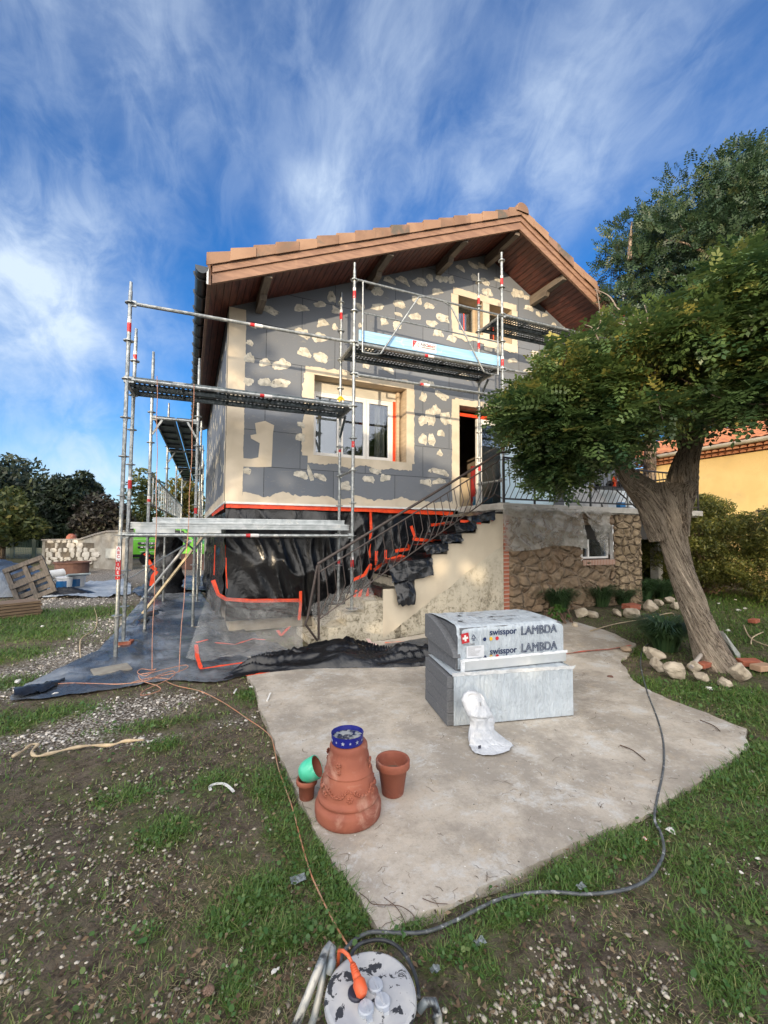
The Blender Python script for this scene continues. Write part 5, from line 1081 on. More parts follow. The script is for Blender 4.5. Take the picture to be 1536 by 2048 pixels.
navy = mat('navy_print', (.012, .03, .10), None, 5, .5); yel = mat('yellow_print', (.72, .48, .03), None, 5, .5); redp = mat('red_print', (.55, .02, .03), None, 5, .5); greyp = mat('grey_print', (.25, .26, .27), None, 5, .6)
def onpack(t, z): m = MW(p2); q = m @ Vector((.045+t*(LX2-.035), -.0185, z)); return wallM(q, 0, yaw2)
for z in (.300, .135):
    text('print', 'swisspor', onpack(.405, z), .078, navy, p2, sx=.98)
for z, ol in ((.293, True), (.140, True)): text('print_outline', 'LAMBDA', onpack(.748, z), .105, navy, p2, outline=True, sx=.93)
def disc(mb, M, r, n=18): mb.add([M @ Vector((r*math.cos(2*PI*k/n), r*math.sin(2*PI*k/n), .0008)) for k in range(n)], [tuple(range(n))])
for z in (.247, .093):
    for tt, mm in ((.235, navy), (.292, yel), (.348, redp)): w = MB(); disc(w, onpack(tt, z), .0165); w.build('print_dot', mm, p2)
M_ = onpack(.062, .268) @ Matrix.Rotation(.12, 4, 'Z'); w = MB(); w.add([M_ @ Vector(p) for p in ((-.036, -.042, .0006), (.036, -.042, .0006), (.036, .042, .0006), (-.036, .042, .0006))], [(0, 1, 2, 3)]); w.build('print_square', redp, p2)
w = MB()
for a, b in ((.026, .009), (.009, .026)): w.add([M_ @ Vector(p) for p in ((-a, -b, .0012+a*.01), (a, -b, .0012+a*.01), (a, b, .0012+a*.01), (-a, b, .0012+a*.01))], [(0, 1, 2, 3)])
w.build('print_cross', white, p2)
w = MB(); c = onpack(.135, .272); tri = [(0, .022), (-.02, -.012), (.02, -.012), (0, .022)]
for a, b in zip(tri[:-1], tri[1:]): w.bar(c @ Vector((*a, .001)), c @ Vector((a[0]*.2+b[0]*.8, a[1]*.2+b[1]*.8, .001)), .005, .002, (0, 1, 0))
w.build('recycling_mark', navy, p2); text('print', 'swiss made', onpack(.095, .215), .024, greyp, p2); text('print', 'EPS', onpack(.138, .245), .016, navy, p2)
w = MB(); c = onpack(.15, .150); w.add([c @ Vector(p) for p in ((-.085, -.052, .0012), (.085, -.052, .0012), (.085, .048, .0012), (-.085, .048, .0012))], [(0, 1, 2, 3)]); w.build('data_label', mat('label_paper', (.72, .74, .78), None, 4, .6), p2)
w = MB(); rr = random.Random(2)
for k in range(9):
    y = .038-.009*k; x1 = -.07+rr.uniform(.06, .13); w.add([c @ Vector(p) for p in ((-.072, y, .002), (x1, y, .002), (x1, y+.0028, .002), (-.072, y+.0028, .002))], [(0, 1, 2, 3)])
w.build('label_lines', greyp, p2)
# print showing on the top of the wrap
w = MB(); m = MW(p2)
for k in range(26): x = .1+rr.uniform(0, .9); y = .12+.12*(k % 4); w.add([m @ Vector((x+a, y+b, HZ2+.016)) for a, b in ((0, 0), (.05, 0), (.05, .03), (0, .03))], [(0, 1, 2, 3)])
w.build('top_print', mat('faint_print', (.42, .45, .48), None, 5, .5), p2)
# ---- white carrier bag
def bag():
    sec = [(937, 950, 1381), (928, 962, 1388), (925, 970, 1400), (929, 977, 1415), (935, 984, 1430), (940, 989, 1441), (942, 987, 1450), (940, 990, 1460), (938, 1003, 1472), (937, 1019, 1483), (939, 1028, 1491), (944, 1020, 1499), (950, 1000, 1506), (962, 985, 1509)]
    n = 40; vs = []; base = G(975, 1508)
    def at2(x, y, Y): g_ = G(x, y, .03); return g_ if g_.y < Y else atY(x, y, Y)
    # refine sections
    S2 = []
    for a, b in zip(sec[:-1], sec[1:]):
        for k in range(4): S2.append(tuple(a[i]+(b[i]-a[i])*k/4 for i in range(3)))
    S2.append(sec[-1])
    for l, r_, y in S2:
        t = (y-1381)/(1509-1381); Y = 2.985-.16*t; A, B = at2(l, y, Y), at2(r_, y, Y); c = (A+B)/2; hw = (B-A).length/2; th = .012+.045*math.sin(PI*min(1, t*1.02))**.6*(.55 if .4 < t < .6 else 1)
        for k in range(n):
            q = 2*PI*k/n; p = c+(B-A).normalized()*hw*math.cos(q)+Vector((.1, 1, 0)).normalized()*th*math.sin(q)+Vector((0, 0, .0))
            rg = ridged(Vector((p.x*1.3, p.y, p.z*.8)), 6, 3, 2); p += Vector((0, -1, .2))*(.022*(rg-.6)*(math.sin(q) < .3)); p.z = max(p.z, .018+.004*(q > PI)); vs.append(p)
    m = len(S2); mb = MB(); mb.add(vs, [(i*n+k, i*n+(k+1) % n, (i+1)*n+(k+1) % n, (i+1)*n+k) for i in range(m-1) for k in range(n)]+[tuple(range(n))[::-1], tuple(range((m-1)*n, m*n))])
    o = mb.build('plastic_bag', film('bag_plastic', (.47, .49, .52), .32, 1, 5, .6, (.66, .68, .71)), smooth=True); props(o, 'crumpled white plastic bag slumped against the front of the lower insulation pack', 'bag')
    w = MB(); c = atY(959, 1494, 2.74); 
    for k in range(7): w.box((c.x-.011+.0035*k, c.y-.002, c.z-.012), (c.x-.011+.0035*k+.002, c.y, c.z+.012))
    w.build('barcode', inkm, o); w = MB(); c = atY(961, 1408, 2.895); w.tube([c+Vector((-.004, 0, .014)), c+Vector((.004, 0, -.014))], .004, 8); w.build('handle_hole', greyp, o)
bag()
# ================================================================= POTS
c0 = G(697, 1640); PC = Vector((.775, 2.44, .014))
big = thing('planter', PC, 'large upturned terracotta planter with flower relief, blue bowl on top', 'planter')
prof = [(.176, 0), (.184, .008), (.188, .03), (.188, .062), (.183, .076), (.172, .084), (.165, .088), (.164, .094), (.171, .10), (.172, .112), (.164, .12), (.156, .127), (.153, .135), (.151, .17), (.143, .21), (.135, .238), (.133, .241), (.1365, .245), (.1355, .250), (.1305, .253), (.122, .30), (.114, .335), (.108, .35), (.109, .366), (.107, .385), (.100, .397), (.088, .402), (.02, .402), (.0, .402)]
w = MB(); w.lathe(prof, 72, Matrix.Translation(PC)); bo = w.build('body', pot, big, smooth=True)
def ellip(mb, c, ax, ay, az, n=6):
    vs = [c+az]; 
    for j in (1, 2): 
        f = PI/2*j/2; vs += [c+az*math.cos(f)+(ax*math.cos(2*PI*k/n)+ay*math.sin(2*PI*k/n))*math.sin(f) for k in range(n)]
    mb.add(vs, [(0, 1+k, 1+(k+1) % n) for k in range(n)]+[(1+k, 1+n+k, 1+n+(k+1) % n, 1+(k+1) % n) for k in range(n)])
w = MB(); rp = lambda z: np.interp(z, [p[1] for p in prof[12:20]], [p[0] for p in prof[12:20]])
def onpot(a, z, lift=0): r = float(rp(z))+lift; return PC+Vector((r*math.cos(a), r*math.sin(a), z))
def petal(a, z, rot, ln, wd, th=.006):
    c = onpot(a, z); nr = Vector((math.cos(a), math.sin(a), .15)).normalized(); tx = Vector((-math.sin(a), math.cos(a), 0)); ty = nr.cross(tx)*-1; d = tx*math.cos(rot)+Vector((0, 0, 1))*math.sin(rot); e = nr.cross(d); ellip(w, c+d*ln*.5, d*ln*.5, e*wd*.5, nr*th)
for g_ in range(6):
    a0 = -PI/2-.25+g_*PI/3
    for k in range(6): petal(a0, .155, k*PI/3+.3, .021, .014, .008)
    petal(a0, .150, 0, .004, .010, .010)
    for k in range(9):
        t = (k+1)/10; a = a0+PI/3*t; z = .150+.055*(2*t-1)**2*(-1)+.0+.0; z = .20-.045*(1-(2*t-1)**2)
        petal(a, z, .8+.4*math.sin(k), .026, .011, .008); petal(a, z, 2.4-.4*math.sin(k), .026, .011, .008)
for g_ in range(4):
    a0 = -PI/2-.75+g_*PI/2
    for k in range(7): petal(a0, .320-.0, k*2*PI/7, .018, .012, .007)
    for k in range(5): petal(a0+.03, .285, k*2*PI/5, .015, .010, .006)
rp_hi = None
w.build('relief', pot, bo, smooth=True)
bc = PC+Vector((-.012, -.012, .4025)); blue = mat('blue_enamel', (.015, .02, .22), (.012, .015, .17), 6, .25)
w = MB(); w.lathe([(0, 0), (.088, 0), (.090, .004), (.091, .05), (.0925, .052), (.0895, .052), (.088, .006), (0, .006)], 56, Matrix.Translation(bc)); o = w.build('bowl', blue, None, smooth=False); props(o, 'round blue dish with white stars holding rainwater, on the upturned planter', 'bowl')
def star(mb, M, r): mb.add([M @ Vector((0, 0, 0))]+[M @ Vector(((r if k % 2 == 0 else r*.42)*math.sin(k*PI/5), (r if k % 2 == 0 else r*.42)*math.cos(k*PI/5), 0)) for k in range(10)], [(0, 1+k, 1+(k+1) % 10) for k in range(10)])
w = MB()
for k in range(14): a = k*2*PI/14+.1; M_ = Matrix.Translation(bc+Vector((.0922*math.cos(a), .0922*math.sin(a), .026))) @ Matrix.Rotation(a+PI/2, 4, 'Z') @ Matrix.Rotation(PI/2, 4, 'X'); star(w, M_, .012 if k % 2 else .008)
w.build('star_print', mat('star_grey', (.35, .38, .50), None, 5, .5), o)
t = NT('rain_water'); wm = t.done(t.mix(t.ramp(t.noise(26, 5, 1.), .45, .6), (.02, .03, .07), (.34, .36, .34)), .03, 0., t.bump(t.noise(30, 3), .15, .004))
w = MB(); w.lathe([(0, .026), (.0885, .026)], 40, Matrix.Translation(bc)); w.build('water', wm, o)
def flowerpot(c, rb, rt, h, rim, name, lab, m, M=None, soil=True, grp=None):
    r_ = thing(name, c, lab, 'flower pot', grp); M = M or Matrix.Translation(c)
    w = MB(); w.lathe([(0, 0), (rb-.004, 0), (rb, .004), (rb+(rt-rb)*.82-.004, h-rim-.002), (rt+.0, h-rim), (rt+.006, h-rim+.006), (rt+.007, h-.006), (rt+.004, h), (rt-.004, h), (rt-.007, h-.004), (rt-.010, h-rim), (rb-.006, .02), (0, .02)], 48, M); w.build('body', m, r_, smooth=True)
    if soil: w = MB(); w.lathe([(0, h*.62), (rb+(rt-rb)*.62-.004, h*.60)], 32, M); w.build('soil', mat('pot_soil', (.16, .10, .07), (.09, .06, .04), 20, .95, bump=.8), r_)
    return r_
flowerpot(Vector((1.085, 2.52, .014)), .066, .098, .205, .05, 'flower_pot', 'empty terracotta pot standing upright to the right of the large planter', pot)
sc_ = Vector((.585, 2.665, .012)); flowerpot(sc_, .042, .056, .115, .032, 'flower_pot', 'small terracotta pot under the tilted green pot', pot)
gm = mat('green_glaze', (.06, .50, .30), (.10, .58, .38), 20, .35, dirt=(.25, .65, .5), dscale=16)
Mt = Matrix.Translation(Vector((.568, 2.665, .162))) @ Matrix.Rotation(rad(-28), 4, 'Z') @ Matrix.Rotation(rad(62), 4, 'Y')
r_ = thing('flower_pot', (.585, 2.665, .112), 'bright green painted pot tipped on its side over the small terracotta pot', 'flower pot')
w = MB(); w.lathe([(0, -.02), (.032, -.02), (.042, -.015), (.056, .005), (.063, .03), (.066, .06), (.066, .088), (.064, .092), (.060, .090)], 40, Mt); w.build('body', gm, r_, smooth=True)
w = MB(); w.lathe([(.060, .0905), (.059, .05), (.050, .01), (0, -.008)], 40, Mt); w.build('inside', pot, r_, smooth=True)
# ================================================================= CABLE REEL
RC = Vector((.48, 1.275, .01)); reel = thing('cable_reel', RC, 'paint splashed round cable reel with sockets and an orange plug, at the bottom edge', 'cable reel')
splat = mat('splashed_plastic', (.50, .50, .49), (.38, .39, .41), 12, .55, bump=.35, bscale=25, dirt=(.035, .038, .045), dscale=22, drng=(.55, .565))
w = MB(); w.lathe([(0, .225), (.126, .225), (.134, .220), (.137, .208), (.134, .200), (.125, .200), (.115, .19), (.11, .07), (.13, .06), (.135, .05), (.13, .04), (0, .04)], 64, Matrix.Translation(RC)); w.build('drum', splat, reel, smooth=False)
sock = mat('socket_lid', (.30, .34, .40), (.42, .45, .50), 14, .45, dirt=(.6, .6, .6), dscale=20)
for px, py in ((751, 1974), (765, 2006), (732, 2020)):
    c = G(px, py, .236); w = MB(); M_ = Matrix.Translation(Vector((c.x, c.y, RC.z+.225))); w.lathe([(.023, -.002), (.023, .009), (.020, .012), (0, .012)], 24, M_); w.box((c.x-.003, c.y-.017, RC.z+.236), (c.x+.003, c.y+.017, RC.z+.241)); w.box((c.x-.008, c.y-.034, RC.z+.224), (c.x+.008, c.y-.020, RC.z+.234)); w.build('socket', sock, reel)
orp = mat('orange_plug', (.72, .12, .035), (.62, .10, .03), 20, .45, dirt=(.75, .35, .22), dscale=14)
c = G(721, 1990, .24); d_ = G(717, 1945, .26)
w = MB(); w.lathe([(.026, -.001), (.026, .006), (.022, .009), (0, .009)], 24, Matrix.Translation(Vector((c.x-.008, c.y+.012, RC.z+.225)))); w.build('open_socket', inkm, reel)
w = MB(); up = Vector((0, 0, .02)); P0_ = Vector((c.x, c.y, RC.z+.25)); dr = Vector((-.12, 1, .35)).normalized()
w.tube([P0_-dr*.020, P0_-dr*.012, P0_+dr*.012, P0_+dr*.024], [.010, .0185, .0195, .012], 16); w.tube([P0_+dr*.02, P0_+dr*.034, P0_+dr*.062], [.014, .012, .008], 12)
for k in range(5): w.tube([P0_+dr*(.03+.006*k), P0_+dr*(.033+.006*k)], .0125-.0006*k, 12)
pts = [P0_+dr*.06, P0_+dr*.085+Vector((-.004, 0, 0)), P0_+dr*.105+Vector((-.012, 0, -.006)), P0_+dr*.12+Vector((-.016, .012, -.03)), P0_+Vector((-.03, .15, -.12))]; w.tube(pts, .0055, 8); w.build('plug', orp, reel, smooth=True)
tubem = mat('splashed_tube', (.20, .235, .26), (.52, .50, .44), 16, .5, .3, dirt=(.04, .045, .05), dscale=11, drng=(.5, .6))
fp = [(580, 2075, .10), (597, 2038, .16), (618, 1985, .21), (638, 1935, .24), (650, 1905, .25), (660, 1890, .252), (665, 1897, .25), (664, 1925, .24), (657, 1950, .22)]
w = MB(); w.tube([G(x, y, z) for x, y, z in fp], .0125, 12)
w.tube([G(x, y, z) for x, y, z in ((610, 2085, .08), (628, 2035, .15), (640, 1985, .19), (648, 1940, .22), (650, 1915, .235))], .011, 12); w.build('carry_frame', tubem, reel, smooth=True)
w = MB(); w.tube([G(x, y, z) for x, y, z in ((838, 2020, .15), (850, 2005, .17), (868, 2004, .17), (876, 2030, .14), (880, 2080, .08))], .0125, 12); w.tube([G(x, y, z) for x, y, z in ((872, 2028, .16), (874, 2036, .155))], .0145, 12); w.build('carry_frame', tubem, reel, smooth=True)
# ================================================================= CABLES, ROPES, SMALL THINGS
def smooth_path(pts, k=6):
    P = [Vector(p) for p in pts]; out = []
    for i in range(len(P)-1):
        a = P[max(0, i-1)]; b = P[i]; c = P[i+1]; d = P[min(len(P)-1, i+2)]
        for j in range(k):
            t = j/k; out.append(.5*((2*b)+(c-a)*t+(2*a-5*b+4*c-d)*t*t+(3*b-a-3*c+d)*t**3))
    out.append(P[-1]); return out
def cable(name, px, r, m, lab, cat, lift=None, k=6):
    pts = smooth_path([G(x, y, r if lift is None else lift)+Vector((0, 0, .004)) for x, y in px], k); w = MB(); w.tube(pts, r, 8); o = w.build(name, m, smooth=True); return props(o, lab, cat)
hosem = mat('grey_hose', (.055, .062, .068), (.10, .11, .115), 30, .5, dirt=(.42, .43, .43), dscale=24, drng=(.56, .68))
cable('hose', [(672, 1950), (680, 1925), (692, 1900), (715, 1878), (745, 1866), (790, 1868), (850, 1866), (905, 1846), (960, 1818), (1005, 1799), (1060, 1788), (1110, 1786), (1165, 1790), (1215, 1787), (1260, 1778), (1298, 1758), (1320, 1728), (1328, 1700), (1322, 1668), (1309, 1640), (1314, 1600), (1323, 1560), (1328, 1520), (1325, 1475), (1312, 1430), (1297, 1392), (1286, 1355), (1281, 1325), (1285, 1300), (1296, 1288)], .0072, hosem, 'thick grey hose running along the patio edge to the cable reel', 'hose', .012)
cable('power_cord', [(700, 1935), (706, 1905), (725, 1888), (760, 1882), (790, 1892), (812, 1915), (828, 1945), (836, 1975), (838, 2000)], .0065, mat('black_rubber', (.02, .022, .025), (.05, .055, .06), 20, .5, dirt=(.3, .3, .3), dscale=20, drng=(.6, .7)), 'black rubber cord looped behind the cable reel', 'cord', .06)
ropem = mat('orange_cord', (.42, .17, .10), (.50, .29, .20), 60, .7)
cable('extension_cable', [(330, 1362), (352, 1372), (400, 1383), (440, 1402), (470, 1421), (497, 1440), (520, 1455), (541, 1474), (549, 1500), (556, 1535), (568, 1570), (584, 1615), (596, 1660), (608, 1705), (622, 1750), (642, 1795), (660, 1832), (680, 1868), (700, 1900)], .0038, mat('orange_cable', (.45, .19, .10), (.36, .24, .15), 9, .6), 'thin orange cable trailing over the grass from the rope coil to the reel', 'cable', .012)
def rope(name, top, bot, lab):
    a, b = top, bot; w = MB(); n = 14; w.tube([a.lerp(b, i/n)+Vector((.02*math.sin(PI*i/n)+.006*math.sin(i*1.9), 0, 0)) for i in range(n+1)], .0045, 6); return props(w.build(name, ropem), lab, 'rope')
rope('rope', atY(314, 752, YF-.02), G(303, 1338, .04), 'left one of two thin orange ropes hanging from the upper left deck')
rope('rope', atY(388, 768, YF-.02), G(357, 1345, .04), 'right one of two thin orange ropes hanging from the upper left deck')
rr = random.Random(8); pts = []
cpx = [(78, 1366), (95, 1369), (140, 1366), (190, 1367), (240, 1368), (290, 1362), (320, 1352), (352, 1345), (375, 1335), (370, 1330), (340, 1336), (305, 1345), (290, 1352), (275, 1345), (283, 1338), (302, 1340), (312, 1338), (300, 1345), (278, 1350), (286, 1362), (315, 1372), (320, 1380), (300, 1388), (282, 1390), (290, 1380), (330, 1362), (350, 1348), (344, 1342), (318, 1350), (295, 1360), (262, 1366), (300, 1356), (340, 1358)]
pts = smooth_path([G(x, y, .035+.01*(i % 3)) for i, (x, y) in enumerate(cpx)], 6); w = MB(); w.tube(pts, .0042, 6); props(w.build('rope', ropem, smooth=True), 'tangled coil of thin orange rope lying on the slate tarpaulin', 'rope')
strand = mat('bleached_wood', (.52, .42, .28), (.40, .31, .2), 20, .85, bump=.5)
pts = smooth_path([G(x, y, .02) for x, y in ((25, 1513), (45, 1502), (62, 1490), (76, 1489), (64, 1502), (72, 1512), (100, 1507), (140, 1497), (180, 1491), (222, 1490), (250, 1482), (288, 1480))], 5)
w = MB(); w.tube(pts, [.010+.004*math.sin(i*.9) for i in range(len(pts))], 7); props(w.build('branch', strand, smooth=True), 'long bleached branch lying on the gravel and grass at the left', 'branch')
pts = smooth_path([G(x, y, .01) for x, y in ((188, 1215), (194, 1235), (190, 1258), (165, 1275), (160, 1290), (162, 1322))], 5); w = MB(); w.tube(pts, .008, 6); props(w.build('root', strand, smooth=True), 'thin brown root on the gravel left of the scaffold', 'root')
pts = smooth_path([G(x, y, .03) for x, y in ((1180, 1262), (1230, 1248), (1285, 1238), (1340, 1226), (1350, 1232))], 5); w = MB(); w.tube(pts, .008, 6); props(w.build('stick', strand, smooth=True), 'long pale stick lying in the bed beyond the patio', 'stick')
pts = smooth_path([G(x, y, .03) for x, y in ((1487, 1250), (1500, 1275), (1530, 1290), (1560, 1296))], 5); w = MB(); w.tube(pts, .010, 6); w.tube(smooth_path([G(x, y, .03) for x, y in ((1526, 1264), (1505, 1275), (1502, 1288))], 4), .009, 6); props(w.build('stick', strand, smooth=True), 'forked pale stick lying right of the leaning tree', 'stick')
pw = mat('white_plastic', (.80, .80, .78), None, 6, .4)
pts = smooth_path([G(x, y, .012) for x, y in ((421, 1580), (420, 1573), (430, 1568), (445, 1567), (457, 1573), (467, 1583))], 5); w = MB()
for a, b in zip(pts[:-1], pts[1:]): w.bar(a, b+(b-a)*.15, .016, .006)
props(w.build('plastic_offcut', pw), 'curved white plastic offcut lying on the soil at the left', 'offcut')
def rock(px, py, s, lab, name='stone', m=None, flat=.7, seed=0, cat='stone', grp=None, sub=2, rz=None, z=None):
    bm = bmesh.new(); bmesh.ops.create_icosphere(bm, subdivisions=sub, radius=1); r = random.Random(seed*31+int(px)); k = [Vector((r.gauss(0, 1), r.gauss(0, 1), r.gauss(0, 1))).normalized() for _ in range(15)]; off = Vector((seed*3.7, px*.01, 0))
    for v in bm.verts:
        p = v.co.copy(); q = min([1.]+[(.50+.22*((i*37) % 10)/10)/max(.2, p.dot(n)) for i, n in enumerate(k)]); p = p*q*(1+.10*noise.noise(p*2.5+off)); v.co = Vector((p.x, p.y*.8, p.z*flat))*s
    me = bpy.data.meshes.new(name); lo = min(v.co.z for v in bm.verts)
    for v in bm.verts: v.co.z -= lo+s*.12
    bm.to_mesh(me); bm.free(); o = link(name, me, None, [m or stonew]); o.location = G(px, py) if z is None else z; o.rotation_euler = (0, 0, r.uniform(0, 6) if rz is None else rz)
    if sub >= 3: o.data.polygons.foreach_set('use_smooth', [False]*len(o.data.polygons))
    return props(o, lab, cat, grp)
grp = 'rough stones ringed round the foot of the leaning tree'
for i, (x, y, s, l) in enumerate([(1308, 1318, .15, 'pale block at the left end of the stone ring, beside the grassy tuft'), (1312, 1340, .12, 'grey rough stone below the left end block of the ring'), (1348, 1356, .15, 'wedge shaped tan stone at the front left of the ring'), (1388, 1342, .10, 'small pointed pale stone below the short pipe'),
                                   (1442, 1333, .15, 'large rounded cream stone touching the tree foot'), (1480, 1358, .17, 'big knobbly pale stone at the front right of the ring'), (1405, 1362, .10, 'half buried grey stone in the grass before the tree foot'), (1448, 1372, .09, 'small mossy stone sunk in the grass at the front'), (1296, 1310, .10, 'low grey stone at the hose end of the ring')]):
    rock(x, y, s, l, seed=i, grp=grp, sub=3, flat=.8)
rock(1250, 1305, .10, 'brown pyramid shaped stone on the far patio corner', seed=21, m=mat('brown_stone', (.30, .22, .15), (.22, .17, .12), 9, .9, bump=.5), sub=3)
rock(1222, 1356, .05, 'small dark red stone lying on the patio', seed=22, m=mat('maroon_stone', (.14, .07, .05), None, 9, .9), flat=.5, sub=3)
rock(1150, 1254, .08, 'round buff stone at the back edge of the patio', seed=23, sub=3)
grp = 'stones edging the flower bed under the cellar window'
for i, (x, y, s, l) in enumerate([(1160, 1232, .16, 'upright pale stone in the bed, right of the round green shrub'), (1182, 1234, .15, 'grey pink stone in the middle of the bed edge'), (1048, 1222, .2, 'brown boulder at the foot of the brick edge'), (1075, 1224, .14, 'flat brown stone beside the boulder at the wall'), (1262, 1236, .2, 'dusty stone under the orange brick in the bed'), (1300, 1222, .18, 'tan stone at the right of the bed edge'), (1318, 1212, .14, 'cream stone heaped behind the bed edge'), (1338, 1206, .15, 'topmost golden stone at the right end of the bed'), (1350, 1218, .13, 'rightmost golden stone next to the trunk'), (1235, 1232, .12, 'small grey stone left of the orange brick')]):
    rock(x, y, s, l, seed=40+i, grp=grp, sub=3, m=None if i not in (2, 3) else mat('brown_stone', (.26, .18, .11), (.18, .13, .09), 9, .9, bump=.5))
def brick(px, py, lab, rz, tilt=0., s=1., m=None):
    w = MB(); w.box((-.11*s, -.055*s, 0), (.11*s, .055*s, .06*s)); o = w.build('brick', m or bm_, None, bevel=.006); o.location = G(px, py, .03); o.rotation_euler = (tilt, 0, rz); props(o, lab, 'brick')
brick(1262, 1218, 'orange red brick resting on the bed stones below the cellar window', .1, .1, 1.5); brick(1205, 1205, 'red brick lying on the stones left of the orange brick', .5, .2, 1.); brick(1498, 1330, 'orange brick behind the big stone right of the tree foot', -.4, .1, 1.1)
brick(1408, 1334, 'pinkish brick between the small and the rounded stones at the tree foot', .1, 0., .9); brick(1525, 1340, 'tan brick at the right edge near the tree foot', -.1, 0, 1.1, mat('tan_brick', (.42, .27, .17), None, 9, .9)); brick(1068, 1208, 'dark red trough brick against the stone wall foot', .05, .3, 1.8); brick(1508, 1245, 'dull red brick lying in the grass beyond the tree', .2, 0, 1.)
w = MB(); w.tube([G(1382, 1334, .06), G(1408, 1303, .17)], .022, 12); props(w.build('pipe', mat('grey_pipe', (.42, .38, .34), None, 5, .6)), 'short grey pipe sticking out of the ground at the tree foot', 'pipe')
w = MB(); a, b = G(1447, 1300, .0), G(1476, 1318, .0); w.add([a+Vector((.1, .1, .05)), b+Vector((.05, .0, .0)), b+Vector((.09, .02, .05)), atT(1437, 1262, 6.9), atT(1446, 1262, 6.9), a+Vector((.12, .14, .05)), b+Vector((.07, .05, .0))], [(0, 1, 2, 4, 3), (5, 3, 4, 2, 6), (0, 5, 6, 1), (1, 6, 2), (0, 3, 5)]); props(w.build('white_board', mat('weathered_white', (.62, .64, .62), (.5, .52, .5), 8, .8)), 'white board leaning against the right side of the tree foot', 'board')
chip = [(1418, 1378, .05), (1342, 1664, .035), (1318, 1642, .016), (1333, 1748, .014), (1482, 1746, .014), (1517, 1718, .016), (1131, 1716, .01), (1240, 1345, .03), (1185, 1303, .03), (1213, 1390, .02), (548, 1942, .014), (556, 1938, .01), (910, 1888, .014), (535, 1765, .01), (1502, 1385, .012), (650, 1655, .005), (1437, 1208, .05), (1475, 1222, .075), (1490, 1218, .05), (1455, 1262, .06), (1470, 1200, .04), (1360, 1395, .012), (502, 1375, .03), (615, 1420, .02), (540, 1660, .014), (85, 1255, .06), (110, 1390, .05), (35, 1365, .06)]
CL = ['irregular white lump on the patio edge below the stone ring', 'white foam lump in the grass right of the red scrap', 'small white lump above the red scrap by the hose', "white crumb right of the hose's lower bend", 'white crumb near the right edge, level with the hose bend', 'white crumb near the right edge, above the other one', "tiny white crumb on the grass by the patio's lower edge", 'flat white chip on the patio beside the stone ring', 'white lump on the red strap across the patio', 'white flake at the grassy patio edge left of the ring', 'left white crumb of the pair low in the left grass', 'right white crumb of the pair low in the left grass', 'white crumb just right of the reel loop', 'white speck on the soil left of the patio tip', 'white crumb in the long grass at the far right', "tiny white crumb at the planter's foot", 'left white rubble piece beyond the trunk', 'middle white rubble piece beyond the trunk', 'right white rubble piece beyond the trunk', 'white sliver right of the leaning trunk', 'furthest white rubble piece under the olive shrubs', 'white flake on the dry rim of the patio under the stones', "white scrap at the patio's upper left corner", 'pale flake on the patio below the film heap', 'white speck in the grass left of the large planter', 'white crumb on the lawn by the stacked boards', 'pale scrap under the tip of the slate tarpaulin', 'pale crumb left of the tarpaulin tip']
for i, (x, y, s) in enumerate(chip): rock(x, y, s, CL[i], 'plaster_crumb', m=mat('plaster_white', (.70, .68, .63), None, 9, .9) if i == 0 else bpy.data.materials['plaster_white'], flat=.45, seed=60+i, cat='debris', grp='white crumbs scattered over the garden')
rock(1290, 1678, .026, 'red and white scrap lying in the grass by the patio edge', 'scrap', m=mat('red_scrap', (.80, .70, .66), (.75, .06, .04), 45, .6, rng=(.45, .55)), flat=.3, seed=91, cat='scrap')
rock(544, 1562, .010, 'tiny orange scrap in the grass left of the patio', 'scrap', m=orange, flat=.3, seed=92, cat='scrap')
w = MB(); c = G(417, 1986)
for k in range(60):
    a = k*2.4; z = .020*(k/60); r_ = .016*math.sin(PI*(.15+.8*k/60)); w.box((-.003, -.002, 0), (.003, .004, .003), Matrix.Translation(c+Vector((r_*math.cos(a), r_*math.sin(a), z))) @ Matrix.Rotation(a, 4, 'Z') @ Matrix.Rotation(.5, 4, 'Y'))
props(w.build('pine_cone', mat('cone_brown', (.16, .10, .07), (.24, .16, .12), 60, .9)), 'small brown pine cone on the soil at the bottom left', 'pine cone')
sc = film('foil_scrap', (.30, .34, .36), .3, .7, 12, .9)
for i, (x, y, s, l) in enumerate([(596, 1756, .035, 'grey film scrap in the grass left of the patio tip'), (960, 1882, .022, 'grey leaf shaped scrap right of the reel loop'), (870, 1937, .018, 'small grey scrap beside the round leaved weeds'), (1162, 1772, .02, 'grey scrap by the hose in the grass')]):
    w = MB(); c = G(x, y, .02); vs = []
    for a in range(5):
        for b in range(5): p = c+Vector((s*(a/2-1), s*(b/2-1)*.7, .008*noise.noise(Vector((a*1.3+i, b*1.7, 0)))*2)); vs.append(p)
    w.add(vs, [(a*5+b, a*5+b+1, a*5+b+6, a*5+b+5) for a in range(4) for b in range(4)]); props(w.build('film_scrap', sc, smooth=True), l, 'scrap')
for i, (a, b) in enumerate([((534, 1402), (541, 1386)), ((473, 1378), (468, 1386))]):
    w = MB(); w.bar(G(*a, .02), G(*b, .04), .012, .01); props(w.build('offcut', white), 'short white strip standing in the grass at the patio corner' if i == 0 else 'tiny white strip on the grass left of the patio corner', 'offcut')
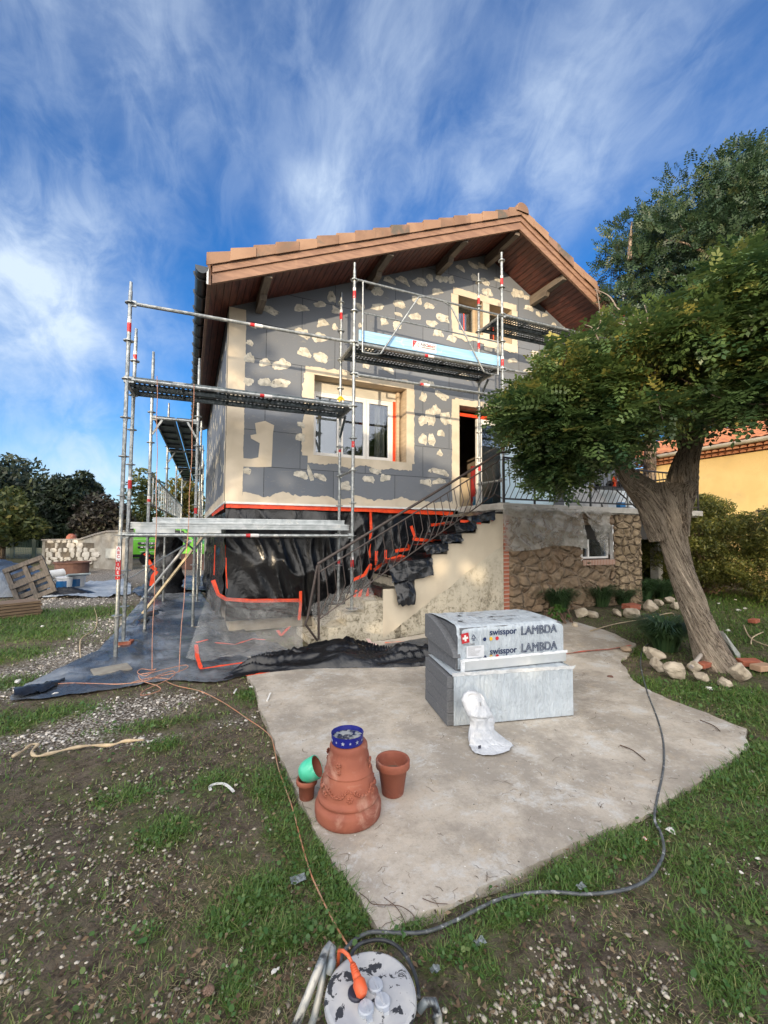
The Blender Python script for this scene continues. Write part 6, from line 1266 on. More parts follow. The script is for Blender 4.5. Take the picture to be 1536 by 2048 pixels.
# twigs lying on the patio
tw = mat('twig', (.10, .06, .04), None, 9, .9)
for i, pl in enumerate([[(718, 1785), (732, 1795), (745, 1808), (775, 1810), (800, 1812), (822, 1825), (830, 1838)], [(768, 1795), (790, 1812), (803, 1830), (812, 1850)], [(845, 1797), (870, 1806), (895, 1808)], [(1240, 1490), (1265, 1500), (1290, 1520)], [(1400, 1440), (1425, 1450), (1440, 1462)]]):
    w = MB(); w.tube(smooth_path([G(x, y, .024) for x, y in pl], 4), .0016 if i < 3 else .004, 5); props(w.build('twig', tw), ['long crooked twig near the front tip of the patio', 'short twig crossing the crooked one', 'twig at the front right edge of the patio', 'thin twig on the patio right of the packs', 'twig at the right corner of the patio'][i], 'twig')
# ================================================================= TREES AND PLANTS
def rotvecs(n, up_bias=0.): 
    v = RG.normal(size=(n, 3)); v[:, 2] += up_bias; return v/np.linalg.norm(v, axis=1, keepdims=True)
def fronds(P, D, U, ln, nl, lw, ll, droop, lv):
    """compound leaves: P base, D direction, U normal; nl pairs of leaflets; returns V, F, lv"""
    n = len(P); S_ = np.cross(D, U); S_ /= np.linalg.norm(S_, axis=1, keepdims=True)+1e-9; U = np.cross(S_, D); V = []; 
    for k in range(nl):
        t = (k+.6)/nl; c = P+D*(ln*t)[:, None]-np.array([0, 0, 1])*(ln*droop*t*t)[:, None]
        for s in (-1, 1):
            a = (S_*s*.92+D*.40+U*(-.18)); a /= np.linalg.norm(a, axis=1, keepdims=True); b = np.cross(a, U); l = (ll*(1-.35*abs(t-.45)))[:, None]; w_ = (lw*np.ones(n))[:, None]
            j = RG.normal(0, .12, (n, 3)); a = a+j
            V.append(np.stack([c, c+a*l*.5+b*w_*.5, c+a*l, c+a*l*.5-b*w_*.5], 1))
    c = P+D*ln[:, None]-np.array([0, 0, 1])*(ln*droop)[:, None]; l = ll[:, None]; V.append(np.stack([c-D*l*.1, c+D*l*.4+S_*lw*.5, c+D*l*.9, c+D*l*.4-S_*lw*.5], 1))
    V = np.stack(V, 1); m = V.shape[1]; V = V.reshape(-1, 3); F_ = np.arange(n*m)[:, None]*4+np.arange(4); return V, F_, np.repeat(lv, m*4)
def simple_leaves(C, ln, wd, lv, up=.3):
    n = len(C); a = rotvecs(n); u = rotvecs(n, up); b = np.cross(a, u); b /= np.linalg.norm(b, axis=1, keepdims=True)+1e-9; l = (ln*RG.uniform(.6, 1.3, n))[:, None]; w_ = (wd*RG.uniform(.6, 1.3, n))[:, None]
    V = np.stack([C-a*l/2, C+b*w_/2-a*l*.08, C+a*l/2, C-b*w_/2-a*l*.08], 1).reshape(-1, 3); return V, np.arange(n)[:, None]*4+np.arange(4), np.repeat(lv, 4)
def clump_centres(poly, n, t0, t1, mind=0.):
    P = np.array(poly, float); lo, hi = P.min(0), P.max(0); out = []
    while len(out) < n:
        x, y = RG.uniform(lo[0], hi[0]), RG.uniform(lo[1], hi[1])
        if inpoly(np.array([x]), np.array([y]), P)[0]: out.append(tuple(atT(x, y, RG.uniform(t0, t1))))
    return np.array(out)
def ball(C, R, per, shell=.5):
    n = len(C)*per; d = rotvecs(n); r = RG.uniform(0, 1, n)**(1/3.)*(1-shell)+shell*RG.uniform(.8, 1.05, n)
    c = np.repeat(C, per, 0); R = np.repeat(R, per); P = c+d*(R*r)[:, None]*np.array([1, 1, .72]); return P, d, c
# --- the leaning robinia-like tree
bark = NT('furrowed_bark'); P_ = bark.tc.outputs['Object']
a = bark.noise(9, 9, 1.2, (1.6, 1.6, .32), .7, rot=(0, .22, 0)); b = bark.noise(40, 6, .5, (1, 1, .5), .7); vo = bark.n('ShaderNodeTexVoronoi', {'Vector': bark.n('ShaderNodeMapping', {'Vector': bark.n('ShaderNodeMixRGB', {0: .12, 1: P_, 2: bark.n('ShaderNodeTexNoise', {'Vector': P_, 'Scale': 5.}).outputs[1]}).outputs[0], 'Scale': (16, 16, 2.6), 'Rotation': (0, .2, .3)}).outputs[0], 'Scale': 1.}, feature='DISTANCE_TO_EDGE').outputs[0]
c = bark.mix(bark.ramp(a, .34, .62), (.105, .072, .050), (.36, .275, .195)); c = bark.mix(bark.ramp(vo, .16, .0), c, (.06, .04, .028)); c = bark.mix(bark.mth('MULTIPLY', bark.ramp(b, .5, .7), .4), c, (.45, .37, .28))
barkm = bark.done(c, .95, 0., bark.bump(bark.mth('ADD', bark.mth('ADD', a, bark.mth('MULTIPLY', bark.ramp(vo, 0., .25), .5)), bark.mth('MULTIPLY', b, .25)), 1., .05))
bt = NT('twisted_bark'); am = bt.n('ShaderNodeAttribute', attribute_name='mask').outputs['Vector']
a1 = bt.noise(1., 8, .8, (2.6, 2.6, 1.5), .66, am); a2 = bt.noise(1., 7, .5, (7.5, 7.5, 4.2), .7, am); a3 = bt.noise(1., 5, .3, (26, 26, 14), .7, am)
rdg = bt.mth('ABSOLUTE', bt.mth('SUBTRACT', a2, .5)); rd1 = bt.mth('ABSOLUTE', bt.mth('SUBTRACT', a1, .5))
c = bt.mix(bt.ramp(a3, .35, .65), (.48, .385, .29), (.70, .59, .46)); c = bt.mix(bt.ramp(rd1, .036, .0), c, (.07, .048, .032)); c = bt.mix(bt.mth('MULTIPLY', bt.ramp(rdg, .035, .0), .7), c, (.16, .115, .08))
barkt = bt.done(c, .95, 0., bt.bump(bt.mth('ADD', bt.mth('ADD', bt.ramp(rd1, 0., .12), bt.mth('MULTIPLY', bt.ramp(rdg, 0., .10), .6)), bt.mth('MULTIPLY', a3, .35)), 1., .022))
tree = thing('leaning_tree', G(1425, 1322), 'leaning tree with twisted furrowed trunk and feathery crown, right of the patio', 'tree')
def limb(px, seed, nring=84, twist=1.2, amp=.10, step=.025, pt=None, name=None):
    """px: (x, y, width in photo pixels, distance)"""
    P = []; R = []
    for x, y, w_, t in px:
        p = atT(x, y, t); d = p.x*CF[0]+p.y*CF[1]+(p.z-H)*CF[2]; P.append(p); R.append(.56*w_/2*d/FPX)
    Q = smooth_path(P, 14); RR = []
    n = len(P)
    for i in range(n-1):
        for j in range(14): RR.append(R[i]+(R[i+1]-R[i])*j/14)
    RR.append(R[-1]); vs = []; at_ = []; x_ = None; s_ = 0; m = len(Q)
    for i, p in enumerate(Q):
        d = (Q[min(m-1, i+1)]-Q[max(0, i-1)]).normalized()
        if i: s_ += (p-Q[i-1]).length
        if x_ is None: x_ = d.cross(Vector((0, 1, 0))).normalized()
        x_ = (x_-d*x_.dot(d)).normalized(); y_ = d.cross(x_)
        for k in range(nring):
            q = 2*PI*k/nring; tq = q+s_*twist; c1, s1 = math.cos(tq), math.sin(tq)
            f = 1+amp*(1.3*noise.noise(Vector((c1*1.6, s1*1.6, s_*.9+seed)))+1.-1.9*abs(noise.noise(Vector((c1*3.4, s1*3.4, s_*1.1+seed*2))))+.55*(1-2.6*abs(noise.noise(Vector((c1*7.5, s1*7.5, s_*3+seed*3)))))-.7)
            vs.append(p+(x_*math.cos(q)+y_*math.sin(q))*RR[i]*f); at_.append((c1, s1, s_+seed, f))
    mb = MB(); mb.at = at_; mb.add(vs, [(i*nring+k, i*nring+(k+1) % nring, (i+1)*nring+(k+1) % nring, (i+1)*nring+k) for i in range(m-1) for k in range(nring)]); return mb
def knot(mb, px, py, t, r, seed):
    bm = bmesh.new(); bmesh.ops.create_icosphere(bm, subdivisions=4, radius=r); c = atT(px, py, t); n0 = len(mb.v)
    mb.at += [(v.co.x*9, v.co.y*9+v.co.z*5, v.co.z*4+seed*3, 1) for v in bm.verts]; vs = [c+v.co*(1+.28*noise.noise(v.co*9+Vector((seed, 0, 0)))+.12*noise.noise(v.co*25)) for v in bm.verts]; mb.add(vs, [[v.index for v in f.verts] for f in bm.faces]); bm.free()
mb = limb([(1437, 1345, 150, 6.75), (1428, 1322, 118, 6.75), (1414, 1285, 98, 6.76), (1397, 1238, 86, 6.76), (1378, 1185, 80, 6.77), (1360, 1135, 76, 6.77), (1347, 1090, 78, 6.77), (1338, 1045, 92, 6.77), (1332, 1010, 102, 6.77), (1328, 985, 96, 6.77), (1326, 965, 60, 6.77)], 1)
mb2 = limb([(1322, 1080, 70, 6.72), (1308, 1030, 92, 6.7), (1290, 990, 92, 6.7), (1268, 966, 78, 6.68), (1250, 945, 60, 6.62), (1240, 915, 50, 6.55), (1222, 885, 40, 6.45), (1190, 855, 24, 6.3), (1140, 830, 14, 6.1)], 5, amp=.14); mb.add(mb2.v, mb2.f); mb.at += mb2.at
mb2 = limb([(1348, 1070, 80, 6.8), (1354, 1010, 92, 6.8), (1362, 970, 92, 6.8), (1368, 935, 80, 6.8), (1380, 900, 68, 6.8), (1396, 860, 52, 6.8), (1415, 810, 34, 6.8), (1450, 745, 22, 6.9), (1490, 690, 14, 7.)], 9, amp=.15); mb.add(mb2.v, mb2.f); mb.at += mb2.at
for k in ((1378, 972, 6.68, .085, 1), (1295, 972, 6.62, .10, 2), (1262, 962, 6.6, .07, 4), (1352, 975, 6.68, .09, 7)): knot(mb, *k)
mb.f = [f if len(f) == 4 else (*f, f[2]) for f in mb.f]
TV = np.array([tuple(p) for p in mb.v]); q4 = [f for f in mb.f if f[3] != f[2]]; t3 = [f[:3] for f in mb.f if f[3] == f[2]]
me_ = bpy.data.meshes.new('trunk'); inv = MW(tree).inverted(); me_.from_pydata([inv @ p for p in mb.v], [], [tuple(f) for f in q4]+[tuple(f) for f in t3]); a_ = me_.attributes.new('mask', 'FLOAT_COLOR', 'POINT'); a_.data.foreach_set('color', np.array(mb.at, np.float32).ravel()); link('trunk', me_, tree, [barkt], True)
def branch(px, r0, r1, nm='limb', parent=None, m=None, k=5):
    pts = smooth_path([atT(*p) for p in px], k); n = len(pts); w = MB(); w.tube([p+Vector((noise.noise(p*4), noise.noise(p*4+Vector((9, 0, 0))), 0))*.04 for p in pts], [r0+(r1-r0)*i/(n-1) for i in range(n)], 8); return w.build(nm, m or barkm, parent, smooth=True)
for px, r0, r1 in [([(1375, 905, 6.8), (1350, 850, 6.6), (1345, 790, 6.5), (1365, 720, 6.6), (1400, 640, 6.9)], .075, .02), ([(1385, 870, 6.8), (1345, 800, 6.3), (1300, 740, 6.), (1245, 700, 5.8)], .06, .012), ([(1392, 860, 6.8), (1460, 820, 6.7), (1540, 770, 6.6), (1620, 730, 6.6)], .07, .02), ([(1225, 890, 6.5), (1170, 800, 6.2), (1120, 770, 6.)], .04, .01), ([(1215, 880, 6.4), (1140, 880, 6.), (1060, 880, 5.8)], .035, .01), ([(1350, 850, 6.6), (1280, 810, 6.3), (1200, 770, 6.1)], .04, .01), ([(1415, 810, 6.8), (1440, 700, 6.4), (1430, 620, 6.3), (1460, 540, 6.3)], .04, .01)]: branch(px, r0, r1, 'limb', tree)
greytw = mat('grey_twig', (.22, .18, .15), None, 9, .9)
for px in [[(1300, 700, 6.2), (1290, 665, 6.0), (1275, 640, 5.95), (1255, 628, 5.9)], [(1290, 668, 6.), (1295, 640, 6.), (1290, 610, 6.)], [(1285, 650, 6.), (1262, 655, 5.9), (1235, 645, 5.9)], [(1205, 690, 6.3), (1190, 660, 6.2), (1170, 650, 6.2)], [(1195, 670, 6.2), (1205, 640, 6.2), (1200, 615, 6.2), (1193, 576, 6.3)], [(1240, 620, 6.4), (1215, 590, 6.5), (1192, 577, 6.5)]]: branch(px, .012, .003, 'bare_twig', tree, greytw)
LOW2 = [(995, 820), (1010, 790), (1100, 780), (1220, 820), (1240, 860), (1210, 890), (1190, 900), (1160, 915), (1120, 945), (1085, 965), (1055, 945), (1040, 905), (1012, 885)]
LOW = [(985, 862), (990, 820), (1020, 790), (1062, 772), (1090, 745), (1105, 712), (1120, 690), (1160, 672), (1200, 662), (1235, 672), (1290, 632), (1350, 590), (1400, 560), (1450, 520), (1536, 498), (1720, 480), (1720, 900), (1600, 860), (1536, 832), (1480, 822), (1430, 815), (1385, 845), (1330, 845), (1285, 845), (1240, 875), (1200, 885), (1165, 895), (1120, 920), (1080, 935), (1055, 930), (1040, 900), (1012, 880)]
C = clump_centres([(x+14, y) for x, y in LOW], 215, 5.2, 7.6); C = np.concatenate([C, clump_centres([(x+24, y) for x, y in LOW2], 75, 5.4, 6.6)])
LOW2_ = 0
# thin the clumps lying in front of the fork, keep the crown's underside high
R_ = RG.uniform(.15, .32, len(C)); P, d, c = ball(C, R_, 72); n = len(P)
D = d*.8+RG.normal(0, .45, (n, 3)); D[:, 2] = D[:, 2]*.4-.12; D /= np.linalg.norm(D, axis=1, keepdims=True); U = RG.normal(0, .35, (n, 3)); U[:, 2] += 1
# yellower leaf colour paints in the sunlit patches of the crown
yc = np.array(atT(1120, 745, 5.7)); yd = np.array(atT(1290, 700, 5.9)); yw = np.maximum(np.exp(-(((P-yc)**2).sum(1))/.22), .75*np.exp(-(((P-yd)**2).sum(1))/.5)); lv = np.clip(RG.normal(.36, .18, n)+.45*yw+.10*np.repeat(RG.normal(0, .8, len(C)), 72), 0, 1)
leafA = leafmat('tree_leaf', (.030, .074, .030), (.095, .150, .044), (.34, .29, .07), .28, .42)
V, F_, l = fronds(P, D, U, RG.uniform(.15, .25, n), 4, .040, RG.uniform(.052, .080, n), .25, lv); fast('crown', V, F_, [leafA], tree, attr=l)
w = MB(); hubs = [atT(*q) for q in ((1365, 720, 6.6), (1345, 800, 6.3), (1245, 705, 5.8), (1170, 800, 6.2), (1120, 775, 6.), (1060, 880, 5.8), (1200, 775, 6.1), (1460, 820, 6.7), (1440, 700, 6.4), (1300, 745, 6.), (1430, 620, 6.3), (1190, 855, 6.3), (1280, 810, 6.3))]
for i in range(0, len(C), 2):
    c_ = Vector(C[i]); h_ = min(hubs, key=lambda q: (q-c_).length); m_ = h_.lerp(c_, .5)+Vector((0, 0, .06)); w.tube([h_, m_, c_, c_+(c_-m_)*.35+Vector((0, 0, .03))], [.014, .009, .006, .003], 5)
w.build('branchlets', barkm, tree, smooth=True)
# --- the darker tree behind, above the roof line
tree2 = thing('dark_tree', (11.2, 8.3, .0), 'taller dark blue green tree rising behind the leaning tree, at the right edge', 'tree')
UP = [(1218, 590), (1222, 530), (1238, 490), (1262, 455), (1295, 440), (1305, 402), (1330, 392), (1350, 365), (1375, 372), (1400, 345), (1440, 330), (1475, 302), (1536, 318), (1600, 310), (1740, 330), (1740, 620), (1440, 600), (1380, 640), (1310, 680), (1255, 672), (1228, 640)]
C = clump_centres(UP, 175, 9.5, 12.5); R_ = RG.uniform(.22, .55, len(C)); P, d, c = ball(C, R_, 62); n = len(P); D = d*.9+RG.normal(0, .5, (n, 3)); D[:, 2] += .15; D /= np.linalg.norm(D, axis=1, keepdims=True); U = RG.normal(0, .6, (n, 3)); U[:, 2] += .6
leafB = leafmat('dark_leaf', (.018, .044, .024), (.040, .078, .034), (.10, .12, .045), .2, .5)
V, F_, l = fronds(P, D, U, RG.uniform(.16, .28, n), 5, .035, RG.uniform(.055, .085, n), .1, np.clip(RG.normal(.4, .25, n), 0, 1)); fast('crown', V, F_, [leafB], tree2, attr=l)
w = MB(); w.tube([Vector((11.2, 8.3, 0)), Vector((11.0, 8.2, 2)), Vector((10.9, 8.0, 4.2)), Vector((10.8, 7.9, 6))], [.22, .18, .14, .08], 12); w.build('trunk', barkm, tree2, smooth=True)
for px in [[(1480, 640, 10.8), (1440, 560, 10.5), (1400, 500, 10.2), (1360, 450, 10)], [(1470, 620, 10.8), (1400, 570, 10.3), (1330, 540, 10)], [(1500, 600, 10.8), (1500, 500, 10.5), (1480, 400, 10.3), (1475, 330, 10.2)], [(1450, 580, 10.5), (1420, 520, 9.8), (1380, 490, 9.6), (1330, 480, 9.6)], [(1260, 520, 9.7), (1258, 480, 9.7), (1262, 445, 9.7)]]: branch(px, .05, .008, 'limb', tree2)
# --- distant and hedge trees
def leafy(name, C, R_, per, ln, wd, m, lab, cat, base, trunk=None, grp=None, up=.3, stems=None):
    t_ = thing(name, base, lab, cat, grp); P, d, c = ball(C, R_, per); V, F_, l = simple_leaves(P, ln, wd, np.clip(RG.normal(.4, .25, len(P)), 0, 1), up); fast('crown', V, F_, [m], t_, attr=l)
    if trunk:
        w = MB()
        for a, b, r in trunk: w.tube([a, a.lerp(b, .5)+Vector((.05, .03, 0)), b], [r, r*.8, r*.5], 8)
        w.build('trunk', barkm, t_, smooth=True)
    return t_
lc = leafmat('conifer_green', (.010, .022, .014), (.020, .036, .018), (.06, .07, .02), .1, .6)
def ptree(poly, n, t0, t1, r0, r1, per, ln, wd, m, lab, name='background_tree', tr=.3, up=.3):
    C = clump_centres(poly, n, t0, t1); b = C.mean(0); base = Vector((b[0], b[1], 0)); return leafy(name, C, RG.uniform(r0, r1, n), per, ln, wd, m, lab, 'tree', base, [(base, Vector((b[0], b[1], b[2])), tr)], 'trees beyond the garden wall', up)
T1 = [(-120, 890), (0, 915), (30, 935), (52, 950), (70, 965), (88, 975), (110, 1065), (-120, 1075)]
ptree(T1, 75, 33, 40, .7, 1.5, 210, .42, .16, lc, 'tall dark conifer at the left edge beyond the fence')
T2 = [(92, 985), (112, 958), (135, 962), (158, 962), (170, 952), (172, 972), (158, 985), (180, 978), (190, 968), (184, 985), (164, 1000), (162, 1020), (168, 1068), (88, 1070), (80, 990)]
ptree(T2, 66, 30, 34, .35, .8, 220, .36, .13, lc, 'dark cedar with branch tips reaching right, second from the left edge')
lr = leafmat('purple_brown_leaf', (.022, .016, .014), (.035, .03, .02), (.05, .06, .03), .15, .6)
ptree([(160, 1030), (185, 1008), (215, 998), (245, 1003), (252, 1068), (160, 1070)], 34, 28, 31, .5, .9, 230, .28, .14, lr, 'low round purple brown tree behind the garden wall')
ly = leafmat('mid_leaf', (.03, .05, .015), (.08, .10, .025), (.20, .17, .04), .3, .6)
ptree([(262, 1000), (272, 958), (290, 950), (310, 965), (322, 1010), (330, 1060), (255, 1060)], 26, 30, 33, .45, .9, 110, .26, .12, ly, 'thin leaved tree seen between the scaffold tubes', tr=.15)
lo_ = leafmat('yellow_leaf', (.06, .07, .015), (.20, .17, .03), (.34, .26, .05), .3, .6)
ptree([(335, 985), (352, 965), (375, 968), (398, 985), (405, 1060), (330, 1060)], 26, 34, 38, .6, 1.1, 160, .3, .14, lo_, 'yellowing tree behind the flank scaffold')
ptree([(-80, 1000), (30, 985), (60, 1020), (70, 1060), (40, 1075), (-80, 1075)], 24, 27, 30, .5, .9, 170, .3, .14, ly, 'olive green bush beneath the tall conifer at the left edge')
ptree([(1400, 838), (1440, 815), (1500, 800), (1620, 800), (1620, 880), (1500, 872), (1430, 880)], 26, 24, 28, .7, 1.3, 190, .3, .14, lo_, 'light green tree behind the ochre neighbour house roof')
# shrubs along the right side
lh = leafmat('olive_shrub_leaf', (.05, .075, .018), (.15, .16, .035), (.34, .30, .07), .35, .5)
def shrub(cx, cy, rx, ry, h, n, per, m, lab, ln=.085, wd=.024, seed=1, grp=None):
    base = Vector((cx, cy, ground_z(cx, cy))); a = RG.uniform(0, 6.28, n); r = np.sqrt(RG.uniform(0, 1, n)); z = RG.uniform(.12, 1, n); f = np.sin(np.clip(z*.9+.12, 0, 1)*PI)**.5
    C = np.c_[cx+rx*r*f*np.cos(a), cy+ry*r*f*np.sin(a), base.z+h*z]; t_ = thing('shrub', base, lab, 'shrub', grp)
    P, d, c = ball(C, RG.uniform(.17, .32, n)*h/2, per, .2); V, F_, l = simple_leaves(P, ln, wd, np.clip(RG.normal(.4, .25, len(P)), 0, 1), .5); fast('foliage', V, F_, [m], t_, attr=l)
    w = MB()
    for i in range(26):
        c_ = C[i % len(C)]; b0 = base+Vector((RG.uniform(-.2, .2), RG.uniform(-.2, .2), 0)); w.tube([b0, b0.lerp(Vector(c_), .5)+Vector((0, 0, .1)), Vector(c_)], [.014, .009, .004], 5)
    w.build('stems', mat('shrub_stem', (.14, .09, .06), None, 9, .9) if 'shrub_stem' not in bpy.data.materials else bpy.data.materials['shrub_stem'], t_); return t_
g_ = 'tall olive shrubs screening the neighbour house'
shrub(10.2, 8.3, 1.2, 1.0, 2.15, 110, 260, lh, 'olive shrub next to the corner of the stone basement, behind the trunk', grp=g_); shrub(11.0, 6.8, 1.5, 1.1, 2.2, 170, 260, lh, 'broad olive shrub right of the leaning trunk', grp=g_); shrub(11.2, 5.0, 1.3, 1.1, 2.15, 130, 240, lh, 'olive shrub at the right edge of the picture', grp=g_)
shrub(12.8, 8.8, 1.6, 1.4, 2.5, 120, 200, lh, 'further olive shrub close under the ochre wall', grp=g_)
shrub(10.6, 3.6, .9, .8, 1.7, 30, 130, leafmat('grey_green_leaf', (.05, .06, .035), (.11, .12, .075), (.20, .20, .13), .3, .6), 'sparse grey green shrub at the right edge nearer the viewer', .06, .02)
lg = leafmat('bright_leaf', (.05, .12, .02), (.08, .18, .03), (.15, .25, .05), .3, .5)
p = G(1112, 1243); shrub(p.x, p.y, .20, .18, .26, 26, 60, lg, 'small round bright green shrub in the bed near the stone wall', .035, .025)
def tuft(px, py, r, h, n, lab, m, seed, wd=.009):
    b = G(px, py); a = RG.uniform(0, 6.28, n); q = RG.uniform(0, .35, n)*r; dx, dy = np.cos(a), np.sin(a); L_ = h*RG.uniform(.7, 1.25, n); rr_ = r*RG.uniform(.5, 1.25, n); V = []
    for t in (0, .25, .5, .75, 1.):
        x = b.x+dx*(q+rr_*t**1.4); y = b.y+dy*(q+rr_*t**1.4); z = b.z+L_*(1.75*t-1.15*t*t)*1.3; w_ = wd*(1-t**2*.92); V += [np.c_[x-dy*w_, y+dx*w_, z], np.c_[x+dy*w_, y-dx*w_, z]]
    V = np.stack(V, 1).reshape(-1, 3); i = np.arange(n)[:, None]*10; Q = np.concatenate([i+[2*k, 2*k+1, 2*k+3, 2*k+2] for k in range(4)], 0)
    o = fast('grass_tuft', V, Q, [m], attr=np.repeat(np.clip(RG.normal(.35, .2, n), 0, 1), 10)); props(o, lab, 'plant', 'strappy dark green tufts in the beds')
lt = leafmat('strap_leaf', (.03, .07, .03), (.07, .13, .05), (.16, .22, .09), .2, .4)
tuft(1330, 1300, .42, .42, 900, 'large strappy tuft just left of the leaning trunk', lt, 1); tuft(1118, 1222, .40, .40, 500, 'strappy tuft right of the brown boulder at the wall', lt, 2); tuft(1200, 1212, .42, .38, 500, 'strappy tuft below the left side of the cellar window', lt, 3); tuft(1285, 1200, .5, .42, 600, 'strappy tuft at the corner of the stone pier', lt, 4); tuft(1325, 1196, .45, .38, 450, 'strappy tuft behind the trunk, furthest right in the bed', lt, 5); tuft(1245, 1208, .35, .3, 350, 'small strappy tuft under the tiled sill', lt, 6)
# trees behind the viewer: they shade the garden and stand in the window reflections
rs = np.random.default_rng(4)
def backtree(s, p, h, r, lab):      # s: distance towards the sun, p: sideways
    ax, ay = math.sin(rad(SUN_AZ)), math.cos(rad(SUN_AZ)); x, y = -ax*s+ay*p, -ay*s-ax*p; n = 26
    C = np.c_[x+rs.normal(0, r*.42, n), y+rs.normal(0, r*.42, n), h*rs.uniform(.18, .92, n)]; leafy('garden_tree', C, np.full(n, r*.42), 110, .34, .2, lc, lab, 'tree', Vector((x, y, 0)), [(Vector((x, y, 0)), Vector((x, y, h*.7)), .2)], 'row of trees behind the viewer')
for i, (s, p, h, r) in enumerate([(15, -26, 9.5, 3.4), (15, -21, 9.0, 3.2), (15, -16.5, 8.2, 3.0), (14.5, -12, 8.0, 2.8), (14, -8, 8.4, 2.6), (14, -4.9, 8.2, 2.3), (14.5, -2.4, 6.5, 1.9), (14, -.5, 5.7, 1.8), (14.5, 1.5, 5.4, 1.9), (14.2, 3.6, 5.0, 1.8)]): backtree(s, p, h, r, ['tree %s in the row behind the viewer' % k for k in ('furthest left', 'second from the left', 'third from the left', 'fourth from the left', 'fifth from the left', 'sixth from the left', 'fourth from the right', 'third from the right', 'second from the right', 'furthest right')][i])
# ================================================================= THE NEIGHBOURHOOD
ny = thing('neighbour_house', (15.2, 9, 0), 'ochre yellow neighbour house with tiled roof at the right edge', 'house')
och = mat('ochre_render', (.82, .60, .26), (.74, .53, .22), 1.2, .9, bump=.8, bscale=45, bdist=.02, dirt=(.62, .46, .22), dscale=.8, drng=(.5, .75))  # broad darker blotches are painted soft shadow along with stains
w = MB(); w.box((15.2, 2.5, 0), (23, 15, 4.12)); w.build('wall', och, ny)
w = MB(); e = 4.36; w.prism([(14.85, e), (19.1, 5.75), (23.4, e), (23.4, e+.1), (19.1, 5.87), (14.85, e+.1)], 2.1, 15.4, Matrix(((1, 0, 0, 0), (0, 0, 1, 0), (0, 1, 0, 0), (0, 0, 0, 1))))
rt = w.build('roof', mat('orange_tiles', (.56, .22, .09), (.48, .17, .07), 3, .8), ny)
w = MB(); vs = []; nu = 60; y0, y1 = 2.1, 15.4; nr = 180
for i in range(nu+1):
    for j in range(nr+1):
        x = 14.85+4.25*i/nu; row = (i*.8) % 1; y = y0+(y1-y0)*j/nr; z = e+.11+(x-14.85)*.327+.035*abs(math.sin(y*PI/.30))+.02*row; vs.append((x, y, z))
w.add(vs, [(i*(nr+1)+j, i*(nr+1)+j+1, (i+1)*(nr+1)+j+1, (i+1)*(nr+1)+j) for i in range(nu) for j in range(nr)]); w.build('roof_tiles', bpy.data.materials['orange_tiles'], rt)
w = MB(); w.tube([(14.82, 2.0, e+.03), (14.82, 15.4, e+.03)], .065, 10); w.build('gutter', mat('beige_gutter', (.45, .40, .30), None, 4, .5), ny)
w = MB(); k = 2.2
while k < 15.2:
    for row, xo, zz in ((0, .30, 4.24), (1, .15, 4.13)):
        y = k+row*.1; w.add([(15.2-xo+a, y+.08*math.cos(q), zz+.07*math.sin(q)) for a in (0, xo) for q in [PI*j/6 for j in range(7)]], [(j, j+1, j+8, j+7) for j in range(6)]+[tuple(range(7))])
    k += .2
w.box((14.9, 2.3, 4.315), (15.2, 15.2, 4.335)); w.box((15.05, 2.3, 4.205), (15.2, 15.2, 4.225)); w.build('tile_cornice', mat('cornice_clay', (.42, .17, .08), (.5, .24, .12), 4, .8), ny)
w = MB(); w.box((15.14, 5.9, .9), (15.21, 7.7, 2.35)); nwn = w.build('window', mat('neighbour_pane', (.10, .11, .12), None, 4, .2), ny)
w = MB(); 
for i in range(12): w.box((15.02, 5.85+i*.17, .9), (15.04, 5.87+i*.17, 2.3))
w.box((15.01, 5.8, 2.3), (15.05, 7.8, 2.34)); w.build('window_grille', blackiron, nwn)
def wallstrip(name, a, b, z0, hts, th, m, lab=None, cat=None, parent=None):
    """upright wall between ground points a and b, top heights listed as (t, z)"""
    a, b = Vector(a), Vector(b); d = (b-a); nr = Vector((d.y, -d.x, 0)).normalized(); mb = MB(); vs = []
    for t, z in hts: p = a+d*t; vs += [Vector((p.x, p.y, z0)), Vector((p.x, p.y, z)), Vector((p.x, p.y, z))-nr*th, Vector((p.x, p.y, z0))-nr*th]
    n = len(hts); mb.add(vs, [(4*i+k, 4*i+(k+1) % 4, 4*i+4+(k+1) % 4, 4*i+4+k) for i in range(n-1) for k in range(4)]+[(0, 1, 2, 3), (4*n-4, 4*n-1, 4*n-2, 4*n-3)]); o = mb.build(name, m, parent)
    return props(o, lab, cat) if parent is None else o
WA, WB = G(84, 1129), G(250, 1140); 
def wt(px): a = atT(px, 1100, 1); d1 = Vector((a.x, a.y, 0)); D_ = WB-WA; t = (WA.x*d1.y-WA.y*d1.x)/(D_.y*d1.x-D_.x*d1.y); return t
def wz(px, py): p = WA+(WB-WA)*wt(px); return atT(px, py, math.hypot(p.x, p.y)).z
gw = thing('garden_wall', WA, 'garden wall of white stones in dark joints with a concrete end, behind the gravel drive', 'wall')
cong = mat('grey_render', (.30, .285, .25), (.22, .20, .17), 3, .9, dirt=(.12, .11, .1), dscale=2)
wallstrip('wall_body', WA, WB, -.1, [(wt(x), wz(x, y)) for x, y in ((84, 1081), (160, 1080), (190, 1070), (214, 1064), (250, 1063))], .35, cong, parent=gw)
wallstrip('coping', WA+Vector((0, -.03, 0)), WB+Vector((0, -.03, 0)), 0, [(0, 0), (0, 0)], .1, cong, parent=gw) if False else None
mb = MB(); D_ = (WB-WA).normalized(); nr = Vector((D_.y, -D_.x, 0)); L_ = [(84, 1081), (160, 1080), (190, 1070), (214, 1064), (250, 1063)]
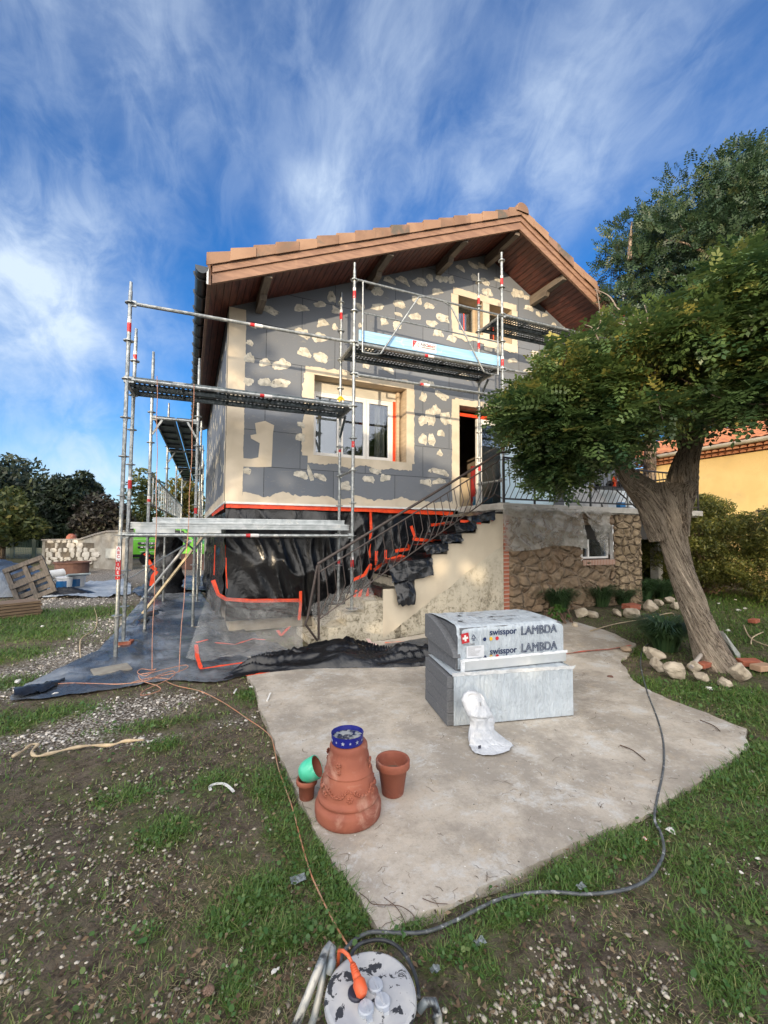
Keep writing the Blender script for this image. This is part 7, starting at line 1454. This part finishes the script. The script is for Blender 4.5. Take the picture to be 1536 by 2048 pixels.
for (x0, y0_), (x1, y1_) in zip(L_[:-1], L_[1:]): a = WA+(WB-WA)*wt(x0); b = WA+(WB-WA)*wt(x1); mb.bar(Vector((a.x, a.y, wz(x0, y0_)+.03))+nr*-.17, Vector((b.x, b.y, wz(x1, y1_)+.03))+nr*-.17, .46, .07)
mb.build('coping', mat('coping_stone', (.24, .22, .20), None, 4, .9), gw)
mb = MB(); rr = random.Random(12); row = 1128
while row > 1084:
    h_ = rr.uniform(5, 10.5); x = 91+rr.uniform(0, 3)
    while x < (186 if row > 1090 else 178):
        w_ = rr.uniform(7, 20); cx, cy = x+w_/2, row-h_/2
        if rr.random() < .93 and not (cx > 165 and cy < 1092 - 0*(cx-165)):
            c0 = WA+(WB-WA)*wt(cx); z_ = wz(cx, cy); a_ = (w_/2-.5)*.037; b_ = (h_/2-.4)*.034; n = 9; vs = [c0+nr*.07+Vector((0, 0, z_))]; an = [rr.uniform(.78, 1.12) for _ in range(n)]
            for k in range(n): q = 2*PI*k/n; vs.append(c0+nr*.05+D_*a_*.9*an[k]*math.copysign(abs(math.cos(q))**.6, math.cos(q))+Vector((0, 0, z_+b_*.9*an[k]*math.copysign(abs(math.sin(q))**.6, math.sin(q)))))
            for k in range(n): vs.append(vs[1+k]*1-nr*.06)
            mb.add(vs, [(0, 1+k, 1+(k+1) % n) for k in range(n)]+[(1+k, 1+n+k, 1+n+(k+1) % n, 1+(k+1) % n) for k in range(n)])
        x += w_
    row -= h_
mb.build('white_stones', mat('white_stone', (.50, .47, .42), (.36, .33, .28), 4, .9, bump=.4), gw)
mb = MB(); a = WA+(WB-WA)*wt(90); b = WA+(WB-WA)*wt(188); mb.add([Vector((a.x, a.y, 0))+nr*.012, Vector((b.x, b.y, 0))+nr*.012, Vector((b.x, b.y, wz(188, 1086)))+nr*.012, Vector((a.x, a.y, wz(90, 1083)))+nr*.012], [(0, 1, 2, 3)]); mb.build('dark_joints', mat('dark_mortar', (.07, .055, .04), (.12, .10, .075), 4, .95), gw)
mb = MB(); a = WA+(WB-WA)*wt(216)+nr*.1; b = WA+(WB-WA)*wt(236)+nr*.1; za, zb = wz(216, 1116), wz(216, 1097); mb.add([Vector((a.x, a.y, za)), Vector((b.x, b.y, za)), Vector((b.x, b.y, zb)), Vector((a.x, a.y, zb)), Vector((a.x, a.y, za))-nr*.11, Vector((b.x, b.y, za))-nr*.11, Vector((b.x, b.y, zb))-nr*.11, Vector((a.x, a.y, zb))-nr*.11], [(0, 1, 2, 3), (0, 4, 5, 1), (3, 2, 6, 7), (0, 3, 7, 4), (1, 5, 6, 2)]); o = mb.build('letter_box', mat('box_grey', (.42, .42, .38), None, 4, .5)); props(o, 'grey letter box set in the concrete end of the garden wall', 'letter box')
c0 = WA+(WB-WA)*wt(134)-nr*.17; w = MB(); w.lathe([(.22, 0), (.20, .12), (.10, .22), (0, .24)], 12, Matrix.Translation(Vector((c0.x, c0.y, wz(134, 1080)+.06)))); props(w.build('clay_pot', pot), 'small upturned clay pot on top of the garden wall', 'flower pot')
# mesh fence
FA, FB = G(-60, 1113), G(78, 1119); fn = thing('mesh_fence', FA, 'dark green wire mesh fence with posts left of the garden wall', 'fence'); gm_ = mat('fence_green', (.005, .03, .024), None, 4, .5)
d_ = FB-FA; L2 = d_.length; fh = 1.45
for t in (.0, .32, .63, .93): w = MB(); p = FA+d_*t; w.box((p.x-.09, p.y-.09, 0), (p.x+.09, p.y+.09, fh+.05)); w.build('post', gm_, fn)
w = MB()
for k in range(14): z = .05+k*fh/14; w.bar(FA+Vector((0, 0, z)), FB+Vector((0, 0, z)), .02, .012)
n = int(L2/.16)
for k in range(n): p = FA+d_*(k/n); w.bar(p, p+Vector((0, 0, fh)), .012, .012, (1, 0, 0))
w.build('mesh', gm_, fn)
w = MB(); w.bar(FA+Vector((0, .4, fh*.72)), FB+Vector((0, .4, fh*.72)), .02, fh*.55); w.build('screen_cloth', mat('screen_cloth', (.012, .035, .028), None, 4, .9), fn)
# green van
vp = G(262, 1129); ve = G(415, 1131); d_ = ve-vp; vyaw = math.atan2(d_.y, d_.x); van = thing('van', vp, 'bright green van with phone numbers on its side, parked behind the flank scaffold', 'van', rz=vyaw)
vg = mat('van_green', (.13, .42, .045), (.12, .39, .04), 2, .3); vd = mat('van_dark', (.015, .016, .018), None, 3, .3)
w = MB(); MVn = Matrix(((1, 0, 0, 0), (0, 0, 1, 0), (0, 1, 0, 0), (0, 0, 0, 1)))
w.prism([(.0, .30), (4.25, .30), (4.3, .75), (4.1, .98), (3.3, 1.12), (2.75, 1.75), (2.4, 1.86), (.15, 1.88), (.03, 1.7), (-.03, .8)], .0, 1.75, MVn); vb = w.build('body', vg, van, world=False, bevel=.05)
w = MB(); w.prism([(2.05, 1.15), (3.1, 1.15), (2.68, 1.68), (2.05, 1.72)], -.006, .02, MVn); w.prism([(.25, 1.35), (1.9, 1.35), (1.9, 1.72), (.25, 1.72)], -.006, .02, MVn); w.build('window', vd, van, world=False)
w = MB(); w.box((.0, -.012, .36), (4.28, .01, .50)); w.build('sill_trim', vd, van, world=False); w = MB(); w.box((.45, -.014, .62), (1.5, .0, .65)); w.box((.1, -.014, 1.22), (4.0, .0, 1.235)); w.build('side_line', mat('van_pale', (.5, .62, .45), None, 3, .4), van, world=False)
for x in (.75, 3.4):
    w = MB(); M_ = Matrix.Translation((x, .05, .32)) @ Matrix.Rotation(PI/2, 4, 'X'); w.lathe([(0, .06), (.2, .06), (.21, .08), (.31, .08), (.33, .05), (.33, -.15), (0, -.15)], 28, M_); w.build('wheel', vd, van, world=False)
for k, z in enumerate((1.05, .86)):
    w = MB(); w.tube([(.36, -.006, z), (1.55-.25*k, -.006, z)], .065, 10); pl = w.build('number_plate_pill', vd, van, world=False)
    text('phone_number', ('04 75 86 88 76', '06 75 04 12')[k], MW(van) @ Matrix.Translation((.95-.12*k, -.078, z)) @ Matrix.Rotation(PI/2, 4, 'X'), .125, whitem, van)
w = MB(); a, b = G(344, 1138), G(410, 1140); w.bar(a+Vector((0, 0, .34)), b+Vector((0, 0, .34)), .1, .68); props(w.build('brown_gate', mat('brown_panel', (.085, .04, .03), (.07, .033, .026), 3, .7)), 'low dark brown gate panel in front of the green van', 'gate')
# black wrapped bundle by the drive
w = MB(); c = G(328, 1186); vs = []; n = 28; hh = 1.55
for j in range(21):
    t = j/20; r_ = .34+.06*math.sin(t*7)-.06*t+(.1 if t < .08 else 0)
    for k in range(n): q = 2*PI*k/n; p = Vector((r_*math.cos(q)*1.0, r_*.8*math.sin(q), t*hh)); p *= 1; p += Vector((math.cos(q), math.sin(q), 0))*.06*ridged(Vector((q, t*2, 0)), 1.4, 2); vs.append(c+p+Vector((.10*t, 0, 0)))
w.add(vs, [(i*n+k, i*n+(k+1) % n, (i+1)*n+(k+1) % n, (i+1)*n+k) for i in range(20) for k in range(n)]+[tuple(range(20*n, 21*n))]); o = w.build('wrapped_bundle', blackfilm, smooth=True); props(o, 'upright bundle wrapped in black film and orange tape beside the flank scaffold', 'bundle')
for pl in ([(296, 1120), (302, 1132), (312, 1140)], [(290, 1106), (297, 1114)], [(314, 1142), (306, 1152), (303, 1172)]): ribbon([atT(x, y, math.hypot(c.x, c.y)-.5) for x, y in pl], .09, (0, -1, 0), orange, 'orange_tape', o)
# pallets, tarp mound, buckets
mc = G(20, 1190); w = MB(); vs = []; nu, nv = 50, 34
for j in range(nv+1):
    for i in range(nu+1):
        a, b = i/nu*2-1, j/nv*2-1; x, y = a*1.75, b*1.1; h_ = .95*max(0, (1-abs(a)**2.6))**.6*max(0, (1-abs(b)**3))**.5; p = mc+Vector((x-1.15, y+.5, 0)); vs.append(p+Vector((.06*noise.noise(p*2), .06*noise.noise(p*2+Vector((4, 0, 0))), .02+h_*(.85+.3*noise.noise(p*1.1))+.07*ridged(p, 1.6, 4)*min(1, h_*3))))
w.add(vs, [(j*(nu+1)+i, j*(nu+1)+i+1, (j+1)*(nu+1)+i+1, (j+1)*(nu+1)+i) for j in range(nv) for i in range(nu)]); props(w.build('tarp_mound', film('blue_grey_tarp', (.03, .042, .06), .28, 1, 1.8, .9, (.09, .12, .17)), smooth=True), 'heap of materials under a blue grey tarpaulin at the left edge', 'tarpaulin')
pm = mat('grey_pallet', (.055, .05, .046), (.10, .088, .078), 6, .85, sc=(1, 6, 6), bump=.3)
def pallet(loc, rot, lab, w_=1.2, d_=1.0):
    t_ = thing('pallet', loc, lab, 'pallet'); t_.rotation_euler = rot
    for k in range(3): w = MB(); y = -d_/2+k*(d_-.1)/2; w.box((-w_/2, y, .022), (w_/2, y+.1, .10)); w.build('bearer', pm, t_, world=False)
    for k in range(6): w = MB(); x = -w_/2+k*(w_-.11)/5; w.box((x, -d_/2, .1005), (x+.11, d_/2, .122)); w.build('board', pm, t_, world=False)
    for k in range(3): w = MB(); x = -w_/2+k*(w_-.11)/2; w.box((x, -d_/2, 0), (x+.11, d_/2, .0215)); w.build('board', pm, t_, world=False)
    return t_
pp = G(74, 1197); _x = Vector((-.42, .30, .86)).normalized(); _y = Vector((.93, .05, .30)); _z = _x.cross(_y).normalized(); _y = _z.cross(_x)
pallet(pp+_x*.50+Vector((.0, .0, 0)), Matrix((_x, _y, _z)).transposed().to_euler(), 'grey pallet leaning on end against the tarpaulin heap', 1.0, .82)
for k in range(3): pallet(G(-18, 1180)+Vector((0, .1*k, .25+.16*k)), (0, rad(6), rad(25)), ['lowest', 'middle', 'topmost'][k]+' pallet of the stack at the left edge on the tarpaulin heap')
ct = thing('timber_crate', G(18, 1232), 'low stack of brown boards at the left edge on the grass', 'timber'); tb_ = mat('brown_board', (.15, .10, .065), (.21, .145, .09), 5, .8, sc=(1, 8, 8), bump=.3)
for k in range(5): w = MB(); w.box((-1.1, -.28+.01*k, k*.055), (.42+.02*(k % 2), .28, k*.055+.042)); w.build('board', tb_, ct, world=False)
ct.rotation_euler = (0, 0, .55)
def bucket(px, py, lab):
    c = G(px, py); b = thing('bucket', c, lab, 'bucket'); w = MB(); w.lathe([(0, 0), (.17, 0), (.185, .33), (.20, .335), (.20, .37), (.19, .375), (0, .375)], 28, Matrix.Translation(c)); w.build('body', mat('bucket_white', (.72, .73, .74), None, 5, .4) if 'bucket_white' not in bpy.data.materials else bpy.data.materials['bucket_white'], b)
    w = MB(); w.add([c+Vector(((.1795+.0015)*math.cos(q)*1.01, .183*math.sin(q), z)) for z in (.06, .27) for q in [-PI*.95+PI*.62*k/10 for k in range(11)]], [(k, k+1, k+12, k+11) for k in range(10)]); w.build('label', mat('bucket_blue', (.015, .13, .34), None, 5, .4) if 'bucket_blue' not in bpy.data.materials else bpy.data.materials['bucket_blue'], b)
bucket(128, 1181, 'left one of two white buckets with blue labels on the drive'); bucket(155, 1176, 'right one of two white buckets with blue labels on the drive')
w = MB(); w.tube([G(88, 1152, .15), G(126, 1146, .2)], .15, 14); props(w.build('white_roll', white), 'white roll lying in front of the garden wall', 'roll')
w = MB(); c = G(144, 1146); w.lathe([(.55, 0), (.56, .38), (.62, .40), (.62, .44), (.50, .44), (.50, .3), (0, .3)], 24, Matrix.Translation(c)); props(w.build('well_ring', mat('rusty_ring', (.12, .06, .045), (.17, .09, .065), 5, .9)), 'low rusty round well ring before the garden wall', 'well ring')
w = MB(); a, b = G(126, 1160, .1), G(160, 1148, .45); w.bar(a, b, .5, .04); props(w.build('sheet_board', mat('blue_grey_board', (.30, .36, .38), None, 5, .6)), 'blue grey board propped behind the two buckets', 'board')
w = MB(); c = G(132, 1190); vs = []; n = 22
for j in range(8):
    for k in range(n): q = 2*PI*k/n; r_ = .5*(1-j/8)+.05; vs.append(c+Vector((r_*math.cos(q)*1.3+.1*noise.noise(Vector((q, j, 0))), r_*.5*math.sin(q), .22*(j/8)+.05*noise.noise(Vector((q*2, j, 3))))))
w.add(vs, [(i*n+k, i*n+(k+1) % n, (i+1)*n+(k+1) % n, (i+1)*n+k) for i in range(7) for k in range(n)]+[tuple(range(7*n, 8*n))]); props(w.build('black_rag', blackfilm, smooth=True), 'crumpled black rag lying in front of the two buckets', 'rag')
# clutter on the terrace beyond the railing
tz = 2.14
w = MB(); a = HW(6.95, -.62, tz); w.box((a.x-.3, a.y-.02, tz), (a.x+2.2, a.y+.02, tz+.5)); props(w.build('leaning_sheet', mat('white_panel', (.62, .70, .75), (.74, .78, .8), 3, .5)), 'pale sheets leaning on the terrace behind the railing, right part', 'sheet')
w = MB(); a = HW(7.0, -.85, tz); vs = []; n = 24
for j in range(9):
    for k in range(n): q = 2*PI*k/n; r_ = .45*math.cos(j/9*PI/2)**.5; p = Vector((r_*math.cos(q)*1.2, r_*.5*math.sin(q), .42*j/8)); vs.append(a+p+Vector((noise.noise(p*6)*.06, 0, noise.noise(p*5)*.04)))
w.add(vs, [(i*n+k, i*n+(k+1) % n, (i+1)*n+(k+1) % n, (i+1)*n+k) for i in range(8) for k in range(n)]); props(w.build('covered_heap', film('grey_cover', (.30, .31, .32), .4, 1, 3, .8, (.5, .5, .5)), smooth=True), 'grey covered heap on the terrace behind the railing', 'heap')
a = HW(7.6, -.95, tz); tbl = thing('folding_table', a, 'dark folding table with black clutter on the terrace behind the railing', 'table')
w = MB(); w.box((a.x-.5, a.y-.2, tz+.42), (a.x+.6, a.y+.2, tz+.45)); w.build('table_top', blackiron, tbl)
for sx in (-.45, .55): w = MB(); w.bar((a.x+sx, a.y-.18, tz), (a.x+sx*.6, a.y+.15, tz+.43), .03, .03); w.build('leg', blackiron, tbl)
w = MB(); w.box((a.x+.0, a.y-.1, tz+.452), (a.x+.06, a.y-.05, tz+.68)); props(w.build('orange_bottle', orange), 'orange bottle standing on the terrace table', 'bottle')
for k in range(3): o = rock(0, 0, .12+.03*k, ['black bag left on the terrace table', 'black bag in the middle of the terrace table', 'larger black bag right on the terrace table'][k], 'black_bag', m=blackfilm, seed=80+k, cat='bag', sub=3, z=Vector((a.x-.35+.33*k, a.y, tz+.46)))
w = MB(); a = HW(7.75, -1.05, tz); w.box((a.x, a.y, tz), (a.x+.16, a.y+.1, tz+.14)); props(w.build('blue_box', mat('blue_box', (.02, .2, .5), None, 4, .5)), 'small blue box on the terrace floor behind the railing', 'box')
w = MB(); a = HW(5.2, -.35, tz); w.box((a.x, a.y, tz), (a.x+1.35, a.y+.02, tz+1.5)); props(w.build('glass_screen', film('blue_reflection', (.50, .66, .76), .25, 1, 1.2, .4, (.62, .74, .82))), 'glass screen with light blue reflection painted into its colour, standing left on the terrace', 'screen')  # reflection in the glass is painted as a pale blue base colour
